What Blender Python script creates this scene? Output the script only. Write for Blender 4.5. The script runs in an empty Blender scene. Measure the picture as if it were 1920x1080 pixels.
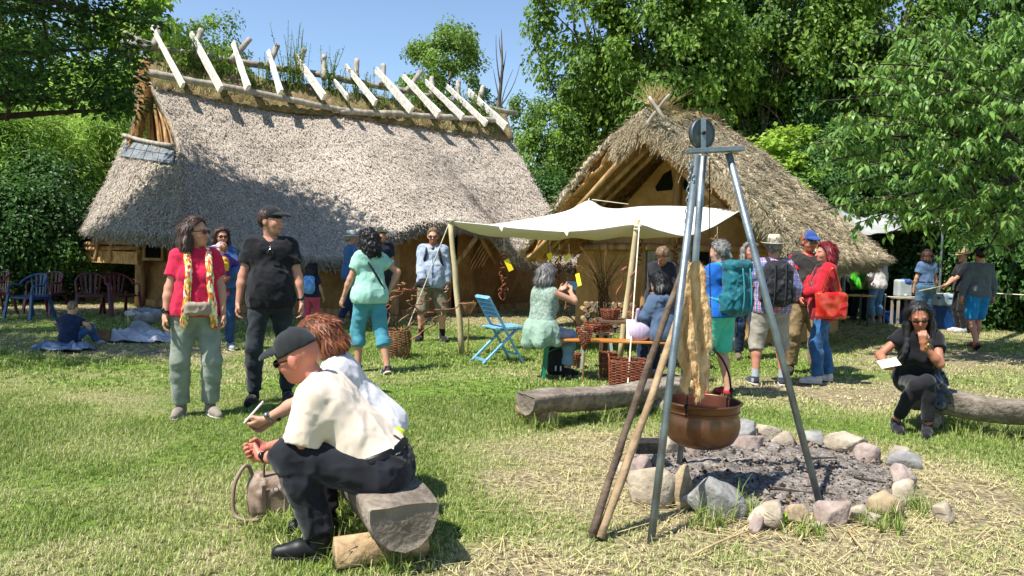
import bpy, bmesh, math, random
import numpy as np
from mathutils import Vector, Matrix
random.seed(7); RNG = np.random.default_rng(7)
PI = math.pi
SC = bpy.context.scene
COL = SC.collection

# ---------------------------------------------------------------- camera
FPX = 1400.0                     # focal length in pixels of the 1920 px wide photograph
CAM_H = 1.5
PITCH = math.atan(70 / FPX); ROLL = math.radians(1.55)
cam_d = bpy.data.cameras.new('camera'); cam = bpy.data.objects.new('camera', cam_d); COL.objects.link(cam)
cam_d.sensor_width = 36.0; cam_d.lens = 36.0 * FPX / 1920; cam_d.clip_end = 2000; cam_d.clip_start = 0.05
CR = Matrix.Rotation(PI / 2 - PITCH, 3, 'X') @ Matrix.Rotation(ROLL, 3, 'Z')
cam.matrix_world = Matrix.Translation((0, 0, CAM_H)) @ CR.to_4x4()
SC.camera = cam
def ray(px, py):
    return CR @ Vector(((px - 960) / FPX, -(py - 540) / FPX, -1.0))
def G(px, py, z=0.0):            # pixel -> the point of the lawn it looks at
    d = ray(px, py); t = (z - CAM_H) / d.z
    return Vector((d.x * t, d.y * t, z))
def P(px, py, D):                # pixel -> point at distance D along the view axis on the ground plan
    d = ray(px, py); t = D / d.y
    return Vector((d.x * t, D, CAM_H + d.z * t))

# ---------------------------------------------------------------- sky and sun
SUN_EL = math.radians(58)
SUN_H = Vector((0.80, 0.60))     # horizontal direction in which the shadows fall
world = bpy.data.worlds.new('World'); SC.world = world; world.use_nodes = True
wn = world.node_tree.nodes; wl = world.node_tree.links
sky = wn.new('ShaderNodeTexSky'); sky.sky_type = 'NISHITA'; sky.sun_disc = False
sky.sun_elevation = SUN_EL; sky.altitude = 50; sky.air_density = 1.0; sky.dust_density = 0.0; sky.ozone_density = 2.0
sky.sun_rotation = math.atan2(-SUN_H.x, -SUN_H.y)
wl.new(sky.outputs[0], wn['Background'].inputs[0]); wn['Background'].inputs[1].default_value = 0.11
sd = bpy.data.lights.new('sun', 'SUN'); sun = bpy.data.objects.new('sun', sd); COL.objects.link(sun)
sd.energy = 5.0; sd.angle = math.radians(0.53); sd.color = (1.0, 0.955, 0.88)
sdir = Vector((SUN_H.x * math.cos(SUN_EL), SUN_H.y * math.cos(SUN_EL), -math.sin(SUN_EL)))
sun.rotation_euler = sdir.to_track_quat('-Z', 'Y').to_euler(); sun.location = (-8, -6, 16)
vs = SC.view_settings
vs.view_transform = 'Standard'; vs.look = 'None'; vs.exposure = 0.82; vs.gamma = 1; vs.use_curve_mapping = False

# ---------------------------------------------------------------- object helpers
def fin(o, label=None, cat=None, group=None, kind=None):
    if label: o['label'] = label
    if cat: o['category'] = cat
    if group: o['group'] = group
    if kind: o['kind'] = kind
    return o
def empty(name, loc, label=None, cat=None, group=None, rz=0.0):
    o = bpy.data.objects.new(name, None); COL.objects.link(o); o.location = loc; o.rotation_euler = (0, 0, rz)
    o.empty_display_size = 0.1
    return fin(o, label, cat, group)
def mesh_np(name, V, F, mat=None, smooth=True, parent=None, loc=None, mats=None, midx=None):
    """V (n,3), F (m,k) -> one mesh object"""
    V = np.asarray(V, dtype=np.float32); F = np.asarray(F, dtype=np.int32)
    me = bpy.data.meshes.new(name)
    n, k = F.shape
    me.vertices.add(len(V)); me.vertices.foreach_set('co', V.ravel())
    me.loops.add(n * k); me.loops.foreach_set('vertex_index', F.ravel())
    me.polygons.add(n); me.polygons.foreach_set('loop_start', np.arange(0, n * k, k, dtype=np.int32))
    me.polygons.foreach_set('use_smooth', np.full(n, smooth, dtype=bool))
    me.update(calc_edges=True)
    for m in (mats if mats else ([mat] if mat else [])): me.materials.append(m)
    if midx is not None: me.polygons.foreach_set('material_index', np.asarray(midx, dtype=np.int32))
    o = bpy.data.objects.new(name, me); COL.objects.link(o)
    if parent is not None: o.parent = parent
    if loc is not None: o.location = loc
    return o
def vattr(o, name, vals):        # one float per vertex
    a = o.data.attributes.new(name, 'FLOAT', 'POINT'); a.data.foreach_set('value', np.asarray(vals, dtype=np.float32))
def vcol(o, name, cols):
    a = o.data.attributes.new(name, 'FLOAT_COLOR', 'POINT')
    c = np.ones((len(cols), 4), dtype=np.float32); c[:, :3] = cols
    a.data.foreach_set('color', c.ravel())
class MB:
    """collects quads/tris (stored as quads with repeated index never used: tris and quads kept apart)"""
    def __init__(s): s.v = []; s.f = []
    def add(s, V, F):
        b = len(s.v); s.v.extend([tuple(p) for p in V]); s.f.extend([tuple(i + b for i in f) for f in F]); return s
    def box(s, c, size, R=None):
        hx, hy, hz = [q / 2 for q in size]
        V = [Vector((x, y, z)) for x in (-hx, hx) for y in (-hy, hy) for z in (-hz, hz)]
        if R is not None: V = [R @ v for v in V]
        V = [v + Vector(c) for v in V]
        return s.add(V, [(0, 1, 3, 2), (4, 6, 7, 5), (0, 4, 5, 1), (2, 3, 7, 6), (0, 2, 6, 4), (1, 5, 7, 3)])
    def bar(s, a, b, w, t, up=(0, 0, 1)):      # rectangular bar from a to b
        a = Vector(a); b = Vector(b); d = (b - a); L = d.length; d.normalize()
        x = d.cross(Vector(up)); 
        if x.length < 1e-4: x = d.cross(Vector((1, 0, 0)))
        x.normalize(); y = x.cross(d)
        R = Matrix((x, d, y)).transposed()
        return s.box((a + b) / 2, (w, L, t), R)
    def tube(s, pts, rad, n=8, caps=True, closed=False, rnd=0.0):
        V, F = tube_np(pts, rad, n, caps, closed, rnd); return s.add(V, F)
    def lathe(s, prof, n=32, c=(0, 0, 0)):
        b = len(s.v)
        for r, z in prof:
            for i in range(n):
                a = 2 * PI * i / n; s.v.append((c[0] + r * math.cos(a), c[1] + r * math.sin(a), c[2] + z))
        for j in range(len(prof) - 1):
            for i in range(n):
                k = (i + 1) % n
                s.f.append((b + j * n + i, b + j * n + k, b + (j + 1) * n + k, b + (j + 1) * n + i))
        return s
    def obj(s, name, mat, parent=None, smooth=False, loc=None, bevel=0.0, mats=None):
        me = bpy.data.meshes.new(name); me.from_pydata(s.v, [], s.f); me.update()
        if mat: me.materials.append(mat)
        if smooth: me.polygons.foreach_set('use_smooth', [True] * len(me.polygons))
        o = bpy.data.objects.new(name, me); COL.objects.link(o)
        if parent is not None: o.parent = parent
        if loc is not None: o.location = loc
        if bevel:
            m = o.modifiers.new('bevel', 'BEVEL'); m.width = bevel; m.segments = 2; m.limit_method = 'ANGLE'
        return o
def tube_np(pts, rad, n=8, caps=True, closed=False, rnd=0.0):
    pts = [Vector(p) for p in pts]; m = len(pts)
    rad = [rad] * m if not hasattr(rad, '__len__') else list(rad)
    V = []; F = []; x = None
    for i, p in enumerate(pts):
        if closed: d = pts[(i + 1) % m] - pts[i - 1]
        else: d = pts[min(i + 1, m - 1)] - pts[max(i - 1, 0)]
        if d.length < 1e-9: d = Vector((0, 0, 1))
        d.normalize()
        if x is None:
            x = d.cross(Vector((0, 0, 1)))
            if x.length < 0.05: x = d.cross(Vector((1, 0, 0)))
        x = (x - d * x.dot(d)); x.normalize(); y = d.cross(x)
        for k in range(n):
            a = 2 * PI * k / n; r = rad[i] * (1 + (random.uniform(-rnd, rnd) if rnd else 0))
            V.append(p + (x * math.cos(a) + y * math.sin(a)) * r)
    for i in range(m if closed else m - 1):
        j = (i + 1) % m
        for k in range(n):
            l = (k + 1) % n; F.append((i * n + k, i * n + l, j * n + l, j * n + k))
    if caps and not closed:
        for i, s in ((0, -1), (m - 1, 1)):
            c = len(V); V.append(pts[i])
            for k in range(n):
                l = (k + 1) % n
                F.append((i * n + l, i * n + k, c) if s < 0 else (i * n + k, i * n + l, c))
    return V, F
def grow(pts, n):                # Catmull-Rom resample of a polyline
    pts = [Vector(p) for p in pts]; out = []
    m = len(pts) - 1
    for i in range(n + 1):
        t = i / n * m; k = min(int(t), m - 1); u = t - k
        p0 = pts[max(k - 1, 0)]; p1 = pts[k]; p2 = pts[k + 1]; p3 = pts[min(k + 2, m)]
        out.append(0.5 * ((2 * p1) + (p2 - p0) * u + (2 * p0 - 5 * p1 + 4 * p2 - p3) * u * u + (3 * p1 - p0 - 3 * p2 + p3) * u ** 3))
    return out
_W = RNG.normal(size=(24, 3)); _W /= np.linalg.norm(_W, axis=1)[:, None]; _PH = RNG.uniform(0, 6.28, 24)
def wnoise(p, freq, seed=0, oct=2):          # smooth noise from sums of sines, about -1..1; p (n,3)
    out = np.zeros(len(p)); amp = 1.0; tot = 0
    for o in range(oct):
        for k in range(5):
            j = (seed * 5 + o * 7 + k * 3) % 24
            q = p @ _W[j]; q2 = p @ _W[(j + 11) % 24]
            out += amp * np.sin(q * freq * (1 + 0.23 * k) + _PH[j] + 1.7 * np.sin(q2 * freq * 0.61 + _PH[(j + 5) % 24]))
        tot += amp * 2.2; amp *= 0.5; freq *= 2.1
    return out / tot
def hash2(ix, iy, seed=0):
    h = (ix.astype(np.int64) * 374761393 + iy.astype(np.int64) * 668265263 + seed * 1442695041) & 0x7fffffff
    h = (h ^ (h >> 13)) * 1274126177 & 0x7fffffff
    return ((h ^ (h >> 16)) & 0xffff) / 65535.0
def vnoise2(x, y, seed=0):                   # 2-D value noise 0..1
    ix = np.floor(x); iy = np.floor(y); fx = x - ix; fy = y - iy
    fx = fx * fx * (3 - 2 * fx); fy = fy * fy * (3 - 2 * fy)
    a = hash2(ix, iy, seed); b = hash2(ix + 1, iy, seed); c = hash2(ix, iy + 1, seed); d = hash2(ix + 1, iy + 1, seed)
    return (a * (1 - fx) + b * fx) * (1 - fy) + (c * (1 - fx) + d * fx) * fy

# ---------------------------------------------------------------- materials
def lin(c):
    if isinstance(c, str):
        c = c.lstrip('#'); c = [int(c[i:i + 2], 16) / 255 for i in (0, 2, 4)]
        return tuple((x / 12.92 if x <= 0.04045 else ((x + 0.055) / 1.055) ** 2.4) for x in c)
    return tuple(c)
_MC = {}
def M(name, c1, c2=None, scale=6.0, rough=0.8, bump=0.0, bscale=60.0, metal=0.0, stretch=None, coord='Object', detail=4.0,
      lo=0.35, hi=0.65, spec=0.3, sheen=0.0, fine=None, fscale=90.0, famt=0.5, bdist=0.01):
    if name in _MC: return _MC[name]
    m = bpy.data.materials.new(name); m.use_nodes = True; nt = m.node_tree; N = nt.nodes; L = nt.links
    b = N['Principled BSDF']; b.inputs['Roughness'].default_value = rough; b.inputs['Metallic'].default_value = metal
    b.inputs['Specular IOR Level'].default_value = spec
    if sheen: b.inputs['Sheen Weight'].default_value = sheen; b.inputs['Sheen Roughness'].default_value = 0.5
    c1 = lin(c1); b.inputs['Base Color'].default_value = (*c1, 1)
    tc = N.new('ShaderNodeTexCoord'); src = tc.outputs[coord]
    if stretch:
        mp = N.new('ShaderNodeMapping'); mp.inputs['Scale'].default_value = stretch; L.new(src, mp.inputs[0]); src = mp.outputs[0]
    col = None
    if c2 is not None:
        c2 = lin(c2)
        n = N.new('ShaderNodeTexNoise'); n.inputs['Scale'].default_value = scale; n.inputs['Detail'].default_value = detail; L.new(src, n.inputs[0])
        r = N.new('ShaderNodeValToRGB'); r.color_ramp.elements[0].position = lo; r.color_ramp.elements[1].position = hi
        r.color_ramp.elements[0].color = (*c1, 1); r.color_ramp.elements[1].color = (*c2, 1)
        L.new(n.outputs[0], r.inputs[0]); col = r.outputs[0]
        if fine is not None:
            fine = lin(fine)
            n2 = N.new('ShaderNodeTexNoise'); n2.inputs['Scale'].default_value = fscale; n2.inputs['Detail'].default_value = 3; L.new(src, n2.inputs[0])
            r2 = N.new('ShaderNodeMapRange'); r2.inputs[1].default_value = 0.42; r2.inputs[2].default_value = 0.68; r2.inputs[4].default_value = famt
            L.new(n2.outputs[0], r2.inputs[0])
            mx = N.new('ShaderNodeMix'); mx.data_type = 'RGBA'; L.new(r2.outputs[0], mx.inputs[0]); L.new(col, mx.inputs[6]); mx.inputs[7].default_value = (*fine, 1)
            col = mx.outputs[2]
        L.new(col, b.inputs['Base Color'])
    if bump:
        n3 = N.new('ShaderNodeTexNoise'); n3.inputs['Scale'].default_value = bscale; n3.inputs['Detail'].default_value = 5; L.new(src, n3.inputs[0])
        bp = N.new('ShaderNodeBump'); bp.inputs['Strength'].default_value = bump; bp.inputs['Distance'].default_value = bdist
        L.new(n3.outputs[0], bp.inputs['Height']); L.new(bp.outputs[0], b.inputs['Normal'])
    _MC[name] = m
    return m
def leaf_mat(name, dark, light, trans=0.35, rough=0.5, back=None):
    if name in _MC: return _MC[name]
    m = bpy.data.materials.new(name); m.use_nodes = True; nt = m.node_tree; N = nt.nodes; L = nt.links
    b = N['Principled BSDF']; b.inputs['Roughness'].default_value = rough; b.inputs['Specular IOR Level'].default_value = 0.35
    at = N.new('ShaderNodeAttribute'); at.attribute_name = 'lv'
    r = N.new('ShaderNodeValToRGB'); r.color_ramp.elements[0].color = (*lin(dark), 1); r.color_ramp.elements[1].color = (*lin(light), 1)
    L.new(at.outputs['Fac'], r.inputs[0]); L.new(r.outputs[0], b.inputs['Base Color'])
    t = N.new('ShaderNodeBsdfTranslucent')
    hs = N.new('ShaderNodeHueSaturation'); hs.inputs['Hue'].default_value = 0.485; hs.inputs['Value'].default_value = 1.5; L.new(r.outputs[0], hs.inputs['Color']); L.new(hs.outputs[0], t.inputs[0])
    mx = N.new('ShaderNodeMixShader'); mx.inputs[0].default_value = trans
    L.new(b.outputs[0], mx.inputs[1]); L.new(t.outputs[0], mx.inputs[2]); L.new(mx.outputs[0], N['Material Output'].inputs[0])
    _MC[name] = m
    return m
# ---------------------------------------------------------------- implicit surfaces (smooth unions of tapered limbs), meshed by surface nets
A3 = lambda p: np.array(tuple(p), dtype=np.float64)
def cap(a, b, ra, rb=None, k=0.03, flat=None, cuts=(), op='u'):
    return dict(t='c', a=A3(a), b=A3(b), ra=ra, rb=ra if rb is None else rb, k=k, flat=flat, cuts=cuts, op=op)
def ell(c, r, R=None, k=0.02, cuts=(), op='u'):
    r = (r, r, r) if not hasattr(r, '__len__') else r
    return dict(t='e', c=A3(c), r=A3(r), R=None if R is None else np.array(R), k=k, cuts=cuts, op=op)
def rbox(c, h, R=None, rd=0.03, k=0.02, cuts=(), op='u'):
    return dict(t='b', c=A3(c), h=A3(h), R=None if R is None else np.array(R), rd=rd, k=k, cuts=cuts, op=op)
def _bb(q, m):
    if q['t'] == 'c':
        r = max(q['ra'], q['rb']) * (q['flat'][2] if q['flat'] and len(q['flat']) > 2 else 1.0)
        return np.minimum(q['a'], q['b']) - r - m, np.maximum(q['a'], q['b']) + r + m
    if q['t'] == 'e':
        r = q['r'].max() if q['R'] is not None else q['r']; return q['c'] - r - m, q['c'] + r + m
    r = np.linalg.norm(q['h']) if q['R'] is not None else q['h']; return q['c'] - r - m, q['c'] + r + m
def _dist(q, p):
    if q['t'] == 'c':
        ab = q['b'] - q['a']; L2 = max(float(ab @ ab), 1e-9); w = p - q['a']
        t = np.clip((w @ ab) / L2, 0, 1); v = w - t[:, None] * ab; r = q['ra'] + (q['rb'] - q['ra']) * t
        if q['flat']:
            n = A3(q['flat'][0]); s = q['flat'][1]; c = v @ n; v = v + n * (c * (1 / s - 1))[:, None]
            d = (np.linalg.norm(v, axis=1) - r) * (0.9 if s < 1 else 1)
        else: d = np.linalg.norm(v, axis=1) - r
    else:
        w = p - q['c']
        if q['R'] is not None: w = w @ q['R']
        if q['t'] == 'e':
            k0 = np.linalg.norm(w / q['r'], axis=1); k1 = np.linalg.norm(w / (q['r'] ** 2), axis=1) + 1e-9
            d = k0 * (k0 - 1) / k1
            d = np.where(k0 < 1e-3, -q['r'].min(), d)
        else:
            e = np.abs(w) - (q['h'] - q['rd'])
            d = np.linalg.norm(np.maximum(e, 0), axis=1) + np.minimum(e.max(axis=1), 0) - q['rd']
    for (c, n) in q['cuts']: d = np.maximum(d, (p - A3(c)) @ A3(n))
    return d
def sdf_mesh(prims, h, noise=None, cuts=(), post=None):
    M_ = 0.07
    us = [q for q in prims if q['op'] == 'u']
    lo = np.min([_bb(q, 0.02)[0] for q in us], axis=0) - 2 * h; hi = np.max([_bb(q, 0.02)[1] for q in us], axis=0) + 2 * h
    n = np.ceil((hi - lo) / h).astype(int) + 1
    f = np.full(n, 0.1); ax = [lo[i] + h * np.arange(n[i]) for i in range(3)]
    for q in prims:
        b0, b1 = _bb(q, M_ if q['op'] == 'u' else 0.03)
        i0 = np.clip(np.floor((b0 - lo) / h).astype(int), 0, n - 1); i1 = np.clip(np.ceil((b1 - lo) / h).astype(int) + 1, 1, n)
        if np.any(i1 <= i0): continue
        sl = tuple(slice(i0[i], i1[i]) for i in range(3))
        X, Y, Z = np.meshgrid(ax[0][sl[0]], ax[1][sl[1]], ax[2][sl[2]], indexing='ij')
        d = _dist(q, np.stack([X.ravel(), Y.ravel(), Z.ravel()], 1)).reshape(X.shape)
        o = f[sl]; k = q['k']
        if q['op'] == 'u':
            hh = np.maximum(k - np.abs(o - d), 0) / k; f[sl] = np.minimum(o, d) - hh * hh * k * 0.25
        else:
            d = -d; hh = np.maximum(k - np.abs(o - d), 0) / k; f[sl] = np.maximum(o, d) + hh * hh * k * 0.25
    if noise or cuts or post:
        idx = np.argwhere(np.abs(f) < 0.06); p = lo + idx * h; v = f[idx[:, 0], idx[:, 1], idx[:, 2]]
        if noise:
            for (amp, freq, seed, st) in noise:
                w_ = wnoise(p * np.array(st), freq, abs(seed))
                v = v + (amp * w_ if seed >= 0 else -amp * 1.9 * (1 - np.minimum(1, np.abs(w_) * 2.0)))
        if post: v = post(p, v)
        f[idx[:, 0], idx[:, 1], idx[:, 2]] = v
        for (c, nn) in cuts:
            X, Y, Z = np.meshgrid(*ax, indexing='ij'); f = np.maximum(f, (X - c[0]) * nn[0] + (Y - c[1]) * nn[1] + (Z - c[2]) * nn[2])
    # surface nets
    s = f < 0
    sm = s.astype(np.int8)
    c = sm[:-1, :-1, :-1] + sm[1:, :-1, :-1] + sm[:-1, 1:, :-1] + sm[:-1, :-1, 1:] + sm[1:, 1:, :-1] + sm[1:, :-1, 1:] + sm[:-1, 1:, 1:] + sm[1:, 1:, 1:]
    act = np.argwhere((c > 0) & (c < 8)); idm = np.full(c.shape, -1, dtype=np.int32)
    if len(act) == 0: return np.zeros((0, 3)), np.zeros((0, 4), dtype=np.int32)
    idm[act[:, 0], act[:, 1], act[:, 2]] = np.arange(len(act))
    cor = np.array([(i, j, k) for i in (0, 1) for j in (0, 1) for k in (0, 1)])
    val = np.stack([f[act[:, 0] + o[0], act[:, 1] + o[1], act[:, 2] + o[2]] for o in cor], 1)
    acc = np.zeros((len(act), 3)); cnt = np.zeros(len(act))
    for a in range(8):
        for b in range(a + 1, 8):
            if np.abs(cor[a] - cor[b]).sum() != 1: continue
            va, vb = val[:, a], val[:, b]; m = (va < 0) != (vb < 0)
            t = np.where(m, va / np.where(m, va - vb, 1), 0)
            acc += np.where(m[:, None], cor[a] + t[:, None] * (cor[b] - cor[a]), 0); cnt += m
    V = lo + (act + acc / cnt[:, None]) * h
    F = []
    for axis in range(3):
        o1, o2 = [(1, 2), (2, 0), (0, 1)][axis]
        sa = [slice(None)] * 3; sb = [slice(None)] * 3; sa[axis] = slice(0, -1); sb[axis] = slice(1, None)
        A = s[tuple(sa)]; B = s[tuple(sb)]; e = np.argwhere(A != B)
        e = e[(e[:, o1] > 0) & (e[:, o2] > 0) & (e[:, o1] < n[o1] - 1) & (e[:, o2] < n[o2] - 1)]
        if len(e) == 0: continue
        inside = A[e[:, 0], e[:, 1], e[:, 2]]
        def cid(d1, d2):
            q = e.copy(); q[:, o1] -= d1; q[:, o2] -= d2; return idm[q[:, 0], q[:, 1], q[:, 2]]
        quad = np.stack([cid(1, 1), cid(0, 1), cid(0, 0), cid(1, 0)], 1)
        quad = np.where(inside[:, None], quad, quad[:, ::-1]); F.append(quad)
    return V, np.concatenate(F)
def sdf_obj(name, prims, h, mat, parent=None, noise=None, cuts=(), post=None):
    V, F = sdf_mesh(prims, h, noise, cuts, post)
    return mesh_np(name, V, F, mat, True, parent)

# ---------------------------------------------------------------- people
def ik(a, b, l1, l2, pole):
    a = Vector(a); b = Vector(b); d = b - a; L = min(d.length, (l1 + l2) * 0.995); d.normalize()
    b2 = a + d * L
    c = (l1 * l1 - l2 * l2 + L * L) / (2 * L); h = math.sqrt(max(l1 * l1 - c * c, 0))
    p = Vector(pole); p = p - d * p.dot(d)
    if p.length < 1e-5: p = Vector((0, 1, 0)) - d * d.y
    p.normalize()
    return a + d * c + p * h, b2
SKIN = {}
def skin_mat():
    if 'm' in SKIN: return SKIN['m']
    m = bpy.data.materials.new('skin'); m.use_nodes = True; N = m.node_tree.nodes; L = m.node_tree.links
    b = N['Principled BSDF']; b.inputs['Roughness'].default_value = 0.5; b.inputs['Specular IOR Level'].default_value = 0.35
    at = N.new('ShaderNodeAttribute'); at.attribute_name = 'Col'
    nz = N.new('ShaderNodeTexNoise'); nz.inputs['Scale'].default_value = 22; nz.inputs['Detail'].default_value = 4
    tc = N.new('ShaderNodeTexCoord'); L.new(tc.outputs['Object'], nz.inputs[0])
    mr = N.new('ShaderNodeMapRange'); mr.inputs[3].default_value = 0.78; mr.inputs[4].default_value = 1.18; L.new(nz.outputs[0], mr.inputs[0])
    mx = N.new('ShaderNodeVectorMath'); mx.operation = 'SCALE'; L.new(at.outputs['Color'], mx.inputs[0]); L.new(mr.outputs[0], mx.inputs['Scale'])
    L.new(mx.outputs[0], b.inputs['Base Color'])
    b.inputs['Subsurface Weight'].default_value = 0.12; b.inputs['Subsurface Radius'].default_value = (0.012, 0.005, 0.003); b.inputs['Subsurface Scale'].default_value = 1.0
    SKIN['m'] = m
    return m
def cloth(name, c, c2=None, scale=9, rough=0.85, bump=0.25, bscale=300, sheen=0.15):
    c = lin(c); c2 = lin(c2) if c2 is not None else tuple(x * 0.8 for x in c)
    return M(name, c2, c, scale=scale, rough=rough, bump=bump, bscale=bscale, sheen=sheen, spec=0.2, lo=0.3, hi=0.6, bdist=0.004)

class Person:
    """A figure in its own frame: +Y is where it faces, +X its right hand side, feet on z = 0."""
    def __init__(s, label, at, yaw, H=1.72, build=1.0, fem=False, h=0.011, group=None, lean=0, side=0, pelvis=None, feet=None, hands=None,
                 elbows=None, knees=None, head=(0, 0, 0), skin='#c98f74', twist=0, hcurl=0.5, cat='person', belly=0.0, shoulders=None, palm=None,
                 chest=0.0, handdir=None, child=False):
        s.h = h; s.H = H; k = s.k = H / 1.75; s.build = build; s.fem = fem
        s.prims = []
        pz = 0.95 * k
        pel = Vector(pelvis) if pelvis else Vector((0, 0, pz)); s.pel = pel
        Rl = Matrix.Rotation(math.radians(-lean), 3, 'X') @ Matrix.Rotation(math.radians(side), 3, 'Y')
        Rt = Rl @ Matrix.Rotation(math.radians(twist), 3, 'Z'); s.Rt = Rt; s.Rl = Rl
        T = lambda x, y, z: pel + Rt @ (Vector((x, y, z)) * k)
        Tl = lambda x, y, z: pel + Matrix.Rotation(math.radians(-lean * 0.45), 3, 'X') @ (Vector((x, y, z)) * k)
        s.T = T; s.Tl = Tl
        s.waist = Tl(0, 0, 0.14); s.chest = T(0, 0.0, 0.34); s.neckb = T(0, -0.015, 0.52); 
        sw = 0.162 if not fem else 0.142; sw *= (0.9 + 0.1 * build)
        if child: sw *= 0.88
        s.sho = [T(-sw, -0.005, 0.465), T(sw, -0.005, 0.465)]
        if shoulders: s.sho = [s.sho[i] + Rt @ Vector(shoulders[i]) for i in (0, 1)]
        hy, hp, hr = [math.radians(q) for q in head]
        s.Rh = Rt @ Matrix.Rotation(hy, 3, 'Z') @ Matrix.Rotation(hp, 3, 'X') @ Matrix.Rotation(hr, 3, 'Y')
        # head pitch and lean move the head centre forward
        s.hs = 1.04 * (k if not child else k * 1.28)
        s.headc = s.neckb + Rt @ (Vector((0, 0.025, 0.045)) * k) + s.Rh @ (Vector((0, 0.0, 0.11)) * s.hs)
        s.hip = [pel + Vector((-0.088 * k, 0, -0.02 * k)), pel + Vector((0.088 * k, 0, -0.02 * k))]
        if not feet: feet = [(-0.11, 0.0, 0, 8), (0.11, 0.02, 0, -8)]
        s.foot = [dict(p=Vector(f[:3]), yaw=math.radians(f[3]), pitch=math.radians(f[4] if len(f) > 4 else 0)) for f in feet]
        s.ank = []; s.knee = []
        for i in (0, 1):
            f = s.foot[i]; a = f['p'] + Matrix.Rotation(f['yaw'], 3, 'Z') @ Matrix.Rotation(f['pitch'], 3, 'X') @ Vector((0, -0.04 * k, 0.085 * k))
            pole = knees[i] if knees else Matrix.Rotation(f['yaw'], 3, 'Z') @ Vector((0, 1, 0))
            kn, an = ik(s.hip[i], a, 0.435 * k, 0.425 * k, pole); s.knee.append(kn); s.ank.append(an)
        if not hands: hands = [(-0.26, 0.05, 0.80), (0.26, 0.05, 0.80)]
        s.wri = []; s.elb = []
        for i in (0, 1):
            pole = elbows[i] if elbows else Vector((-0.35 if i == 0 else 0.35, -1, -0.1))
            e, w = ik(s.sho[i], Vector(hands[i]), 0.285 * k, 0.25 * k, pole); s.elb.append(e); s.wri.append(w)
        s._body(hcurl, palm, handdir, belly, chest, skin)
        s.o.location = at if not isinstance(at, tuple) or len(at) == 3 else G(*at)
        s.o.rotation_euler = (0, 0, math.radians(yaw))
        fin(s.o, label, cat, group)
    # --- skeleton -> primitives
    def torso(s, inf=0.0, belly=0.0, chest=0.0, top=True):
        k = s.k; b = s.build; Y = s.Rt @ Vector((0, 1, 0)); Yl = Vector((0, 1, 0)); q = []
        fl = 0.72
        q.append(cap(s.Tl(-0.065, 0.0, -0.01), s.Tl(0.065, 0, -0.01), (0.120 if s.fem else 0.104) * k * b + inf, k=0.06, flat=(Yl, 0.95)))
        q.append(cap(s.Tl(-0.05, 0, 0.0), s.T(-0.045, 0.0, 0.17), 0.112 * k * b + inf, (0.084 if s.fem else 0.100) * k * b + inf, k=0.06, flat=(Y, 0.92)))
        q.append(cap(s.Tl(0.05, 0, 0.0), s.T(0.045, 0.0, 0.17), 0.112 * k * b + inf, (0.084 if s.fem else 0.100) * k * b + inf, k=0.06, flat=(Y, 0.92)))
        q.append(cap(s.T(-0.045, 0.0, 0.17), s.T(-0.075, 0.0, 0.37), (0.088 if s.fem else 0.098) * k * b + inf, (0.098 if s.fem else 0.108) * k * (0.5 + 0.5 * b) + inf, k=0.06, flat=(Y, 0.85)))
        q.append(cap(s.T(0.045, 0.0, 0.17), s.T(0.075, 0.0, 0.37), (0.088 if s.fem else 0.098) * k * b + inf, (0.098 if s.fem else 0.108) * k * (0.5 + 0.5 * b) + inf, k=0.06, flat=(Y, 0.85)))
        q.append(cap(s.sho[0] * 0.75 + s.sho[1] * 0.25 + s.Rt @ Vector((0, 0, -0.035 * k)), s.sho[1] * 0.75 + s.sho[0] * 0.25 + s.Rt @ Vector((0, 0, -0.035 * k)), 0.078 * k + inf, k=0.06))
        q.append(cap(s.neckb + s.Rt @ Vector((0, 0, -0.03 * k)), s.sho[0] + s.Rt @ Vector((0.02, 0, 0.015 * k)), 0.05 * k + inf, 0.045 * k + inf, k=0.05))
        q.append(cap(s.neckb + s.Rt @ Vector((0, 0, -0.03 * k)), s.sho[1] + s.Rt @ Vector((-0.02, 0, 0.015 * k)), 0.05 * k + inf, 0.045 * k + inf, k=0.05))
        if s.fem or chest:
            c = chest or 1.0
            for sx in (-1, 1): q.append(ell(s.T(sx * 0.075, 0.085, 0.30), np.array((0.068, 0.062, 0.068)) * k * c + inf, R=s.Rt, k=0.06))
        if belly: q.append(ell(s.T(0, 0.06 + 0.03 * belly, 0.10), np.array((0.14, 0.10 * (0.8 + 0.4 * belly), 0.16)) * k * (0.5 + 0.5 * b) + inf, R=s.Rt, k=0.07))
        return q
    def arm(s, i, inf=0.0, upto=2.0, cut=True, flare=0.0):
        k = s.k; b = 0.45 + 0.55 * s.build; f = 0.9 if s.fem else 1.0; q = []
        a, e, w = s.sho[i], s.elb[i], s.wri[i]
        u = min(upto, 1.0); p = a.lerp(e, u); n = (e - a).normalized()
        r0, r1, r2 = 0.051 * k * b * f + inf, 0.039 * k * b * f + inf, 0.027 * k * (0.6 + 0.4 * b) * f + inf
        cu = [(p, n)] if (cut and upto <= 1) else []
        q.append(cap(a, p.lerp(e, 0.0) + (n * 0.02 if cu else n * 0), r0, r0 + (r1 - r0) * u + flare, k=0.045, cuts=cu))
        if upto > 1:
            v = min(upto - 1, 1.0); p = e.lerp(w, v); n = (w - e).normalized(); cu = [(p, n)] if cut and upto < 1.99 else []
            m = e.lerp(w, 0.3 * min(v / 0.3, 1))
            q.append(cap(e, m, r1, r1 * 1.04, k=0.03)); q.append(cap(m, p, r1 * 1.04, (r1 + (r2 - r1) * v) + flare, k=0.03, cuts=cu))
        return q
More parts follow.
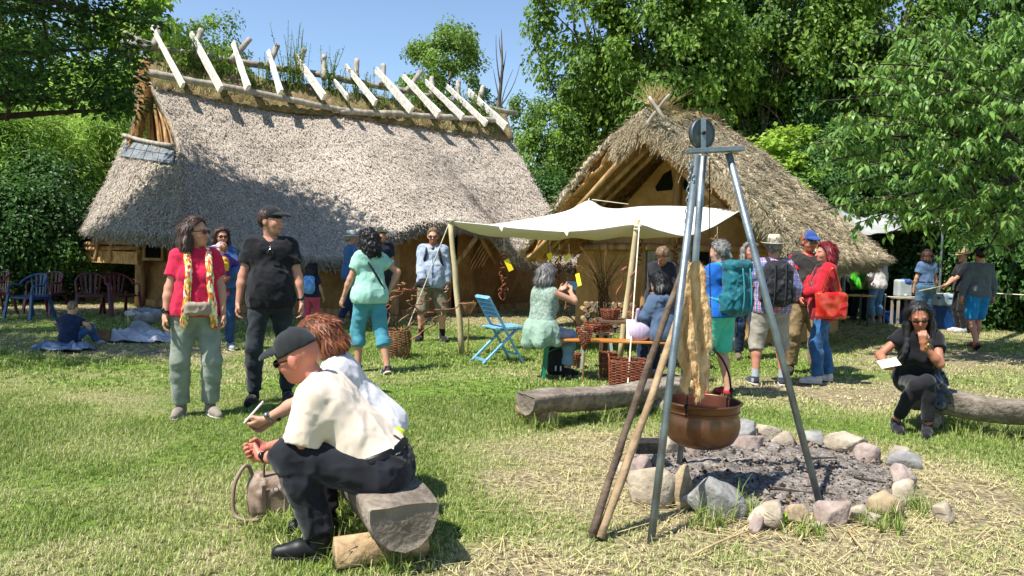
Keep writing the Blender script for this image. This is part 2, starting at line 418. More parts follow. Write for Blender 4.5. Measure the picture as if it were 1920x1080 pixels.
    def leg(s, i, inf=0.0, upto=2.0, cut=True, flare=0.0, inf2=None):
        k = s.k; b = 0.3 + 0.7 * s.build; q = []
        a, e, w = s.hip[i], s.knee[i], s.ank[i]; inf2 = inf if inf2 is None else inf2
        r0, r1, r2, r3 = 0.088 * k * b + inf, 0.056 * k * b + inf2, 0.056 * k * (0.5 + 0.5 * b) + inf2, 0.036 * k * (0.7 + 0.3 * b) + inf2
        u = min(upto, 1.0); p = a.lerp(e, u); n = (e - a).normalized(); cu = [(p, n)] if cut and upto <= 1 else []
        q.append(cap(a, p, r0, r0 + (r1 - r0) * u + (flare if upto <= 1 else 0), k=0.04, cuts=cu))
        if upto > 1:
            v = min(upto - 1, 1.0); n = (w - e).normalized(); p = e.lerp(w, v); cu = [(p, n)] if cut and upto < 1.99 else []
            back = -Vector((0, 1, 0)) if abs(n.z) > 0.3 else Vector((0, 0, -1))
            m = e.lerp(w, min(0.32, v)) + back * 0.008 * k
            q.append(cap(e, m, r1, r2, k=0.03, cuts=cu if v <= 0.32 else []))
            if v > 0.32: q.append(cap(m, p, r2, r2 + (r3 - r2) * (v - 0.32) / 0.68 + flare, k=0.03, cuts=cu))
        return q
    def hd(s, x, y, z): return s.headc + s.Rh @ (Vector((x, y, z)) * s.hs)
    def _body(s, hcurl, palm, handdir, belly, chest, skin):
        k = s.k; hs = s.hs; q = s.torso(-0.004, belly, chest)
        for i in (0, 1): q += s.arm(i, 0, cut=False) + s.leg(i, 0, cut=False)
        nk = lambda dr: cap(s.neckb + s.Rt @ Vector((0, 0, -0.04 * k)), s.hd(0, -0.018, -0.05), 0.056 * k * (0.88 if s.fem else 1.0) - dr, 0.052 * hs * (0.86 if s.fem else 1.0) - dr, k=0.03)
        q.append(nk(0.002)); hq = [nk(0)]
        E = lambda c, r, **kw: ell(s.hd(*c), np.array(r) * hs, R=s.Rh, **kw)
        wj = 0.93 if s.fem else 1.0
        hq += [E((0, -0.014, 0.028), (0.074, 0.094, 0.090), k=0.02), E((0, 0.022, -0.032), (0.060 * wj, 0.068, 0.080), k=0.03),
              E((0, 0.050, -0.085), (0.036 * wj, 0.034, 0.028), k=0.035), E((-0.034, 0.058, -0.028), (0.026, 0.028, 0.030), k=0.02), E((0.034, 0.058, -0.028), (0.026, 0.028, 0.030), k=0.02),
              cap(s.hd(-0.036, 0.074, 0.022), s.hd(0.036, 0.074, 0.022), 0.013 * hs, k=0.015),
              E((-0.031, 0.098, 0.002), (0.017, 0.014, 0.012), k=0.012, op='s'), E((0.031, 0.098, 0.002), (0.017, 0.014, 0.012), k=0.012, op='s'),
              cap(s.hd(0, 0.086, 0.012), s.hd(0, 0.106, -0.030), 0.008 * hs, 0.0125 * hs, k=0.012),
              cap(s.hd(-0.017, 0.084, -0.063), s.hd(0.017, 0.084, -0.063), 0.0085 * hs, k=0.008),
              E((-0.077, -0.008, -0.008), (0.011, 0.022, 0.033), k=0.008), E((0.077, -0.008, -0.008), (0.011, 0.022, 0.033), k=0.008)]
        for i in (0, 1):     # bare feet inside the shoes
            f = s.foot[i]; R = Matrix.Rotation(f['yaw'], 3, 'Z') @ Matrix.Rotation(f['pitch'], 3, 'X')
            q.append(cap(s.ank[i] + Vector((0, 0, -0.03 * k)), f['p'] + R @ (Vector((0, 0.13, 0.03)) * k), 0.034 * k, 0.026 * k, k=0.03))
        V, F = sdf_mesh(q, s.h * 1.42); V1, F1 = sdf_mesh(hq, s.h, cuts=[(A3(s.neckb), A3(s.Rt @ Vector((0, 0, -1))))])       # the head is meshed finer than trunk and limbs
        vs_, fs_ = [V, V1], [F, F1 + len(V)]; base = len(V) + len(V1)
        for i in (0, 1):
            hq = s._hand(i, hcurl[i] if hasattr(hcurl, '__len__') else hcurl, palm[i] if palm else None, handdir[i] if handdir else None)
            V2, F2 = sdf_mesh(hq, min(max(s.h * 0.72, 0.0056), 0.0085)); vs_.append(V2); fs_.append(F2 + base); base += len(V2)
        V = np.concatenate(vs_); F = np.concatenate(fs_)
        s.o = mesh_np('person', V, F, skin_mat(), True)
        c = np.tile(np.array(lin(skin)), (len(V), 1)); hc = A3(s.headc); L = (V - hc) @ np.array(s.Rh) / hs
        face = (np.linalg.norm(L, axis=1) < 0.16) & (L[:, 1] > 0.03)
        def blend(m, col, a): c[m] = c[m] * (1 - a) + np.array(lin(col)) * a
        blend(face & (np.linalg.norm((L - (0, 0.075, -0.02)) * (0.6, 1, 1.3), axis=1) < 0.035), '#c8705c', 0.35)
        blend(face & (np.abs(L[:, 0]) < 0.024) & (np.abs(L[:, 2] + 0.063) < 0.008) & (L[:, 1] > 0.08), '#a24e48', 0.6)
        for sx in (-1, 1):
            blend(face & (np.hypot(L[:, 0] - sx * 0.031, (L[:, 2] - 0.002) * 1.7) < 0.013), '#d8cfc8', 0.5)
            blend(face & (np.hypot(L[:, 0] - sx * 0.031, L[:, 2] - 0.002) < 0.0065), '#2a211c', 0.95)
            blend(face & (np.abs(L[:, 0] - sx * 0.034) < 0.018) & (np.abs(L[:, 2] - 0.023) < 0.005), '#4a3527', 0.7)
        s.col = c; s.L = L; s.face = face; s.blend = blend
        vcol(s.o, 'Col', c)
    def paint(s, mask_fn, col, a):
        m = mask_fn(s.L); s.col[m] = s.col[m] * (1 - a) + np.array(lin(col)) * a
        at = s.o.data.attributes['Col']; cc = np.ones((len(s.col), 4), dtype=np.float32); cc[:, :3] = s.col; at.data.foreach_set('color', cc.ravel())
    def beard(s, col, a=0.8):
        s.paint(lambda L: (np.linalg.norm(L, axis=1) < 0.17) & (L[:, 1] > 0.015) & (L[:, 2] < -0.038) & (L[:, 2] > -0.13) & ~((np.abs(L[:, 0]) < 0.02) & (np.abs(L[:, 2] + 0.063) < 0.007)), col, a)
    def _hand(s, i, curl, palm, hdir):
        k = s.k * 0.98; w = s.wri[i]; d = (w - s.elb[i]).normalized()
        if hdir is not None: d = Vector(hdir).normalized()
        pn = Vector(palm) if palm is not None else Vector((1 if i == 0 else -1, 0.15, 0))     # palm faces the body
        pn = (pn - d * pn.dot(d)).normalized(); lat = d.cross(pn)                         # lat: across the palm
        if i == 1: lat = -lat                                                              # towards the thumb
        lat = -lat
        q = []
        X = lambda a, b, c: w + d * a * k + lat * b * k + pn * c * k
        q.append(cap(w - d * 0.05 * k, w + d * 0.01 * k, 0.027 * k, 0.023 * k, k=0.02))
        q.append(cap(X(0.02, 0.012, 0), X(0.075, 0.022, 0), 0.021 * k, 0.019 * k, k=0.02, flat=(pn, 0.75)))
        q.append(cap(X(0.02, -0.010, 0), X(0.075, -0.020, 0), 0.021 * k, 0.017 * k, k=0.02, flat=(pn, 0.75)))
        for j, (off, ln) in enumerate(((0.030, 0.070), (0.010, 0.078), (-0.010, 0.073), (-0.029, 0.058))):
            a0 = X(0.083, off, 0); c1 = curl * 0.9 + 0.05 * j; c2 = curl * 2.0 + 0.06 * j; c3 = curl * 2.8
            dd = lambda c: d * math.cos(c) + pn * math.sin(c)
            b0 = a0 + dd(c1) * ln * 0.46 * k; b1 = b0 + dd(c2) * ln * 0.32 * k; b2 = b1 + dd(c3) * ln * 0.24 * k
            q += [cap(a0, b0, 0.0095 * k, 0.0090 * k, k=0.004), cap(b0, b1, 0.0090 * k, 0.0082 * k, k=0.004), cap(b1, b2, 0.0082 * k, 0.0070 * k, k=0.004)]
        t0 = X(0.022, 0.026, 0.006); t1 = X(0.052, 0.050, 0.016 + 0.012 * curl); t2 = X(0.082, 0.052 - 0.016 * curl, 0.026 + 0.016 * curl)
        q += [cap(t0, t1, 0.0145 * k, 0.0105 * k, k=0.012), cap(t1, t2, 0.0105 * k, 0.0085 * k, k=0.005)]
        return q
    # --- clothing
    def put(s, name, prims, mat, h=None, noise=None, cuts=(), label=None):
        o = sdf_obj(name, prims, h or s.h, mat, s.o, noise, cuts)
        if label: o['label'] = label
        return o
    def shirt(s, mat, sleeve=0.55, hem=0.0, inf=0.012, name='shirt', neck=0.0, belly=0.0, chest=0.0, flare=0.012, folds=0.006, v=0.0, sl=(None, None), drop=0.0):
        k = s.k; q = s.torso(inf, belly, chest)
        Yl = Vector((0, 1, 0))
        if hem < 0.02: q += s.torso(inf + 0.012, belly, chest)[:3]
        if hem < -0.03: q.append(cap(s.Tl(0, 0, 0), s.Tl(0, 0, hem - 0.02), 0.150 * k * s.build + inf, 0.155 * k * s.build + inf + drop, k=0.05, flat=(Yl, 0.8)))
        for i in (0, 1):
            u = sl[i] if sl[i] is not None else sleeve
            if u > 0: q += s.arm(i, inf + 0.004, u, True, flare if u < 1.5 else 0.004)
        up = s.Rt @ Vector((0, 0, 1)); upl = (s.Tl(0, 0, 1) - s.Tl(0, 0, 0)).normalized()
        cuts = [(s.Tl(0, 0, hem), -upl)]
        q.append(cap(s.neckb + s.Rt @ (Vector((0, 0.012, 0.012 + neck)) * k), s.hd(0, -0.01, -0.02), (0.062 + v * 0.2) * k, 0.07 * k, k=0.006, op='s'))
        if v: q.append(cap(s.T(0, 0.10, 0.53), s.T(0, 0.15, 0.47 - v), 0.06 * k, 0.02 * k, k=0.01, op='s'))
        st = (1.0, 1.0, 0.45)
        return s.put(name, q, mat, h=s.h * 1.3, noise=[(folds * 0.62, 13, -1, (1, 1, 0.8)), (folds * 0.32, 27, -2, (0.9, 1, 1.3))], cuts=[(A3(c), A3(n)) for c, n in cuts])
    def collar(s, mat, r=0.066, hgt=0.035, name='collar', tube=0.014):
        k = s.k; pts = []; up = s.Rt @ Vector((0, 0, 1))
        c0 = s.neckb + s.Rt @ (Vector((0, 0.012, 0.005)) * k)
        q = []
        n = 14
        for j in range(n + 1):
            a = math.radians(-60 + 300 * j / n)
            pts.append(c0 + s.Rt @ (Vector((math.cos(a) * r, math.sin(a) * r * 0.95, hgt * (0.5 - 0.5 * math.sin(a)) + 0.002)) * k))
        for a, b in zip(pts[:-1], pts[1:]): q.append(cap(a, b, tube * k, k=0.01))
        return s.put(name, q, mat, h=min(s.h, 0.009))
    def trousers(s, mat, length=1.97, waist=0.10, inf=0.016, inf2=None, flare=0.006, name='trousers', folds=0.007, belly=0):
        k = s.k; ti = min(inf, 0.012); q = s.torso(ti - 0.007, belly)[:3]
        upl = (s.Tl(0, 0, 1) - s.Tl(0, 0, 0)).normalized()
        for z_ in q: z_['cuts'] = [(s.Tl(0, 0, waist), upl)]
        for i in (0, 1): q += s.leg(i, inf, length, True, flare, inf2)
        for i in (0, 1): q.append(cap(s.hip[i], s.pel, 0.088 * k * s.build + ti, 0.090 * k * s.build + ti, k=0.05))
        upl = (s.Tl(0, 0, 1) - s.Tl(0, 0, 0)).normalized()
        return s.put(name, q, mat, h=s.h * 1.35, noise=[(folds * 0.6, 14, -3, (1, 1, 0.9)), (folds * 0.32, 27, -4, (0.6, 0.6, 1.4))])
    def belt(s, mat, z=0.09, inf=0.02):
        q = s.torso(inf)[:3]; upl = (s.Tl(0, 0, 1) - s.Tl(0, 0, 0)).normalized()
        return s.put('belt', q, mat, h=min(s.h, 0.008), cuts=[(A3(s.Tl(0, 0, z)), A3(upl)), (A3(s.Tl(0, 0, z - 0.035)), A3(-upl))])
    def shoes(s, mat, sole=None, kind='shoe', sock=None):
        k = s.k
        for i in (0, 1):
            f = s.foot[i]; R = Matrix.Rotation(f['yaw'], 3, 'Z') @ Matrix.Rotation(f['pitch'], 3, 'X'); X = lambda x, y, z: f['p'] + R @ (Vector((x, y, z)) * k)
            up = R @ Vector((0, 0, 1)); sx = 1 if i == 0 else -1
            q = [cap(X(0, -0.055, 0.04), X(0.004 * sx, 0.06, 0.038), 0.040 * k, 0.044 * k, k=0.03, flat=(R @ Vector((1, 0, 0)), 0.95)), cap(X(0.004 * sx, 0.06, 0.036), X(0.010 * sx, 0.155, 0.024), 0.044 * k, 0.034 * k, k=0.03)]
            if kind != 'low': q.append(cap(X(0, -0.045, 0.05), s.ank[i] + (s.knee[i] - s.ank[i]).normalized() * (0.10 if kind == 'boot' else 0.0) * k, 0.043 * k, 0.046 * k, k=0.02))
            o = s.put('shoe', q, mat, h=s.h * 1.15, cuts=[(A3(X(0, 0, 0.006)), A3(-up))])
            if sole:
                q = [cap(X(0, -0.058, 0.0), X(0.006 * sx, 0.07, 0.0), 0.042 * k, 0.047 * k, k=0.02), cap(X(0.006 * sx, 0.07, 0), X(0.012 * sx, 0.155, 0.0), 0.047 * k, 0.037 * k, k=0.02)]
                so = sdf_obj('sole', q, s.h * 1.1, sole, o, cuts=[(A3(X(0, 0, 0.018)), A3(up)), (A3(X(0, 0, 0.0)), A3(-up))])
            if sock:
                a = s.ank[i]; d = (s.knee[i] - a).normalized()
                s.put('sock', [cap(a - d * 0.04 * k, a + d * 0.13 * k, 0.044 * k, 0.046 * k, cuts=[(a + d * 0.11 * k, d)])], sock, h=min(s.h, 0.009))
    def sandals(s, mat, sole):
        k = s.k
        for i in (0, 1):
            f = s.foot[i]; R = Matrix.Rotation(f['yaw'], 3, 'Z') @ Matrix.Rotation(f['pitch'], 3, 'X'); X = lambda x, y, z: f['p'] + R @ (Vector((x, y, z)) * k); up = R @ Vector((0, 0, 1))
            q = [cap(X(0, -0.058, 0.0), X(0, 0.07, 0.0), 0.040 * k, 0.046 * k, k=0.02), cap(X(0, 0.07, 0), X(0, 0.155, 0.0), 0.046 * k, 0.036 * k, k=0.02)]
            o = s.put('sandal', q, sole, h=min(s.h, 0.009), cuts=[(A3(X(0, 0, 0.022)), A3(up)), (A3(X(0, 0, 0)), A3(-up))])
            q2 = []
            for y, hh in ((0.10, 0.058), (0.045, 0.075)):
                pts = [X(-0.045, y - 0.01, 0.015), X(-0.035, y, hh * 0.8), X(0, y + 0.005, hh), X(0.035, y, hh * 0.8), X(0.045, y - 0.01, 0.015)]
                q2 += [cap(a, b, 0.012 * k, k=0.01) for a, b in zip(pts[:-1], pts[1:])]
            pts = [X(-0.038, -0.03, 0.03), X(-0.03, -0.075, 0.075), X(0.03, -0.075, 0.075), X(0.038, -0.03, 0.03)]
            q2 += [cap(a, b, 0.011 * k, k=0.01) for a, b in zip(pts[:-1], pts[1:])]
            sdf_obj('strap', q2, min(s.h, 0.008), mat, o)
    def hair(s, style, mat, vol=1.0, length=0.2, lab=None):
        hs = s.hs; E = lambda c, r, **kw: ell(s.hd(*c), np.array(r) * hs, R=s.Rh, **kw)
        pl = [(s.hd(0, 0.046, 0.070 if style == 'short' else 0.060), s.Rh @ Vector((0, 0.77, -0.64)))]
        v = vol; q = []
        if style in ('short', 'buzz'):
            t = 0.010 * v if style == 'short' else 0.004
            q = [E((0, -0.014, 0.030), (0.074 + t, 0.096 + t, 0.092 + t), cuts=pl + [(s.hd(0, 0, -0.062), s.Rh @ Vector((0, 0, -1)))])]
        else:
            t = 0.018 * v
            if style == 'long': pl = [(s.hd(0, 0.036, 0.066), s.Rh @ Vector((0, 0.80, -0.60)))]
            q = [E((0, -0.014, 0.032), (0.076 + t, 0.097 + t, 0.092 + t), cuts=pl, k=0.03)]
            dn = Vector((0, 0, -1))
            for j in range(11):
                a = math.radians(-168 + 156 * j / 10)          # around the back from ear to ear
                if style == 'tail' : break
                x, y = math.cos(a) * (0.078 + t * 0.5), math.sin(a) * (0.098 + t * 0.5) - 0.002
                p0 = s.hd(x, y, 0.03); p1 = s.hd(x * 1.08, y * 1.02, -0.07)
                L = length * (1 + 0.14 * math.sin(j * 2.3))
                mid = p1 + (s.Rh @ dn * 0.5 + dn * 0.5) * min(L, 0.10) * 0.6
                end = p1 + dn * L + (s.Rt @ Vector((x * 0.35, -0.02, 0)))
                q += [cap(p0, p1, 0.030 * hs * v, 0.030 * hs * v, k=0.03)]
                if style in ('long', 'curly'): q += [cap(p1, mid, 0.030 * hs * v, 0.028 * hs * v, k=0.03), cap(mid, end, 0.028 * hs * v, 0.016 * hs, k=0.03)]
                elif style == 'bob': q += [cap(p1, p1 + (s.Rh @ dn * 0.6 + dn * 0.4) * 0.035, 0.028 * hs * v, 0.018 * hs, k=0.03)]
            if style == 'tail':
                q.append(E((0, -0.11, 0.03), (0.03, 0.03, 0.03), k=0.03))
                q.append(cap(s.hd(0, -0.12, 0.02), s.hd(0, -0.13, 0.0) + dn * length, 0.028 * hs, 0.016 * hs, k=0.03))
        nz = [(0.010 * v, 70, 5, (1, 1, 1))] if style == 'curly' else [(0.0045 * v, 120, 5, (1, 1, 0.18)), (0.003, 60, 6, (1, 1, 0.5))]
        o = s.put('hair', q, mat, h=s.h * 1.08, noise=nz)
        if style != 'buzz':
            nv = len(o.data.vertices); V = np.empty(nv * 3, dtype=np.float32); o.data.vertices.foreach_get('co', V); V = V.reshape(-1, 3).astype(float)
            Nn = np.empty(nv * 3, dtype=np.float32); o.data.vertices.foreach_get('normal', Nn); Nn = Nn.reshape(-1, 3).astype(float)
            rg = np.random.default_rng(int(1000 * s.H) + len(style)); n = 2600 if s.h < 0.0092 else 1200; kk = rg.integers(0, nv, n); a = V[kk]; nn = Nn[kk]; Rm = np.array(s.Rh); Lc = (a - A3(s.headc)) @ Rm
            front = (Lc[:, 1] > 0.045) & (Lc[:, 2] > -0.03)
            dl = np.where(front[:, None], np.stack([np.sign(Lc[:, 0]) * 0.8, np.full(n, -0.6), np.full(n, -0.25)], 1), np.array((0, -0.25, -1.0))) if style in ('long', 'bob', 'tail') else np.stack([rg.normal(0, 0.5, n), np.full(n, -0.8), np.full(n, -0.4)], 1)
            d = dl @ Rm.T + rg.normal(0, 0.9 if style == 'curly' else 0.13, (n, 3))
            if style in ('long', 'bob'): d[:, 2] -= 0.9 * (Lc[:, 2] < 0.05)
            d -= nn * (d * nn).sum(1)[:, None]; d /= np.linalg.norm(d, axis=1)[:, None] + 1e-9
            LL = ({'short': 0.028, 'curly': 0.045}.get(style, 0.075) * hs * rg.uniform(0.5, 1.3, n))[:, None]; sd_ = np.cross(d, nn) * (rg.uniform(0.0010, 0.0024, n) * (1.6 if s.h > 0.009 else 1))[:, None]
            lift = nn * (rg.uniform(0.0, 0.006, n) * (1.6 if style == 'curly' else 1))[:, None]; m1 = a + d * LL * 0.5 + nn * 0.004 + lift * 0.5; t1 = a + d * LL + lift
            so = mesh_np('strands', np.stack([a - sd_, a + sd_, m1 + sd_, m1 - sd_, t1], 1).reshape(-1, 3), np.concatenate([np.stack([np.arange(n) * 5 + c for c in t], 1) for t in ((0, 1, 2), (0, 2, 3), (3, 2, 4))]), mat, True, o); so['kind'] = 'stuff'
        if lab: o['label'] = lab
        return o
    def capx(s, mat, visor=None, tilt=0.0, back=False):
        hs = s.hs; E = lambda c, r, **kw: ell(s.hd(*c), np.array(r) * hs, R=s.Rh, **kw)
        pl = [(s.hd(0, 0, 0.036), s.Rh @ Vector((0, -0.12, -1)))]
        q = [E((0, -0.012, 0.040), (0.0815, 0.103, 0.102), cuts=pl), E((0, 0.03, 0.055), (0.072, 0.068, 0.072), cuts=pl, k=0.02), ell(s.hd(0, -0.012, 0.142), 0.008 * hs, k=0.008)]
        o = s.put('cap', q, mat, h=min(s.h, 0.008), noise=[(0.002, 40, 2, (1, 1, 1))])
        Rv = s.Rh @ Matrix.Rotation(math.radians(-3), 3, 'X')
        q = [ell(s.hd(0, 0.085, 0.046), np.array((0.074, 0.104, 0.036)) * hs, R=Rv, cuts=[(s.hd(0, 0.045, 0.0), s.Rh @ Vector((0, -1, 0))), (s.hd(0, 0, 0.038), Rv @ Vector((0, 0, -1)))]),
             ell(s.hd(0, 0.080, 0.037), np.array((0.074, 0.104, 0.036)) * hs, R=Rv, op='s', k=0.002)]
        sdf_obj('visor', q, 0.006, visor or mat, o)
        return o
    def hat(s, mat, band=None, brim=0.15, crown=0.105, up=0.012):
        hs = s.hs; E = lambda c, r, **kw: ell(s.hd(*c), np.array(r) * hs, R=s.Rh, **kw); z0 = 0.045
        q = [cap(s.hd(0, -0.012, z0), s.hd(0, -0.012, z0 + crown * 0.55), 0.098 * hs, 0.082 * hs, k=0.02, flat=(s.Rh @ Vector((1, 0, 0)), 0.88), cuts=[(s.hd(0, 0, z0 + crown), s.Rh @ Vector((0, 0, 1))), (s.hd(0, 0, z0), s.Rh @ Vector((0, 0, -1)))]),
             E((0, 0.0, z0 + crown + 0.01), (0.02, 0.07, 0.022), op='s', k=0.02)]
        o = s.put('hat', q, mat, h=min(s.h, 0.008))
        mb = MB(); n = 36; V = []
        for r_, dz in ((0.080, 0.004), (0.11, 0.0), (brim, up * 0.5), (brim, up * 0.5 - 0.006), (0.11, -0.006), (0.078, -0.002)):
            for j in range(n):
                a = 2 * PI * j / n; x, y = math.cos(a) * r_ * 0.93, math.sin(a) * r_ * 1.08 - 0.012
                V.append(s.hd(x, y, z0 + dz + (up * abs(math.cos(a)) ** 2 - 0.014 * max(math.sin(a), 0) - 0.006 * max(-math.sin(a), 0)) * (r_ - 0.08) / (brim - 0.08)))
        F = [(a * n + j, a * n + (j + 1) % n, (a + 1) * n + (j + 1) % n, (a + 1) * n + j) for a in range(5) for j in range(n)]
        mb.add(V, F).obj('brim', mat, o, smooth=True)
        if band:
            V = []; 
            for zz, rr in ((z0 + 0.003, 0.101), (z0 + 0.028, 0.097)):
                for j in range(n):
                    a = 2 * PI * j / n; V.append(s.hd(math.cos(a) * rr * 0.89, math.sin(a) * rr - 0.012, zz))
            MB().add(V, [(j, (j + 1) % n, n + (j + 1) % n, n + j) for j in range(n)]).obj('hat_band', band, o, smooth=True)
        return o
    def glasses(s, mat, up=0.0, lens=None):
        hs = s.hs; z = 0.002 + up; y0 = 0.098 if not up else 0.075
        o = s.put('sunglasses', [ell(s.hd(-0.033, y0, z), np.array((0.027, 0.006, 0.020)) * hs, R=s.Rh, k=0.004), ell(s.hd(0.033, y0, z), np.array((0.027, 0.006, 0.020)) * hs, R=s.Rh, k=0.004),
             cap(s.hd(-0.012, y0 + 0.003, z + 0.006), s.hd(0.012, y0 + 0.003, z + 0.006), 0.004 * hs, k=0.004),
             cap(s.hd(-0.058, y0 - 0.008, z + 0.006), s.hd(-0.080, 0.0, z + 0.006), 0.004 * hs, k=0.004), cap(s.hd(0.058, y0 - 0.008, z + 0.006), s.hd(0.080, 0.0, z + 0.006), 0.004 * hs, k=0.004)], mat, h=0.004)
        return o
    def watch(s, i, mat):
        w, e = s.wri[i], s.elb[i]; d = (w - e).normalized(); c = w - d * 0.035 * s.k
        r = 0.032 * s.k
        s.put('watch', [cap(c - d * 0.009, c + d * 0.009, r, cuts=[(c + d * 0.012, d), (c - d * 0.012, -d)]), ell(c + s.Rt @ Vector((-0.02 if i == 0 else 0.02, 0.005, 0.022)), 0.018, k=0.006)], mat, h=0.005)
    def world(s, p): 
        a = s.o.rotation_euler.z; return Matrix.Rotation(a, 3, 'Z') @ Vector(p) + s.o.location
    def yawm(s): return Matrix.Rotation(s.o.rotation_euler.z, 3, 'Z')
# ---------------------------------------------------------------- ground and lawn
PIT = Vector((1.82, 5.28, 0)); PIT_A, PIT_B = 0.96, 0.92         # fire pit centre and half axes
def bare(x, y):                  # 0 lush lawn .. 1 trodden straw and soil
    d = np.hypot((x - PIT.x) / 1.55, (y - PIT.y + 0.35) / 1.15)
    b = np.clip(1.55 - d * 0.95, 0, 1) * 1.1
    b = np.maximum(b, np.clip(1.15 - np.hypot((x - 2.0) / 2.9, (y - 2.9) / 1.05), 0, 1) * 1.25)
    b = np.maximum(b, np.clip(1.1 - np.hypot((x - 0.2) / 0.9, (y - 3.4) / 0.7), 0, 1) * 1.0)
    b = np.maximum(b, np.clip(1.1 - np.hypot((x - 0.5) / 0.9, (y - 4.6) / 1.3), 0, 1) * 0.75)
    b = np.maximum(b, np.clip(1.2 - np.hypot((x - 4.2) / 3.0, (y - 8.4) / 1.3), 0, 1) * 0.75)
    b = np.maximum(b, np.clip(1.2 - np.hypot((x - 6.8) / 3.0, (y - 11.5) / 2.6), 0, 1) * 0.7)
    b = np.maximum(b, np.clip(1.1 - np.hypot((x + 5.4) / 1.6, (y - 10.2) / 1.0), 0, 1) * 0.85)
    b = np.maximum(b, np.clip((y - 13.5) / 4, 0, 0.55))
    n = vnoise2(x * 1.3 + 5, y * 1.3, 1) * 0.6 + vnoise2(x * 3.7, y * 3.7, 2) * 0.4
    n2 = vnoise2(x * 0.55 + 3, y * 0.55, 4) * 0.6 + vnoise2(x * 2.3, y * 2.3, 6) * 0.4
    return np.clip(b * (0.45 + 1.1 * n) + np.clip(n2 - 0.48, 0, 1) * 1.25 + np.clip(vnoise2(x * 5.1, y * 5.1, 9) - 0.7, 0, 1) * 0.8, 0, 1)
def build_ground():
    xs = np.concatenate([np.linspace(-400, -24, 10), np.linspace(-18, 18, 170), np.linspace(24, 400, 10)])
    ys = np.concatenate([np.linspace(-60, -2, 6), np.linspace(0, 10, 90), np.linspace(10.1, 26, 70), np.linspace(30, 600, 12)])
    X, Y = np.meshgrid(xs, ys, indexing='ij'); x, y = X.ravel(), Y.ravel()
    z = (vnoise2(x * 0.9, y * 0.9, 3) - 0.5) * 0.03 + (vnoise2(x * 4, y * 4, 5) - 0.5) * 0.012 - 0.012
    dp = np.hypot((x - PIT.x) / PIT_A, (y - PIT.y) / PIT_B); z = np.where(dp < 0.9, -0.05, z)
    V = np.stack([x, y, z], 1); nx, ny = len(xs), len(ys)
    I = np.arange(nx * ny).reshape(nx, ny)
    F = np.stack([I[:-1, :-1].ravel(), I[1:, :-1].ravel(), I[1:, 1:].ravel(), I[:-1, 1:].ravel()], 1)
    m = bpy.data.materials.new('lawn_soil'); m.use_nodes = True; N = m.node_tree.nodes; L = m.node_tree.links; b = N['Principled BSDF']
    b.inputs['Roughness'].default_value = 0.95; b.inputs['Specular IOR Level'].default_value = 0.1
    tc = N.new('ShaderNodeTexCoord'); at = N.new('ShaderNodeAttribute'); at.attribute_name = 'bare'
    def noise(sc, d=5):
        n = N.new('ShaderNodeTexNoise'); n.inputs['Scale'].default_value = sc; n.inputs['Detail'].default_value = d; L.new(tc.outputs['Object'], n.inputs[0]); return n
    def ramp(src, c):
        r = N.new('ShaderNodeValToRGB'); e = r.color_ramp.elements
        e[0].position, e[1].position = c[0][0], c[-1][0]; e[0].color = (*lin(c[0][1]), 1); e[1].color = (*lin(c[-1][1]), 1)
        for p, q in c[1:-1]: k = e.new(p); k.color = (*lin(q), 1)
        L.new(src, r.inputs[0]); return r
    g = ramp(noise(14).outputs[0], [(0.3, '#3c5220'), (0.5, '#5f7a30'), (0.72, '#8a9448')])
    s = ramp(noise(38, 8).outputs[0], [(0.3, '#54493a'), (0.48, '#82765c'), (0.62, '#a59a74'), (0.78, '#c2b894')])
    mx = N.new('ShaderNodeMix'); mx.data_type = 'RGBA'; L.new(g.outputs[0], mx.inputs[6]); L.new(s.outputs[0], mx.inputs[7])
    mr = N.new('ShaderNodeMapRange'); mr.inputs[1].default_value = 0.12; mr.inputs[2].default_value = 0.6; L.new(at.outputs['Fac'], mr.inputs[0]); L.new(mr.outputs[0], mx.inputs[0])
    L.new(mx.outputs[2], b.inputs['Base Color'])
    bp = N.new('ShaderNodeBump'); bp.inputs['Strength'].default_value = 0.7; bp.inputs['Distance'].default_value = 0.03; L.new(noise(70, 6).outputs[0], bp.inputs['Height']); L.new(bp.outputs[0], b.inputs['Normal'])
    o = mesh_np('ground', V, F, m, True); fin(o, 'sunlit village lawn, green with dry straw coloured patches', None, None, 'structure')
    vattr(o, 'bare', bare(x, y)); return o
build_ground()

def grass_mat():
    m = bpy.data.materials.new('grass_blade'); m.use_nodes = True; N = m.node_tree.nodes; L = m.node_tree.links; b = N['Principled BSDF']
    b.inputs['Roughness'].default_value = 0.55; b.inputs['Specular IOR Level'].default_value = 0.3
    at = N.new('ShaderNodeAttribute'); at.attribute_name = 'lv'; ge = N.new('ShaderNodeAttribute'); ge.attribute_name = 'dry'; ge.attribute_type = 'INSTANCER'
    r = N.new('ShaderNodeValToRGB'); e = r.color_ramp.elements
    e[0].color = (*lin('#64792e'), 1); e[1].color = (*lin('#cdc29a'), 1); e[1].position = 1.0
    k = e.new(0.45); k.color = (*lin('#8b9f4e'), 1); k = e.new(0.72); k.color = (*lin('#b2b572'), 1)
    ad = N.new('ShaderNodeMath'); ad.operation = 'ADD'; L.new(at.outputs['Fac'], ad.inputs[0]); L.new(ge.outputs['Fac'], ad.inputs[1]); ad.use_clamp = True
    L.new(ad.outputs[0], r.inputs[0]); L.new(r.outputs[0], b.inputs['Base Color'])
    t = N.new('ShaderNodeBsdfTranslucent'); L.new(r.outputs[0], t.inputs[0]); mx = N.new('ShaderNodeMixShader'); mx.inputs[0].default_value = 0.3
    L.new(b.outputs[0], mx.inputs[1]); L.new(t.outputs[0], mx.inputs[2]); L.new(mx.outputs[0], N['Material Output'].inputs[0]); return m
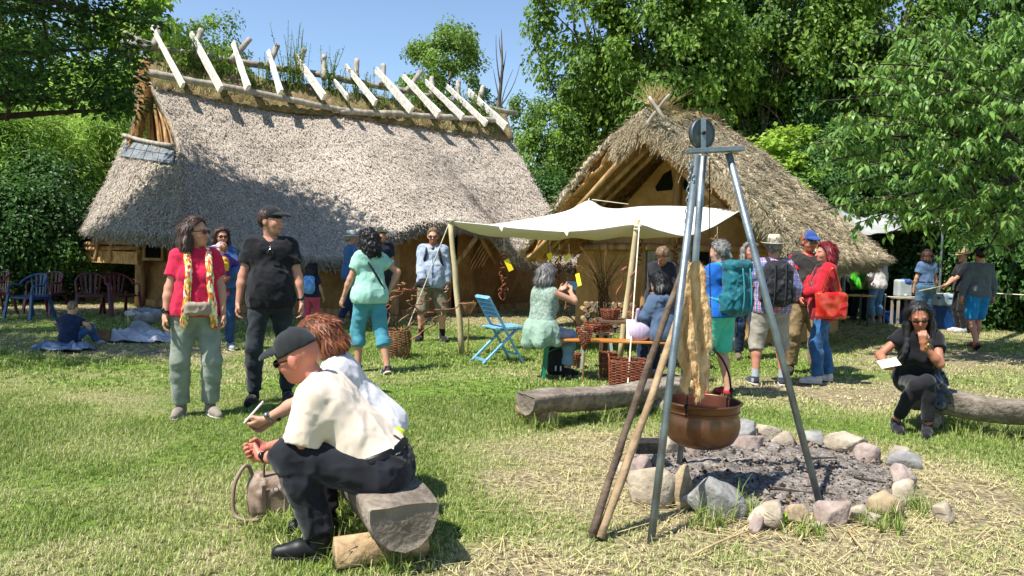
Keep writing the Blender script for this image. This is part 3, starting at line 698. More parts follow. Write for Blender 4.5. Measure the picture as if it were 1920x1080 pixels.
def grass_patch(name, n, size, hmean, wid, seed, mat, segs=2):
    r = np.random.default_rng(seed)
    cl = r.uniform(-size / 2, size / 2, (max(n // 9, 1), 2)); c = cl[r.integers(0, len(cl), n)] + r.normal(0, size * 0.045, (n, 2))
    a = r.uniform(0, 2 * PI, n); hgt = hmean * r.gamma(5, 0.2, n); lean = r.uniform(0.15, 1.15, n); w = wid * r.uniform(0.6, 1.3, n)
    base = np.stack([c[:, 0], c[:, 1], np.full(n, -0.012)], 1); d = np.stack([np.cos(a), np.sin(a), np.zeros(n)], 1); sd_ = np.stack([-np.sin(a), np.cos(a), np.zeros(n)], 1)
    up = np.array((0, 0, 1.0))
    mid = base + (up * (0.55 * np.cos(lean * 0.5))[:, None] + d * (0.55 * np.sin(lean * 0.5))[:, None]) * hgt[:, None]
    tip = mid + (up * (0.5 * np.cos(lean * 1.4))[:, None] + d * (0.5 * np.sin(lean * 1.4))[:, None]) * hgt[:, None]
    V = np.stack([base - sd_ * w[:, None] / 2, base + sd_ * w[:, None] / 2, mid + sd_ * w[:, None] * 0.4, mid - sd_ * w[:, None] * 0.4, tip], 1).reshape(-1, 3)
    i = np.arange(n) * 5
    F = np.concatenate([np.stack([i, i + 1, i + 2], 1), np.stack([i, i + 2, i + 3], 1), np.stack([i + 3, i + 2, i + 4], 1)])
    me_o = mesh_np(name, V, F, mat, True); lv = np.clip(r.normal(0.34, 0.17, n), 0, 0.9); lv = np.where(r.random(n) < 0.045, 0.95, lv)
    vattr(me_o, 'lv', np.repeat(lv, 5)); COL.objects.unlink(me_o); return me_o
def gn_scatter(name, pts, rot, scl, dry, inst, label):
    o = mesh_np(name, pts, np.zeros((0, 3), dtype=np.int32)) if False else None
    me = bpy.data.meshes.new(name); me.vertices.add(len(pts)); me.vertices.foreach_set('co', np.asarray(pts, dtype=np.float32).ravel()); me.update()
    o = bpy.data.objects.new(name, me); COL.objects.link(o)
    for nm, v in (('rot', rot), ('scl', scl), ('dry', dry)):
        a = me.attributes.new(nm, 'FLOAT', 'POINT'); a.data.foreach_set('value', np.asarray(v, dtype=np.float32))
    ng = bpy.data.node_groups.new(name, 'GeometryNodeTree'); ng.interface.new_socket('Geometry', in_out='INPUT', socket_type='NodeSocketGeometry'); ng.interface.new_socket('Geometry', in_out='OUTPUT', socket_type='NodeSocketGeometry')
    N = ng.nodes; L = ng.links; gi = N.new('NodeGroupInput'); go = N.new('NodeGroupOutput'); ip = N.new('GeometryNodeInstanceOnPoints'); oi = N.new('GeometryNodeObjectInfo'); oi.inputs['Object'].default_value = inst
    mp = N.new('GeometryNodeMeshToPoints')
    def attr(nm):
        q = N.new('GeometryNodeInputNamedAttribute'); q.data_type = 'FLOAT'; q.inputs['Name'].default_value = nm; return q.outputs[0]
    cx = N.new('ShaderNodeCombineXYZ'); L.new(attr('rot'), cx.inputs[2]); cs = N.new('ShaderNodeCombineXYZ'); s_ = attr('scl'); cs.inputs[0].default_value = 1; cs.inputs[1].default_value = 1; L.new(s_, cs.inputs[2])
    L.new(gi.outputs[0], mp.inputs[0]); L.new(mp.outputs[0], ip.inputs['Points']); L.new(oi.outputs['Geometry'], ip.inputs['Instance']); L.new(cx.outputs[0], ip.inputs['Rotation']); L.new(cs.outputs[0], ip.inputs['Scale']); L.new(ip.outputs[0], go.inputs[0])
    md = o.modifiers.new('scatter', 'NODES'); md.node_group = ng
    return fin(o, label, None, None, 'stuff')
GM = grass_mat()
def build_grass():
    r = np.random.default_rng(3)
    pa = grass_patch('grass_tuft', 160, 0.26, 0.026, 0.005, 1, GM)
    pb = grass_patch('grass_tuft_far', 90, 0.40, 0.036, 0.011, 2, GM)
    pc = grass_patch('grass_tall', 60, 0.18, 0.13, 0.006, 5, GM)
    def area(inst, name, y0, y1, step, keep, smin, smax, label):
        ys = np.arange(y0, y1, step); P_ = []
        for y in ys:
            w = y * 0.75 + 0.8; xs = np.arange(-w, w, step); P_.append(np.stack([xs, np.full(len(xs), y)], 1))
        p = np.concatenate(P_); p += r.uniform(-step * 0.6, step * 0.6, p.shape)
        b = bare(p[:, 0], p[:, 1]); dp = np.hypot((p[:, 0] - PIT.x) / PIT_A, (p[:, 1] - PIT.y) / PIT_B)
        k = (r.random(len(p)) < np.clip(1.12 - b * keep, 0.05, 1)) & (dp > 1.06); p = p[k]; b = b[k]
        lush = vnoise2(p[:, 0] * 0.8, p[:, 1] * 0.8, 12)
        s = (smin + (smax - smin) * (0.5 * r.random(len(p)) + 0.5 * lush)) * (1 - 0.45 * b)
        dry = b * 0.75 + (vnoise2(p[:, 0] * 1.7, p[:, 1] * 1.7, 14) - 0.5) * 0.38 + (vnoise2(p[:, 0] * 6.1, p[:, 1] * 6.1, 15) - 0.5) * 0.32 + r.normal(0, 0.05, len(p))
        gn_scatter(name, np.column_stack([p, np.zeros(len(p))]), r.uniform(0, 6.28, len(p)), s, dry, inst, label)
    area(pa, 'lawn_grass', 2.3, 7.5, 0.105, 0.85, 0.55, 1.5, 'short mown grass of the lawn, with dry blades')
    area(pb, 'lawn_grass', 7.4, 19.5, 0.22, 0.85, 0.5, 1.3, 'short grass of the lawn around the thatched houses')
    # uncut tufts against the fire pit stones and log benches
    T = []
    for (px, py, n, sp) in ((1400, 968, 5, 0.05), (1330, 985, 2, 0.04), (1640, 985, 4, 0.06), (1710, 955, 3, 0.06), (1535, 1005, 2, 0.05), (640, 965, 5, 0.06), (660, 1000, 4, 0.05), (1040, 800, 7, 0.12), (1110, 790, 7, 0.14), (1230, 775, 6, 0.12),
                            (1760, 800, 7, 0.14), (1840, 815, 7, 0.14), (1900, 820, 6, 0.12), (560, 990, 6, 0.12), (700, 1060, 5, 0.08), (790, 1050, 3, 0.05)):
        g = G(px, py)
        for _ in range(n): T.append((g.x + r.normal(0, sp), g.y + r.normal(0, sp * 0.6), 0))
    T = np.array(T); gn_scatter('grass_tufts', T, r.uniform(0, 6.28, len(T)), r.uniform(0.5, 1.1, len(T)), r.normal(-0.02, 0.06, len(T)), pc, 'longer uncut grass tufts beside the fire pit stones and logs')
    # dry straw lying on the trodden soil
    n = 5200; x = r.uniform(-1.2, 4.6, n); y = r.uniform(2.4, 7.4, n); k = r.random(n) < bare(x, y) ** 1.5 * 1.1; x, y = x[k], y[k]
    dp = np.hypot((x - PIT.x) / PIT_A, (y - PIT.y) / PIT_B); k = dp > 1.1; x, y = x[k], y[k]; n = len(x)
    a = r.uniform(0, PI, n); Lh = r.gamma(2.2, 0.022, n) + 0.02; w = r.uniform(0.0012, 0.003, n); dz = r.uniform(-0.2, 0.25, n)
    c = np.stack([x, y, r.uniform(0.004, 0.02, n)], 1); d = np.stack([np.cos(a), np.sin(a), dz * 0.4], 1) * Lh[:, None]; sd_ = np.stack([-np.sin(a), np.cos(a), np.zeros(n)], 1) * w[:, None]
    V = np.stack([c - d - sd_, c - d + sd_, c + d + sd_, c + d - sd_], 1).reshape(-1, 3)
    o = mesh_np('straw_litter', V, np.arange(n * 4).reshape(-1, 4), M('straw_dry', '#a8935e', '#d6c894', scale=30, rough=0.8), False); fin(o, 'dry straw stalks scattered over the trodden soil', None, None, 'stuff')
build_grass()
# ---------------------------------------------------------------- thatched houses
def thatch_mat(name, c_dark, c_mid, c_light, moss=None):
    m = bpy.data.materials.new(name); m.use_nodes = True; N = m.node_tree.nodes; L = m.node_tree.links; b = N['Principled BSDF']
    b.inputs['Roughness'].default_value = 0.95; b.inputs['Specular IOR Level'].default_value = 0.1
    tc = N.new('ShaderNodeTexCoord')
    def noise(sc, d=4, st=None):
        n = N.new('ShaderNodeTexNoise'); n.inputs['Scale'].default_value = sc; n.inputs['Detail'].default_value = d
        if st: mp = N.new('ShaderNodeMapping'); mp.inputs['Scale'].default_value = st; L.new(tc.outputs['Object'], mp.inputs[0]); L.new(mp.outputs[0], n.inputs[0])
        else: L.new(tc.outputs['Object'], n.inputs[0])
        return n.outputs[0]
    r = N.new('ShaderNodeValToRGB'); e = r.color_ramp.elements; e[0].position = 0.36; e[0].color = (*lin(c_dark), 1); e[1].position = 0.66; e[1].color = (*lin(c_light), 1); k = e.new(0.5); k.color = (*lin(c_mid), 1)
    L.new(noise(30, 5, (1, 1, 0.6)), r.inputs[0])
    hs = N.new('ShaderNodeMapRange'); hs.inputs[1].default_value = 0.3; hs.inputs[2].default_value = 0.7; hs.inputs[3].default_value = 0.72; hs.inputs[4].default_value = 1.2; L.new(noise(0.9, 5, (1, 1, 0.35)), hs.inputs[0])
    vm = N.new('ShaderNodeVectorMath'); vm.operation = 'SCALE'; L.new(r.outputs[0], vm.inputs[0]); L.new(hs.outputs[0], vm.inputs['Scale'])
    L.new(vm.outputs[0], b.inputs['Base Color'])
    bp = N.new('ShaderNodeBump'); bp.inputs['Strength'].default_value = 1.0; bp.inputs['Distance'].default_value = 0.035; L.new(noise(26, 5, (1, 1, 0.6)), bp.inputs['Height']); L.new(bp.outputs[0], b.inputs['Normal'])
    return m
TH1 = thatch_mat('thatch_grey', '#776d62', '#a3978a', '#c4b8a9'); TH2 = thatch_mat('thatch_brown', '#685b4a', '#a1937b', '#cfc2a6')
STRAW = M('reed_straw', '#877c70', '#c9beb0', scale=40, rough=0.9, detail=1); STRAW2 = M('reed_straw_warm', '#7d6f58', '#cdbf9f', scale=40, rough=0.9, detail=1)
UNDER = M('thatch_underside', '#a87f4a', '#dcb478', scale=22, rough=0.9, bump=0.8, bscale=60, stretch=(1, 1, 0.3), bdist=0.03)
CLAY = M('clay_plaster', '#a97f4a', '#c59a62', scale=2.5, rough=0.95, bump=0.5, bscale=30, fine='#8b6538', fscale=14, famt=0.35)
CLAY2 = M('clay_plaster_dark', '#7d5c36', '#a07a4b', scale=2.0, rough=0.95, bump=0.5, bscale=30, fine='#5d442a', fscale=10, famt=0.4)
WOOD_GREY = M('weathered_wood', '#7f776b', '#aaa296', scale=9, rough=0.9, bump=0.6, bscale=40, stretch=(1, 1, 0.15))
WOOD_PALE = M('silvered_split_wood', '#b9b2a6', '#e2ddd3', scale=12, rough=0.85, bump=0.5, bscale=50)
WOOD_BROWN = M('brown_timber', '#86643f', '#b69266', scale=8, rough=0.9, bump=0.6, bscale=40, stretch=(1, 1, 0.15))
DARKIN = M('painted_dark_inside', '#15110d', rough=1.0)  # near-black colour stands in for the shade inside openings
def roof_grid(name, pt, nu, nv, mat, parent, amp=0.02, thick=0.3, seed=0, straw=None, nstraw=0, L_=0.10):
    U, W = np.meshgrid(np.linspace(0, 1, nu), np.linspace(0, 1, nv), indexing='ij')
    V = np.array([tuple(pt(u, v)) for u, v in zip(U.ravel(), W.ravel())]); I = np.arange(nu * nv).reshape(nu, nv)
    V3 = V.reshape(nu, nv, 3); du = np.gradient(V3, axis=0); dv = np.gradient(V3, axis=1); nrm = np.cross(du, dv); nrm /= np.linalg.norm(nrm, axis=2)[..., None] + 1e-9
    if nrm[..., 2].mean() < 0: nrm = -nrm; flip = True
    else: flip = False
    r = np.random.default_rng(seed)
    n = wnoise(V, 1.3, seed, 3) * 0.06 + r.normal(0, amp * 0.45, len(V)) + wnoise(V, 9, seed + 1, 2) * amp * 0.6
    edge = np.minimum(1, np.minimum(np.minimum(U, 1 - U) * 60, 1.0)).ravel()
    V3 = V3 + nrm * n.reshape(nu, nv)[..., None]
    F = np.stack([I[:-1, :-1].ravel(), I[1:, :-1].ravel(), I[1:, 1:].ravel(), I[:-1, 1:].ravel()], 1)
    if flip: F = F[:, ::-1]
    # underside, set in by the thickness of the thatch, and closed edges
    under = V3.reshape(-1, 3) - nrm.reshape(-1, 3) * thick
    nV = nu * nv
    ring = np.concatenate([I[:, 0], I[-1, 1:], I[-2::-1, -1], I[0, -2:0:-1]])
    q = np.roll(ring, -1); side = np.stack([ring, ring + nV, q + nV, q], 1)
    if flip: side = side[:, ::-1]
    o = mesh_np(name, np.concatenate([V3.reshape(-1, 3), under]), np.concatenate([F, F[:, ::-1] + nV, side]), None, True, parent, mats=[mat, UNDER],
                midx=np.concatenate([np.zeros(len(F)), np.ones(len(F)), np.zeros(len(side))]))
    if straw:
        k = r.integers(0, nV, nstraw); pos = V3.reshape(-1, 3)[k] + r.normal(0, 0.02, (nstraw, 3)); nn = nrm.reshape(-1, 3)[k]; dn = dv.reshape(-1, 3)[k]; dn /= np.linalg.norm(dn, axis=1)[:, None] + 1e-9
        dr = dn + r.normal(0, 0.28, (nstraw, 3)) + nn * r.uniform(0.02, 0.20, nstraw)[:, None]; dr /= np.linalg.norm(dr, axis=1)[:, None]
        sd_ = np.cross(dr, nn); sd_ /= np.linalg.norm(sd_, axis=1)[:, None] + 1e-9; ln = L_ * r.uniform(0.5, 1.5, nstraw); w = r.uniform(0.004, 0.011, nstraw)
        a = pos; b = pos + dr * ln[:, None]
        Q = np.stack([a - sd_ * w[:, None], a + sd_ * w[:, None], b + sd_ * w[:, None] * 0.7, b - sd_ * w[:, None] * 0.7], 1).reshape(-1, 3)
        # a fringe of reed ends hanging at the eave
        e = V3[:, -1]; ne = nstraw // 5; k = r.integers(0, nu, ne); pe = e[k] - nrm[k, -1] * r.uniform(-0.02, thick, ne)[:, None] + r.normal(0, 0.02, (ne, 3)); dd = dv[k, -1]; dd = dd / (np.linalg.norm(dd, axis=1)[:, None] + 1e-9)
        dd = dd + r.normal(0, 0.2, (ne, 3)); se = np.cross(dd, nrm[k, -1]); se /= np.linalg.norm(se, axis=1)[:, None] + 1e-9; w = r.uniform(0.004, 0.010, ne)[:, None]; be = pe + dd * r.uniform(0.03, 0.12, ne)[:, None]; pe = pe - dd * 0.05
        Q2 = np.stack([pe - se * w, pe + se * w, be + se * w * 0.6, be - se * w * 0.6], 1).reshape(-1, 3); Q = np.concatenate([Q, Q2])
        so = mesh_np('reed_ends', Q, np.arange(len(Q)).reshape(-1, 4), straw, False, o); so['kind'] = 'stuff'
    return o
def pole(name, a, b, r0, r1, mat, parent, n=8, bend=0.02, seg=6, split=False):
    a = Vector(a); b = Vector(b); L = (b - a).length; pts = []
    j = Vector((random.uniform(-1, 1), random.uniform(-1, 1), random.uniform(-1, 1))) * bend * L
    for i in range(seg + 1):
        t = i / seg; pts.append(a.lerp(b, t) + j * math.sin(PI * t) + Vector([random.uniform(-1, 1) * r0 * 0.12 for _ in range(3)]))
    return MB().tube(pts, [(r0 + (r1 - r0) * i / seg) * random.uniform(0.93, 1.07) for i in range(seg + 1)], n, rnd=0.06).obj(name, mat, parent, smooth=True)
def wallstrip(name, pts, z0, z1, thick, mat, parent, sub=8, top=None):
    """upright clay wall along a plan polyline, slightly uneven"""
    g = []; m = len(pts)
    for i in range(m - 1):
        for j in range(sub): g.append(Vector(pts[i]).lerp(Vector(pts[i + 1]), j / sub))
    g.append(Vector(pts[-1])); nz = 6; V = []; n = len(g)
    for side in (0, 1):
        for i, p in enumerate(g):
            d = (g[min(i + 1, n - 1)] - g[max(i - 1, 0)]).normalized(); nn = Vector((d.y, -d.x)) if len(d) == 2 else Vector((d.y, -d.x, 0))
            for k in range(nz + 1):
                zt = top(i / (n - 1)) if top else z1
                z = z0 + (zt - z0) * k / nz
                off = (thick / 2) * (1 if side == 0 else -1) + random.uniform(-0.008, 0.008)
                V.append((p.x + nn.x * off, p.y + nn.y * off, z))
    F = []; S = n * (nz + 1)
    for i in range(n - 1):
        for k in range(nz):
            a = i * (nz + 1) + k; b = a + nz + 1
            F.append((a, b, b + 1, a + 1)); F.append((S + a, S + a + 1, S + b + 1, S + b))
        a = i * (nz + 1) + nz; b = a + nz + 1; F.append((a, b, S + b, S + a))
    for i in (0, n - 1):
        for k in range(nz):
            a = i * (nz + 1) + k; F.append((a, a + 1, S + a + 1, S + a) if i == 0 else (a, S + a, S + a + 1, a + 1))
    return MB().add(V, F).obj(name, mat, parent, smooth=False)
def interp(tab, x):              # smooth table lookup
    xs = [t[0] for t in tab]; x = min(max(x, xs[0]), xs[-1])
    for i in range(len(tab) - 1):
        if x <= xs[i + 1]:
            u = (x - xs[i]) / (xs[i + 1] - xs[i]); 
            return tuple(Vector(tab[i][1]).lerp(Vector(tab[i + 1][1]), u))
    return tab[-1][1]

def build_longhouse():
    H = empty('thatched_longhouse', G(640, 592), 'long thatched house with crossed ridge sticks and plants on its ridge', 'house')
    inv = -Vector(H.location)
    RL = P(268, 128, 18.45); RR = P(946, 232, 22.0)
    # eave line from the hip corner to the far right end, in plan distance along the house
    ev = [(0.0, P(337, 452, 14.15)), (0.05, P(385, 462, 14.3)), (0.12, P(450, 478, 14.55)), (0.22, P(545, 498, 14.9)), (0.30, P(620, 505, 15.2)), (0.37, P(680, 488, 15.45)), (0.43, P(730, 452, 15.65)), (0.49, P(785, 431, 15.85)),
          (0.58, P(860, 431, 16.2)), (0.65, P(915, 436, 16.45)), (0.69, P(945, 452, 16.6)), (0.73, P(970, 490, 16.75)), (0.80, P(1020, 507, 17.0)), (1.0, P(1100, 506, 17.5))]
    def eave(u):
        return Vector(interp(ev, u)) + Vector((0, 0, 0.19))
    def front(u, v):
        t = RL.lerp(RR, u); t.z -= 0.10 * math.sin(PI * u); e = (eave(u) + eave(max(u - 0.015, 0)) + eave(min(u + 0.015, 1))) / 3
        w = v ** 0.94; p = t.lerp(e, w); p.z -= 0.22 * math.sin(PI * w) * (1 - 0.4 * v)
        p += Vector((0.935, 0.356, 0)) * 0.42 * math.sin(PI * min(v * 1.05, 1)) * max(0, 1 - u * 9)      # verge curves in beside the gable opening
        return p + inv
    roof = roof_grid('roof', front, 190, 110, TH1, H, seed=3, straw=STRAW, nstraw=46000, L_=0.075)
    # hip on the left end: from the gable foot down to a rounded eave
    he = [(0, P(337, 452, 14.15)), (0.18, P(300, 449, 14.25)), (0.4, P(240, 446, 14.75)), (0.62, P(190, 443, 15.6)), (0.8, P(155, 440, 16.6)), (1.0, P(146, 440, 18.2))]
    HT0 = front(0, 0.50) - inv; HT1 = P(236, 262, 18.1)
    def hip(u, v):
        t = HT0.lerp(HT1, min(u * 1.0, 1)); e = Vector(interp(he, u)) + Vector((0, 0, 0.12)); p = t.lerp(e, v); q = front(0, 0.50 + 0.5 * v) - inv
        p.z -= 0.12 * math.sin(PI * v); p = p.lerp(q, max(0, 1 - u * 7)); return p + inv
    roof_grid('hip_roof', hip, 70, 70, TH1, H, seed=5, straw=STRAW, nstraw=16000, L_=0.07)
    # back slope (seen only as the edge behind the ridge) and right end
    BK = Vector((-0.356, 0.935, 0)) * 4.6
    def back(u, v):
        t = RL.lerp(RR, u); t.z -= 0.10 * math.sin(PI * u); return t + BK * v + Vector((0, 0, -5.0 * v)) + inv
    roof_grid('back_roof', back, 40, 20, TH1, H, seed=8)
    # gable triangle at the left end
    gb = MB(); a = RL + Vector((0.28, 0.1, -0.25)); b = HT0 + Vector((0.28, 0.12, -0.1)); c = HT1 + Vector((0.45, 0.3, -0.05)); gb.add([a + inv, b + inv, c + inv], [(0, 1, 2)]); gb.obj('gable_boarding', WOOD_BROWN, H)
    for i in range(5):
        t = (i + 0.6) / 5.6; pb = b.lerp(c, t); dv = Vector((-0.10, -0.06, 0)); pole('gable_stake', pb + inv + dv, a.lerp(pb, 0.12 + 0.25 * abs(t - 0.5)) + inv + dv, 0.045, 0.035, WOOD_BROWN, H)
    def barge(u, v):
        q = RL + Vector((-0.1, 0.02, 0.02)); e = P(234, 285, 17.9); p = q.lerp(e, v); off = Vector((-0.42, 0.55, -0.22)) * (u - 0.5); p.x += 0.10 * math.sin(PI * v); return p + off + inv
    roof_grid('verge_thatch', barge, 8, 40, M('verge_brown', '#6f4f2c', '#a37a48', scale=14, rough=0.95, bump=0.8, bscale=50), H, thick=0.22, seed=9, straw=STRAW, nstraw=900, L_=0.08)
    # slate coloured shingles between gable and hip
    SH = M('grey_shingle', '#5f6468', '#7f8488', scale=5, rough=0.6, bump=0.3, bscale=30)
    for r_ in range(2):
        for k in range(4):
            u0 = k / 4; u1 = (k + 1) / 4 - 0.012; v0 = 0.0 + 0.085 * r_; v1 = v0 + 0.10
            q = [hip(1 - u0, v0), hip(1 - u1, v0), hip(1 - u1, v1), hip(1 - u0, v1)] if False else [hip(0.12 + 0.8 * u0, v0), hip(0.12 + 0.8 * u1, v0), hip(0.12 + 0.8 * u1, v1 + random.uniform(-.006, .006)), hip(0.12 + 0.8 * u0, v1)]
            up = Vector((-0.35, -0.3, 0.88)); lift = [0.07 + 0.02 * r_, 0.07 + 0.02 * r_, 0.11 - 0.01 * r_, 0.11 - 0.01 * r_]
            top = [p + up * l for p, l in zip(q, lift)]; bot = [p - up * 0.02 for p in top]
            MB().add(top + bot, [(0, 1, 2, 3), (7, 6, 5, 4), (0, 4, 5, 1), (1, 5, 6, 2), (2, 6, 7, 3), (3, 7, 4, 0)]).obj('shingle', SH, H)
    pole('gable_rail', hip(0.95, 0.0) + Vector((-0.1, -0.05, 0.12)), hip(0.08, 0.0) + Vector((-0.1, -0.05, 0.13)), 0.05, 0.045, WOOD_GREY, H)
    # turf along the ridge, ridge poles and sticks
    TURF = M('ridge_turf', '#6a5640', '#9c8562', scale=7, rough=0.95, bump=0.9, bscale=40, fine='#656a38', fscale=4, famt=0.6, bdist=0.05)
    def turf(u, v):
        c = RL.lerp(RR, u); c.z -= 0.10 * math.sin(PI * u); a = (v - 0.5) * 2
        d = Vector((0.356, -0.935, 0)); fr = front(u, 0.115) - inv
        if a > 0: p = c.lerp(fr, a) + Vector((0, 0, 0.20 * math.cos(a * PI / 2) + 0.10 * (1 - a)))
        else: p = c - d * (-a * 0.5) + Vector((0, 0, 0.20 * math.cos(a * PI / 2) - 0.45 * a * a))
        return p + Vector((0, -0.02, 0.03)) + inv
    roof_grid('ridge_turf', turf, 150, 16, TURF, H, thick=0.12, amp=0.05, seed=12)
    def rp(u, v, dz=0.0): return turf(u, v) + Vector((0, -0.05, dz))
    for k in range(2):
        a = P(276, 136, 17.75) + inv if k == 0 else rp(0.48, 0.97, 0.06); b = rp(0.52, 0.97, 0.07) if k == 0 else P(934, 226, 21.2) + inv
        pole('ridge_pole', a, b, 0.085, 0.075, WOOD_GREY, H, bend=0.004, seg=14)
    pole('ridge_beam', P(226, 80, 18.6) + inv, P(600, 140, 20.2) + inv, 0.095, 0.085, WOOD_GREY, H, bend=0.003, seg=14)
    pole('ridge_beam', P(590, 138, 20.1) + inv, P(968, 213, 22.2) + inv, 0.085, 0.075, WOOD_GREY, H, bend=0.003, seg=14)
    pole('ridge_branch', P(232, 60, 18.3) + inv, P(268, 80, 18.4) + inv, 0.05, 0.06, WOOD_GREY, H); pole('ridge_branch', P(256, 74, 18.2) + inv, P(290, 84, 18.5) + inv, 0.06, 0.05, WOOD_GREY, H)
    fs = [(285, 50, 343, 160), (358, 62, 414, 167), (437, 80, 465, 165), (503, 95, 526, 173), (552, 103, 608, 182), (622, 145, 652, 183), (648, 123, 704, 193), (705, 130, 772, 207), (756, 142, 823, 215), (795, 150, 868, 220), (838, 162, 912, 232), (877, 170, 949, 238)]
    bs = [(288, 84, 303, 45), (360, 97, 378, 56), (432, 110, 468, 73), (501, 120, 521, 85), (555, 128, 571, 92), (607, 142, 608, 105), (668, 142, 669, 112), (716, 154, 719, 122), (762, 166, 790, 133), (810, 174, 810, 145), (857, 180, 860, 152), (897, 184, 907, 162)]
    for i, (x0, y0, x1, y1) in enumerate(fs):
        u = i / 11; Dt = 18.35 + 3.3 * u; a = P(x0, y0, Dt + 0.2); b = P(x1, y1, Dt - 0.75); d = (b - a).normalized(); sd_ = d.cross(Vector((0, 1, 0.6))).normalized(); w = 0.095 if i not in (5,) else 0.07
        V = []; ns = 7
        for j in range(ns + 1):
            t = j / ns; p = a.lerp(b, t) + inv; ww = w * (0.85 + 0.3 * ((i * 37) % 10) / 10) * (0.75 + 0.35 * t + random.uniform(-0.1, 0.1)); n_ = sd_.cross(d)
            for (e, h_) in ((-1, -0.3), (-0.8, 0.35), (0.2, 0.5), (1, 0.2), (0.8, -0.4)): V.append(p + sd_ * e * ww + n_ * h_ * ww)
        F = [(j * 5 + k, j * 5 + (k + 1) % 5, (j + 1) * 5 + (k + 1) % 5, (j + 1) * 5 + k) for j in range(ns) for k in range(5)] + [(4, 3, 2, 1, 0), tuple(ns * 5 + k for k in range(5))]
        MB().add(V, F).obj('ridge_stick', WOOD_PALE, H)
        x0, y0, x1, y1 = bs[i]; pole('ridge_stick', P(x0, y0 + 6, Dt + 0.05) + inv, P(x1, y1, Dt + 0.45) + inv, 0.085, 0.07, WOOD_GREY, H, bend=0.01)
    # plants on the ridge
    LG = leaf_mat('weed_leaf', '#3d5a1e', '#7e9a44', 0.35)
    r = np.random.default_rng(21)
    spots = [(330, 2.0, .45, .9), (345, 2, .5, .7), (372, 1.5, .3, .5), (400, 2, .35, .9), (425, 1.2, .3, .5), (482, 1.2, .2, .7), (540, 3.2, .28, 1.15), (548, 2.0, .22, .9), (530, 1.5, .3, .6), (600, 2, .35, .8), (615, 1.5, .3, .7), (655, 1.5, .3, .5), (675, 1.6, .5, .6), (690, 1.3, .3, .5), (735, .8, .3, .35), (790, 1, .3, .35), (850, 2, .4, .45), (880, 2, .4, .5), (900, 2, .4, .45), (915, 1.4, .4, .3), (500, .8, .3, .4), (455, .7, .3, .4), (780, .8, .4, .4), (820, 1.5, .5, .4)]
    ridge_px = [(u, P(268 + 678 * u, 105 + 108 * u, 18.45 + 3.55 * u)) for u in np.linspace(0, 1, 60)]
    for (px, dens, sp, hh) in spots:
        u = min(max((px - 268) / 690, 0.01), 0.99); base = turf(u ** 1.06, 0.62 + random.uniform(-0.1, 0.2)); n = int(260 * dens * sp * 2)
        Q = []; lv = []
        stems = MB(); ns = max(3, int(5 * dens * (1 + sp)))
        for k in range(ns):
            c = base + Vector((r.normal(0, sp * 0.5), r.normal(0, 0.12), 0)); hgt = hh * 1.35 * r.uniform(0.45, 1.1); ln = Vector((r.normal(0, 0.13), r.normal(0, 0.13), 1)) * hgt
            stems.tube([c, c + ln * 0.5, c + ln], [0.010, 0.008, 0.004], 4)
            for q in range(max(6, n // ns)):
                if q == 0: stems.tube([base - Vector((0, 0, 0.05)), c + ln * 0.05], [0.01, 0.01], 4)
                t = r.uniform(0.1, 1); p = c + ln * t; a_ = r.uniform(0, 6.28); d = Vector((math.cos(a_), math.sin(a_), r.uniform(-0.1, 0.9))); d.normalize(); l = r.uniform(0.05, 0.13) * (1.15 - 0.5 * t); sdv = d.cross(Vector((0, 0, 1))).normalized() * l * 0.2
                Q += [p, p + d * l * 0.5 + sdv, p + d * l, p + d * l * 0.5 - sdv]; lv += [r.random()] * 4
        o = stems.obj('ridge_weed', LG, H); vattr(o, 'lv', np.full(len(o.data.vertices), 0.3))
        o2 = mesh_np('leaves', np.array([tuple(p) for p in Q]), np.arange(len(Q)).reshape(-1, 4), LG, False, o); vattr(o2, 'lv', lv); o2['kind'] = 'stuff'
    # dry grass along the ridge turf
    n = 2600; us = r.uniform(0.02, 0.98, n); vs_ = r.uniform(0.5, 0.95, n); b_ = np.array([tuple(turf(u, v)) for u, v in zip(us, vs_)]); a_ = r.uniform(0, 6.28, n); hg = r.gamma(3, 0.05, n) + 0.04
    tip = b_ + np.stack([np.cos(a_) * hg * 0.5, np.sin(a_) * hg * 0.5, hg], 1); sd_ = np.stack([-np.sin(a_), np.cos(a_), a_ * 0], 1) * 0.007
    o = mesh_np('ridge_grass', np.stack([b_ - sd_, b_ + sd_, tip], 1).reshape(-1, 3), np.arange(n * 3).reshape(-1, 3), GM, False, H); vattr(o, 'lv', np.repeat(r.uniform(0.2, 1.0, n), 3)); o['kind'] = 'stuff'
    # walls
    w_pts = [G(262, 571), G(330, 577), G(420, 583), G(520, 588), G(600, 591), G(690, 592), G(700, 592)]
    w2 = [G(742, 591), G(800, 590), G(880, 586), G(950, 579), G(1020, 574), G(1080, 570)]
    L2 = lambda p: p + inv
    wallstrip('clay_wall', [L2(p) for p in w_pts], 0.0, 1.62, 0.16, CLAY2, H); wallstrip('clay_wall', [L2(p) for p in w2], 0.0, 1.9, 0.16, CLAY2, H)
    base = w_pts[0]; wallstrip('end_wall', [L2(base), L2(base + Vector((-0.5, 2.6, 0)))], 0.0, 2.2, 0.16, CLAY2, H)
    wallstrip('sill_beam', [L2(p + Vector((0.03, -0.12, 0))) for p in w_pts], 0.0, 0.16, 0.1, WOOD_BROWN, H, sub=3); wallstrip('sill_beam', [L2(p + Vector((0.03, -0.12, 0))) for p in w2], 0.0, 0.14, 0.1, WOOD_BROWN, H, sub=3)
    # door way with frame posts and a half open plank door
    for p in (w_pts[-1], w2[0]): pole('door_post', L2(p + Vector((0, -0.1, 0))), L2(p + Vector((0, -0.1, 2.0))), 0.08, 0.075, WOOD_BROWN, H, bend=0.003)
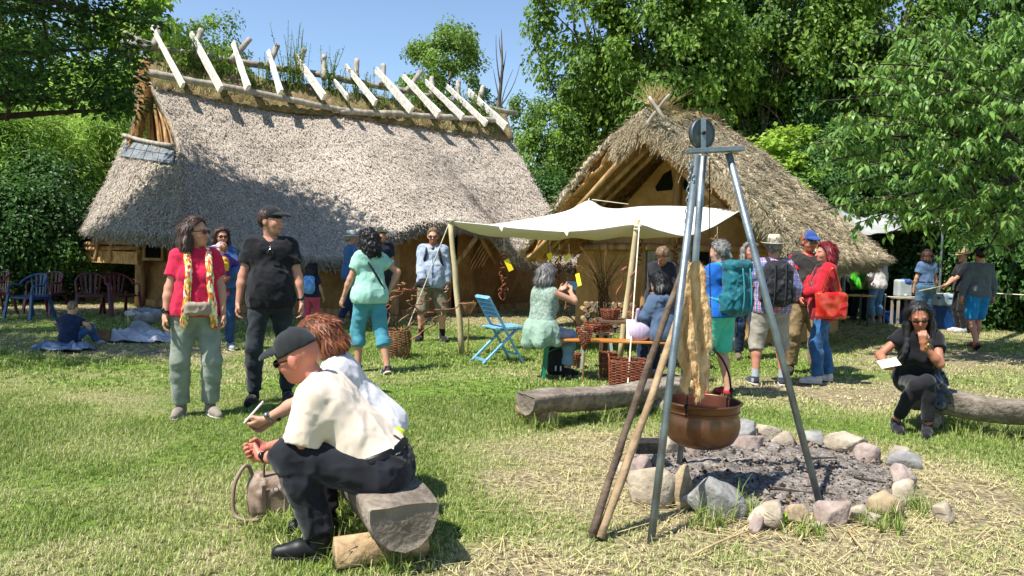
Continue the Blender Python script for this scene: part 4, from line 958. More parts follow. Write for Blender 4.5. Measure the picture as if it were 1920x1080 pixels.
    dr = empty('door', L2(w_pts[-1] + Vector((0.05, -0.02, 0)))); dr.parent = H
    for k in range(4): MB().box((0.07 + 0.125 * k, 0.02, 0.95), (0.118, 0.04, 1.8 + random.uniform(-.02, .02))).obj('plank', WOOD_BROWN, dr)
    pole('door_lintel', L2(w_pts[-1] + Vector((-0.2, -0.1, 1.98))), L2(w2[0] + Vector((0.25, -0.1, 2.0))), 0.09, 0.085, WOOD_BROWN, H, bend=0.004)
    pole('eave_brace', L2(w2[1] + Vector((0.5, -0.05, 1.0))), L2(w2[1] + Vector((1.1, -0.5, 1.75))), 0.05, 0.05, WOOD_BROWN, H)
    pole('eave_brace', L2(w2[2] + Vector((0.6, -0.05, 1.2))), L2(w2[2] + Vector((0.2, -0.5, 1.85))), 0.05, 0.05, WOOD_BROWN, H)
    for i in range(5): MB().box(L2(w2[2] + Vector((0.1 + 0.09 * i, -0.12, 1.35 + 0.02 * i))), (0.035, 0.03, 0.75), Matrix.Rotation(0.5, 3, 'Y')).obj('lath', WOOD_BROWN, H)
    # near-black panels painted as the unlit inside, behind the door and the small window of the end bay
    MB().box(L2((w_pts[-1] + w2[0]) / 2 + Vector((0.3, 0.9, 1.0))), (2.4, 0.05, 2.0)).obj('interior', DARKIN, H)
    MB().box(L2(P(289, 467, 16.95)), (0.36, 0.06, 0.42)).obj('window_dark_panel', DARKIN, H)
    for dx in (-0.21, 0.21): MB().box(L2(P(289, 467, 16.92)) + Vector((dx, 0, 0)), (0.06, 0.12, 0.5)).obj('window_jamb', WOOD_BROWN, H)
    MB().box(L2(P(289, 486, 16.9)), (0.5, 0.14, 0.06)).obj('window_sill', WOOD_BROWN, H)
    # open end bay: beam, rails, posts and a hanging wattle apron under the hip eave
    pole('corner_post', L2(G(262, 573)), L2(P(264, 448, 16.9)), 0.12, 0.11, WOOD_BROWN, H, bend=0.004)
    for y_, r_ in ((458, 0.06), (466, 0.055)): pole('rail', L2(P(160, y_, 17.6)), L2(P(262, y_ - 2, 16.8)), r_, r_, WOOD_BROWN, H)
    for x_ in (178, 205, 232, 250): pole('stud', L2(P(x_, 490, 17.2)), L2(P(x_ + 6, 446, 17.2)), 0.045, 0.04, WOOD_BROWN, H)
    MB().box(L2((P(158, 482, 17.7) + P(262, 482, 16.85)) / 2), ((P(262, 482, 16.85) - P(158, 482, 17.7)).length, 0.06, 0.28), Matrix.Rotation(math.atan2(-0.85, 1.6), 3, 'Z')).obj('reed_apron', UNDER, H)
    return H
build_longhouse()

def build_hut():
    TH_ = math.radians(35); d = Vector((math.sin(TH_), math.cos(TH_), 0)); e = Vector((math.cos(TH_), -math.sin(TH_), 0))     # ridge direction, direction to the right eave
    AP = P(1225, 216, 13.0); AP0 = Vector((AP.x, AP.y, 0))
    H = empty('thatched_hut', AP0 + d * 1.1, 'smaller thatched hut with clay gable and curved roof behind the awning', 'house'); inv = -Vector(H.location)
    zr = AP.z; W = 2.72; ze = 1.50; LEN = 5.4
    def slope(sgn):
        def f(u, v):
            # u along the ridge from front verge to the rounded back end, v down the slope
            s = u * LEN; zz = zr + 0.30 * math.sin(min(u * 1.1, 1) * PI * 0.55) - 0.25 * u * u
            wv = W * (1 + 0.10 * math.sin(PI * u)); base = AP0 + d * s; top = base + Vector((0, 0, zz))
            # front verge leans forward at the ridge; the back end rounds off into a hip
            fr = -0.45 * (1 - v) * max(0, 1 - u * 4)
            ang = max(0, (u - 0.50) / 0.50); ang = ang ** 1.35 * (PI / 2)
            tip = AP0 + d * LEN * 0.50; hz = zr + 0.30 * 0.9
            if u > 0.50:
                dirr = e * math.cos(ang) * sgn + d * math.sin(ang); low = tip + dirr * (wv if sgn > 0 else W) * (1.0 + 0.30 * math.sin(ang)) + Vector((0, 0, ze)) + d * (u - 0.5) * LEN * 0.95
                t2 = AP0 + d * (LEN * 0.5 + (u - 0.5) * LEN * 0.28) + Vector((0, 0, hz - 0.5 * (u - 0.5) ** 2))
                p = t2.lerp(low, v)
            else:
                p = top.lerp(base + e * sgn * wv + Vector((0, 0, ze)), v) + d * fr
                if u > 0.3:
                    hz2 = zr + 0.30 * 0.9; b = (u - 0.3) / 0.2; p.z += (hz2 - zz) * b * (1 - v)
            p.z += 0.16 * math.sin(PI * v) * (1 if sgn > 0 else 1.7)
            return p + inv
        return f
    R_ = slope(1); Lf = slope(-1)
    roof_grid('roof', R_, 150, 90, TH2, H, seed=15, thick=0.34, straw=STRAW2, nstraw=34000, L_=0.11, amp=0.05)
    roof_grid('left_roof', Lf, 80, 60, TH2, H, seed=16, thick=0.11, straw=STRAW2, nstraw=9000, L_=0.12, amp=0.05)
    # mossy ridge roll
    MOSS = M('mossy_ridge', '#6a5a34', '#9a875a', scale=7, rough=0.95, bump=0.9, bscale=35, fine='#5a5a24', fscale=6, famt=0.6, bdist=0.05)
    def ridge(u, v):
        a = (v - 0.5) * 2; p = (R_(0.03 + 0.72 * u, abs(a) * 0.10) if a > 0 else Lf(0.03 + 0.72 * u, abs(a) * 0.10)); return p + Vector((0, 0, 0.11 * math.cos(a * PI / 2) + 0.02))
    roof_grid('ridge_cap', ridge, 70, 14, MOSS, H, thick=0.1, amp=0.06, seed=18, straw=STRAW2, nstraw=3500, L_=0.12)
    # shaggy tufts of reed at the front verge: rough bunches hanging over the gable
    r = np.random.default_rng(31)
    def bunch(f, v0, v1, n, u=0.0, col=STRAW2, ln=0.35, drop=0.6, out=0.14):
        Q = []
        for _ in range(n):
            v = r.uniform(v0, v1); p = f(u + r.uniform(0, 0.03), v) + Vector(r.normal(0, 0.035, 3)) - Vector((0, 0, r.uniform(0, 0.22))); q = p - d * r.uniform(0.02, out) + Vector((0, 0, -r.uniform(0.02, ln * drop))) + Vector(r.normal(0, 0.05, 3)); p = p + d * 0.12 + Vector((0, 0, 0.02))
            s_ = (q - p).cross(Vector((0.3, -1, 0.2))).normalized() * r.uniform(0.004, 0.010); Q += [p - s_, p + s_, q + s_ * 0.5, q - s_ * 0.5]
        o = mesh_np('verge_straw', np.array([tuple(p) for p in Q]), np.arange(len(Q)).reshape(-1, 4), col, False, H); o['kind'] = 'stuff'
    bunch(R_, 0, 1, 3200); bunch(Lf, 0, 1, 220, ln=0.12, out=0.06); bunch(R_, 0, 0.28, 1500, ln=0.5); bunch(Lf, 0.02, 0.20, 1500, ln=0.6, out=0.2)
    # sprigs standing on the ridge tip
    Q = []
    for _ in range(170):
        c = ridge(r.uniform(0, 0.16), 0.5); q = c + Vector((r.normal(0, 0.18), r.normal(0, 0.1), r.uniform(0.1, 0.42))); s_ = Vector((0.006, 0, 0)); Q += [c - s_, c + s_, q + s_ * 0.4, q - s_ * 0.4]
    o = mesh_np('ridge_sprigs', np.array([tuple(p) for p in Q]), np.arange(len(Q)).reshape(-1, 4), M('sprig_brown', '#8a6f4a', '#c0a878', scale=20), False, H); o['kind'] = 'stuff'
    # underside straw bundles of the left overhang, rafters and barge poles
    UN = M('straw_bundle', '#b27f42', '#efc384', scale=30, rough=0.9, bump=1.0, bscale=70, stretch=(1, 1, 0.25), bdist=0.03)
    def undr(u, v): return Lf(0.005 + 0.20 * u, 0.06 + 0.92 * v) + Vector((0.20, -0.22, -0.26))
    dep = 0.95
    for k in range(7):
        v0 = 0.05 + 0.135 * k
        def f(u, v, v0=v0):
            p = Lf(0.01 + u * 0.19, v0 + 0.15 * v); nn = (e * 0.72 + Vector((0, 0, -0.70))); p = p + nn * (0.13 + 0.05 * math.sin(PI * v) + 0.05 * v); return p
        o = roof_grid('straw_bundle', f, 14, 10, UN, H, thick=0.05, amp=0.03, seed=40 + k)
        Q = []
        for _ in range(420):
            u = r.random(); v = r.random(); p = f(u, v) + Vector(r.normal(0, 0.02, 3)); q = p + (f(u, min(v + 0.3, 1.3)) - f(u, v)) * r.uniform(0.5, 1.4) + Vector(r.normal(0, 0.03, 3)) + Vector((0.02, -0.02, -0.02)); s_ = Vector((0.004, 0.004, 0.004)); Q += [p - s_, p + s_, q + s_, q - s_]
        so = mesh_np('straw', np.array([tuple(p) for p in Q]), np.arange(len(Q)).reshape(-1, 4), UN, False, o); so['kind'] = 'stuff'
    inn = lambda sgn, u, v, off: (Lf if sgn < 0 else R_)(u, v) + (e * (-sgn) * 0.72 + Vector((0, 0, -0.70))) * off
    for u_, r_ in ((0.012, 0.05), (0.11, 0.048), (0.17, 0.05)):
        pole('rafter', inn(-1, u_, 0.0, 0.27), inn(-1, u_, 0.97, 0.27), r_, r_, WOOD_BROWN, H, bend=0.01, seg=8)
    for u_, r_ in ((0.09, 0.06),): pole('rafter', inn(1, u_, 0.0, 0.42), inn(1, u_, 0.97, 0.42), r_, r_, WOOD_BROWN, H, bend=0.01, seg=8)
    tp = inn(-1, 0.012, 0, 0.3)
    pole('barge_pole', tp + e * -0.15 + Vector((0, 0, -0.1)) - d * 0.12, tp + e * 0.28 + Vector((0, 0, 0.42)) - d * 0.12, 0.035, 0.025, WOOD_GREY, H)
    pole('barge_pole', tp + e * 0.25 - d * 0.18 + Vector((0, 0, 0.0)), tp + e * -0.05 + Vector((0, 0, 0.40)) - d * 0.18, 0.035, 0.025, WOOD_GREY, H)
    # gable wall of clay, set back under the overhang, with post and two smoke holes
    g0 = AP0 + d * 1.25
    def gw(x, z): return g0 + e * x + Vector((0, 0, z)) + inv
    wz = 3.62; hw = 2.15
    prof = lambda x: wz - 0.02 - abs(x) * (wz - 1.4) / hw
    V = []; F = []
    xs = np.linspace(-hw, hw, 41); zs = np.linspace(0, 1, 22)
    for off in (0, 0.14):
        for x in xs:
            for t in zs: V.append(gw(x, t * prof(x)) + d * (off + (random.uniform(-0.01, 0.01) if off == 0 else 0)))
    n2 = len(zs); S = len(xs) * n2
    for i in range(len(xs) - 1):
        for j in range(n2 - 1):
            a = i * n2 + j; F += [(a, a + n2, a + n2 + 1, a + 1), (S + a, S + a + 1, S + a + n2 + 1, S + a + n2)]
    MB().add(V, F).obj('gable_wall', CLAY, H, smooth=True)
    for sx in (-1, 1):
        pts = [(0.12, 2.72), (0.42, 2.70), (0.46, 2.78), (0.30, 3.02), (0.15, 3.10), (0.10, 2.80)]
        V = [gw(sx * x - 0.02, z) - d * 0.016 for x, z in pts]; V2 = [v + d * 0.012 for v in V]
        MB().add(V + V2, [tuple(range(6)) if sx > 0 else tuple(range(5, -1, -1))] + [(i, (i + 1) % 6, 6 + (i + 1) % 6, 6 + i) for i in range(6)]).obj('smoke_hole', DARKIN, H)
    pole('gable_post', gw(-0.02, 0) - d * 0.05, gw(0.0, 3.5) - d * 0.05, 0.085, 0.075, WOOD_BROWN, H, bend=0.004, seg=10)
    for sx in (-1, 1):
        wallstrip('side_wall', [gw(sx * (hw - 0.05), 0) + d * 0.1, gw(sx * (hw - 0.05), 0) + d * 3.6], 0, 1.35, 0.14, CLAY, H)
    pole('tie_beam', gw(-2.0, 1.62) - d * 0.1, gw(2.0, 1.64) - d * 0.1, 0.07, 0.07, WOOD_BROWN, H, bend=0.004, seg=8)
    # door opening with grey planks, left of the middle post, and the right door leaf
    dr = empty('door', gw(-0.55, 0) - d * 0.06); dr.parent = H; ang = -TH_
    Rz = Matrix.Rotation(ang, 3, 'Z')
    for k in range(5): MB().box(Rz @ Vector((0.09 + 0.175 * k, -0.02, 0.82)), (0.165, 0.05, 1.6 + random.uniform(-.03, .03)), Rz).obj('plank', WOOD_GREY, dr)
    for z_ in (0.35, 1.25): MB().box(Rz @ Vector((0.45, -0.06, z_)), (0.85, 0.035, 0.10), Rz).obj('ledge', WOOD_GREY, dr)
    MB().box(gw(0.55, 0.85) - d * 0.03, (0.36, 0.06, 1.66), Rz).obj('door_gap_dark_panel', DARKIN, H)
    for x_ in (-0.62, 0.42, 0.78): pole('door_post', gw(x_, 0) - d * 0.06, gw(x_, 1.66) - d * 0.06, 0.06, 0.06, WOOD_BROWN, H, bend=0.003)
    return H, gw, d, e
HUT, GW, HD, HE = build_hut()
# ---------------------------------------------------------------- trees and shrubs
BARK = M('bark_brown', '#4a4036', '#6f6456', scale=9, rough=0.95, bump=0.8, bscale=30, stretch=(1, 1, 0.3), bdist=0.03)
BARK_D = M('bark_dark', '#2f2822', '#4c4238', scale=9, rough=0.95, bump=0.8, bscale=30, stretch=(1, 1, 0.3), bdist=0.03)
def leaf_verts(p, d, nrm, L, W):
    """rhombic leaves folded on the midrib: base p, direction d, normal nrm"""
    sd_ = np.cross(d, nrm); sd_ /= np.linalg.norm(sd_, axis=1)[:, None] + 1e-9
    m = p + d * (L * 0.45)[:, None]
    a = m + sd_ * (W / 2)[:, None] + nrm * (W * 0.18)[:, None]; b = m - sd_ * (W / 2)[:, None] + nrm * (W * 0.18)[:, None]; t = p + d * L[:, None] - nrm * (L * 0.12)[:, None]
    V = np.stack([p, a, t, b], 1).reshape(-1, 3); i = np.arange(len(p)) * 4
    return V, np.concatenate([np.stack([i, i + 1, i + 2], 1), np.stack([i, i + 2, i + 3], 1)])
def crown_mesh(name, seed, radii, nclus, nleaf, lsize, cr, mat, droop=0.0, shell=0.55, aspect=0.5, lumps=7, flat=1.0, lobes=0.28, spray=0.0, color_lo=0.0):
    """a crown about the origin: leaf clumps spread through a lumpy volume; returns object (unlinked base) and clump centres"""
    r = np.random.default_rng(seed); C = []
    ld = r.normal(size=(lumps, 3)); ld /= np.linalg.norm(ld, axis=1)[:, None]; la = r.uniform(0.5, 1.3, lumps)
    while len(C) < nclus:
        q = r.normal(size=3); q /= np.linalg.norm(q); rad = r.random() ** (1 / 3) if r.random() > shell else r.uniform(0.75, 1.0)
        bump = 0.74 + lobes * sum(a * max(0, float(q @ l)) ** 6 for a, l in zip(la, ld))
        C.append(q * rad * bump * np.array(radii))
    C = np.array(C); sz = cr * r.uniform(0.55, 1.35, nclus)
    per = r.poisson(nleaf / nclus, nclus); idx = np.repeat(np.arange(nclus), per); n = len(idx)
    q = r.normal(size=(n, 3)); q /= np.linalg.norm(q, axis=1)[:, None]; rr = r.random(n) ** 0.45
    off = q * (rr * sz[idx])[:, None]; off[:, 2] *= flat
    p = C[idx] + off
    out = C[idx] / (np.linalg.norm(C[idx], axis=1)[:, None] + 0.3)
    nrm = out * 0.5 + q * 0.5 + np.array((0, 0, 0.55)) + r.normal(0, 0.45, (n, 3)); nrm /= np.linalg.norm(nrm, axis=1)[:, None]
    d = q * 0.6 + out * 0.4 + r.normal(0, 0.5, (n, 3)); d[:, 2] -= droop; d -= nrm * (d * nrm).sum(1)[:, None]; d /= np.linalg.norm(d, axis=1)[:, None] + 1e-9
    L = lsize * r.uniform(0.6, 1.35, n)
    V, F = leaf_verts(p, d, nrm, L, L * aspect); o = mesh_np(name, V, F, mat, False)
    clv = r.normal(0.0, 0.16, nclus); lv = np.clip(0.42 + clv[idx] + r.normal(0, 0.16, n) + color_lo, 0, 1); vattr(o, 'lv', np.repeat(lv, 4))
    COL.objects.unlink(o); return o, C
def limb(mb, a, b, r0, r1, r, seg=7, bend=0.12):
    a = Vector(a); b = Vector(b); L = (b - a).length; j = Vector(r.normal(0, 1, 3)) * bend * L
    pts = [a.lerp(b, i / seg) + j * math.sin(PI * i / seg) * 0.6 + Vector((0, 0, bend * L * 0.5 * math.sin(PI * i / seg))) for i in range(seg + 1)]
    mb.tube(pts, [r0 + (r1 - r0) * (i / seg) ** 0.8 for i in range(seg + 1)], 6 if r0 < 0.08 else 8, caps=False)
def trunk_mesh(name, seed, height, C, cz, r0, mat, nl=16, bottom=0.25):
    """tapered trunk with limbs reaching towards clump centres (C about the crown centre at height cz)"""
    r = np.random.default_rng(seed); mb = MB(); top = cz + C[:, 2].max() * 0.55
    pts = [Vector((r.normal(0, 0.05) * i * 0.25, r.normal(0, 0.05) * i * 0.25, -0.15 + (top + 0.15) * i / 9)) for i in range(10)]
    mb.tube(pts, [r0 * (1.45 if i == 0 else 1.0) * (1 - 0.085 * i) for i in range(10)], 10, rnd=0.07)
    k = r.choice(len(C), min(nl, len(C)), replace=False)
    for j in k:
        e = Vector(C[j]) + Vector((0, 0, cz)); t = min(max((e.z - cz * 0.35 * r.uniform(0.8, 1.2)) / top * 0.75, bottom), 0.93); i = int(t * 9); a = pts[i].lerp(pts[min(i + 1, 9)], t * 9 - i)
        limb(mb, a, e, r0 * 0.42 * (1.05 - t * 0.7), 0.012, r)
        for _ in range(2):
            e2 = Vector(C[r.integers(0, len(C))]) + Vector((0, 0, cz))
            m = a.lerp(e, 0.5)
            if (e2 - m).length < 2.6: limb(mb, m, e2, r0 * 0.16, 0.008, r, seg=5)
    o = mb.obj(name, mat, smooth=True); COL.objects.unlink(o); return o
PROTO = {}
def proto(kind, make):
    if kind not in PROTO: PROTO[kind] = make()
    return PROTO[kind]
def tree(name, label, base, kind, sx, sz, rz, cat='tree', group=None, cz=None):
    cro, tr = PROTO[kind]; t = empty(name, (base[0], base[1], 0), label, cat, group, rz)
    t.scale = (sx, sx, sz)
    c = cro.copy(); COL.objects.link(c); c.parent = t; c.name = 'crown'; c.location = (0, 0, cro.get('cz', 0.0))
    if tr: u = tr.copy(); COL.objects.link(u); u.parent = t; u.name = 'trunk'
    return t
def mk(kind, seed, radii, cz, nclus, nleaf, lsize, cr, mat, r0=0.16, bark=BARK, **kw):
    o, C = crown_mesh('crown', seed, radii, nclus, nleaf, lsize, cr, mat, **kw); o['cz'] = cz
    t = trunk_mesh('trunk', seed + 50, cz * 2, C, cz, r0, bark) if r0 else None
    PROTO[kind] = (o, t)
LM_MAPLE = leaf_mat('maple_leaf', '#31521a', '#8fb045', 0.38); LM_DARK = leaf_mat('dark_leaf', '#22441d', '#5f8a3c', 0.33); LM_BRIGHT = leaf_mat('bright_leaf', '#5a8426', '#b2cc56', 0.45)
LM_WIL = leaf_mat('willow_leaf', '#4a7424', '#b4d068', 0.45); LM_OAK = leaf_mat('oak_leaf', '#1d3a18', '#5c8436', 0.3); LM_CHERRY = leaf_mat('cherry_leaf', '#3c6426', '#8cb05a', 0.35, rough=0.4); LM_HEDGE = leaf_mat('hedge_leaf', '#1f3f1d', '#4f7434', 0.3)
mk('maple', 1, (2.6, 2.6, 3.4), 6.2, 150, 24000, 0.15, 0.62, LM_MAPLE, 0.17, shell=0.6, aspect=0.75, flat=0.7)
mk('maple2', 2, (2.8, 2.5, 3.6), 6.6, 150, 24000, 0.15, 0.60, LM_MAPLE, 0.18, shell=0.6, aspect=0.75, lumps=9, flat=0.7)
mk('dark', 3, (2.7, 2.7, 3.3), 6.0, 140, 24000, 0.14, 0.62, LM_DARK, 0.18, shell=0.6, aspect=0.65, flat=0.75)
mk('bright', 4, (1.5, 1.5, 1.7), 3.0, 80, 11000, 0.13, 0.42, LM_BRIGHT, 0.09, shell=0.6, aspect=0.8, flat=0.6)
mk('willow', 5, (1.9, 1.9, 2.5), 2.6, 110, 22000, 0.15, 0.55, LM_WIL, 0.12, droop=0.7, shell=0.6, aspect=0.24, flat=0.9)
mk('shrub', 6, (1.3, 1.1, 1.35), 1.2, 70, 13000, 0.095, 0.42, LM_HEDGE, 0.05, shell=0.65, aspect=0.65)
mk('shrub_dark', 7, (1.4, 1.1, 1.5), 1.35, 70, 13000, 0.10, 0.42, LM_DARK, 0.05, shell=0.65, aspect=0.6)
def at(px, D):
    q = P(px, 470, D); return (q.x, D)
BG = 'trees behind the thatched houses'
# wood behind the houses, right half
for i, (px, D, k, sx, sz, rz, lab) in enumerate([
    (1045, 25.5, 'maple', 0.62, 0.80, 0.4, 'slim leafy tree standing in the gap between longhouse and hut'),
    (1130, 26, 'maple2', 1.0, 1.30, 1.2, 'tall sunlit maple rising behind the hut ridge'),
    (1235, 24.5, 'maple', 0.95, 1.30, 2.2, 'tall maple rising right above the tip of the hut'),
    (1330, 27, 'dark', 1.0, 1.36, 0.7, 'tall dark green tree behind the hut roof'),
    (1420, 25, 'maple2', 0.95, 1.26, 3.1, 'broad leafy tree behind the middle of the hut roof'),
    (1520, 26, 'dark', 1.0, 1.25, 4.0, 'dark green tree behind the right end of the hut'),
    (1620, 24, 'maple', 0.95, 1.30, 5.0, 'tall leafy tree beyond the grey tarp'),
    (1730, 27, 'dark', 1.05, 1.20, 1.9, 'dark tree half hidden by the cherry tree'),
    (1850, 24, 'maple2', 0.95, 1.20, 2.9, 'leafy tree behind the cherry trunk'),
    (1960, 23, 'dark', 1.0, 1.3, 0.2, 'dark tree at the end of the wood beyond the cherry'),
    (1560, 21.0, 'dark', 0.55, 0.62, 2.0, 'low dark tree touching the right side of the hut roof'),
    (1475, 21.5, 'bright', 1.15, 1.05, 0.5, 'bright yellow green young tree behind the hut ridge'),
    (1660, 20.5, 'dark', 0.5, 0.60, 3.0, 'low dark tree above the grey tarp'),
    (1030, 22.5, 'shrub_dark', 1.2, 1.5, 1.0, 'dark bush in the gap between the two roofs'),
]): tree('broadleaf_tree', lab, at(px, D), k, sx, sz, rz, group=BG)
# behind the longhouse
tree('broadleaf_tree', 'lone leafy tree rising behind the far end of the longhouse ridge', at(838, 33), 'maple2', 0.86, 1.12, 0.3, group=BG)
tree('broadleaf_tree', 'pale leafy tree tops behind the plants of the longhouse ridge', at(395, 27), 'maple', 0.75, 1.02, 1.3, group=BG)
tree('broadleaf_tree', 'light green tree top behind the left gable of the longhouse', at(265, 25), 'bright', 1.5, 2.1, 2.3, group=BG)
# left side thicket
for (px, D, k, sx, sz, rz, lab) in [
    (70, 20, 'willow', 1.05, 1.05, 0.3, 'bright feathery willow bush behind the plastic chairs'), (200, 22, 'willow', 1.15, 1.15, 1.7, 'bright willow bush beside the longhouse gable'), (-60, 19, 'willow', 1.0, 1.1, 2.9, 'feathery willow bush at the end of the thicket'), (150, 24, 'willow', 1.3, 1.5, 4.0, 'taller willow rising behind the other willow bushes'), (10, 24, 'maple', 0.9, 1.05, 4.4, 'leafy tree rising behind the willow bushes')]:
    tree('willow_bush', lab, at(px, D), k, sx, sz, rz, 'bush' if k == 'willow' else 'tree', 'thicket left of the longhouse')
for j, (px, D, sx, sz) in enumerate([(-40, 16.8, 1.0, 1.0), (40, 17.4, 1.0, 1.1), (115, 18.2, 1.0, 1.15), (175, 20.2, 0.9, 0.95), (235, 20.8, 0.9, 0.9), (80, 19, 1.2, 1.4), (290, 22, 1.0, 0.9)]):
    tree('hedge_shrub', 'dense dark hedge shrub ' + ['beyond the last maroon chair', 'behind the blue plastic chair', 'between the two pairs of plastic chairs', 'under the open end bay of the longhouse', 'behind the longhouse corner post', 'tallest, below the bright willow', 'hidden behind the longhouse wall'][j], at(px, D), ('shrub', 'shrub_dark')[j % 2], sx, sz, j * 1.3, 'shrub', 'hedge shrubs left of the longhouse')
# hedge on the right behind the visitors
for j, (px, D, sx, sz) in enumerate([(1580, 21, 1.2, 1.2), (1640, 20, 1.0, 1.1), (1700, 19.4, 1.1, 1.25), (1765, 18.6, 1.1, 1.2), (1830, 18.0, 1.1, 1.3), (1895, 17.2, 1.0, 1.25), (1960, 16.6, 1.1, 1.3), (1730, 21, 1.3, 1.7), (1870, 20, 1.3, 1.8)]):
    tree('hedge_shrub', 'dense dark hedge shrub ' + ['at the rear corner of the hut', 'behind the woman in white blouse', 'behind the grey water canister', 'behind the woman in blue blouse', 'behind the man all in black', 'right of the walking man', 'at the end of the rope barrier', 'tall, under the grey tarpaulin', 'tallest, beneath the cherry tree'][j], at(px, D), ('shrub_dark', 'shrub')[j % 2], sx, sz, j * 0.9 + 0.3, 'shrub', 'hedge shrubs behind the rope barrier')
# bare dead tree behind the longhouse
def dead_tree():
    b = P(940, 470, 30); t = empty('dead_tree', (b.x, 30, 0), 'bare dead tree with thin twigs in the gap of the wood', 'tree'); r = np.random.default_rng(5); mb = MB()
    def L(px, py): q = P(px, py, 30); return q - Vector(t.location)
    mb.tube([Vector((0, 0, -0.1)), L(935, 200), L(942, 130), L(940, 55)], [0.12, 0.09, 0.06, 0.02], 6)
    for a, b2 in (((938, 160), (930, 65)), ((940, 150), (949, 95)), ((937, 190), (925, 130)), ((938, 200), (975, 120)), ((941, 110), (936, 70)), ((938, 220), (962, 130)), ((936, 235), (926, 185))): limb(mb, L(*a), L(*b2), 0.035, 0.008, r, seg=5, bend=0.06)
    mb.obj('trunk', BARK, t, smooth=True)
dead_tree()

# near oak on the left: limbs reach in over the lawn, trunk outside the picture
def oak():
    base = Vector((-10.4, 10.2, 0)); t = empty('oak_tree', base, 'large oak with dark overhanging branches beside the longhouse', 'tree'); r = np.random.default_rng(11); mb = MB()
    mb.tube([Vector((0, 0, -0.2)), Vector((0.05, 0.1, 1.2)), Vector((0.1, 0.1, 3.0)), Vector((0.3, 0.3, 5.5)), Vector((0.4, 0.5, 8))], [0.48, 0.36, 0.33, 0.26, 0.14], 12, rnd=0.06)
    C = []
    # crown proper, mostly above the frame
    for _ in range(190):
        q = r.normal(size=3); q /= np.linalg.norm(q); rad = r.random() ** 0.4; C.append((np.array((1.9, 2.0, 7.7)) + q * rad * np.array((2.7, 2.6, 1.6)), 0.62))
    for cx, cy, cz_, n_ in ((-1.5, 1.6, 7.5, 80), (0.8, -2.0, 7.2, 45)):  # outer clumps added out of frame to shade the chairs and the boy
        for _ in range(n_):
            q = r.normal(size=3); q /= np.linalg.norm(q); C.append((np.array((cx, cy, cz_)) + q * r.random() ** 0.4 * np.array((2.3, 2.0, 1.5)), 0.6))
    # boughs hanging into the picture: (pixel x, pixel y, distance)
    for (px, py, D) in [(20, 30, 11), (70, 40, 11.5), (120, 20, 12), (170, 25, 12), (215, 15, 12.2), (250, 30, 12.4), (265, 50, 12.4), (40, 90, 11), (100, 90, 11.5), (160, 80, 12), (200, 70, 12.2), (30, 140, 11), (80, 150, 11.4), (130, 140, 11.8), (180, 130, 12), (215, 140, 12.1), (190, 180, 12), (150, 190, 11.8), (215, 190, 12.2), (60, 185, 11.2), (110, 185, 11.5), (235, 165, 12.2), (10, 190, 11), (225, 215, 12.2), (250, 120, 12.4), (0, 60, 11), (0, 120, 10.5), (235, 90, 12.3), (140, 50, 11.8), (60, 10, 11.4), (190, 45, 12.1), (245, 205, 12.3), (200, 215, 12)]:
        q = P(px + random.uniform(-6, 6), py - 12, D) - base; C.append((np.array(tuple(q)), 0.34))
    C0 = np.array([c[0] for c in C]); S = np.array([c[1] for c in C]); per = np.where(S > 0.61, 290, np.where(S > 0.5, 190, 120)); idx = np.repeat(np.arange(len(C)), per); n = len(idx)
    q = r.normal(size=(n, 3)); q /= np.linalg.norm(q, axis=1)[:, None]; p = C0[idx] + q * (r.random(n) ** 0.45 * S[idx])[:, None] * np.array((1.15, 1.15, 0.6))
    nrm = q * 0.3 + np.array((0, 0, 0.9)) + r.normal(0, 0.45, (n, 3)); nrm /= np.linalg.norm(nrm, axis=1)[:, None]; d = q + r.normal(0, 0.5, (n, 3)); d[:, 2] -= 0.2; d -= nrm * (d * nrm).sum(1)[:, None]; d /= np.linalg.norm(d, axis=1)[:, None]
    L = np.where(S[idx] > 0.5, 0.135, 0.105) * r.uniform(0.6, 1.3, n); V, F = leaf_verts(p, d, nrm, L, L * 0.6); o = mesh_np('crown', V, F, LM_OAK, False, t); vattr(o, 'lv', np.repeat(np.clip(0.35 + r.normal(0, 0.2, n), 0, 1), 4))
    for b_, tg in (((0.1, 0.1, 3.0), (150, 190, 11.8)), ((0.1, 0.1, 2.7), (230, 205, 12.2)), ((0.2, 0.2, 4.2), (200, 90, 12.1)), ((0.25, 0.3, 5.0), (255, 45, 12.4)), ((0.1, 0.1, 3.4), (60, 180, 11.2)), ((0.3, 0.3, 5.3), (120, 20, 12))):
        e = P(*tg) - base; limb(mb, b_, e, 0.12, 0.015, r, seg=9, bend=0.07)
        for _ in range(5):
            m = Vector(b_).lerp(e, r.uniform(0.35, 0.9)); k = int(np.argmin(np.linalg.norm(C0 - np.array(tuple(m)) - r.normal(0, 0.7, 3), axis=1))); limb(mb, m, C0[k], 0.03, 0.006, r, seg=5)
    for _ in range(18):
        k = r.integers(0, 190); limb(mb, Vector((0.25, 0.3, r.uniform(4, 7))), C0[k], 0.09, 0.015, r)
    mb.obj('trunk', BARK_D, t, smooth=True)
oak()

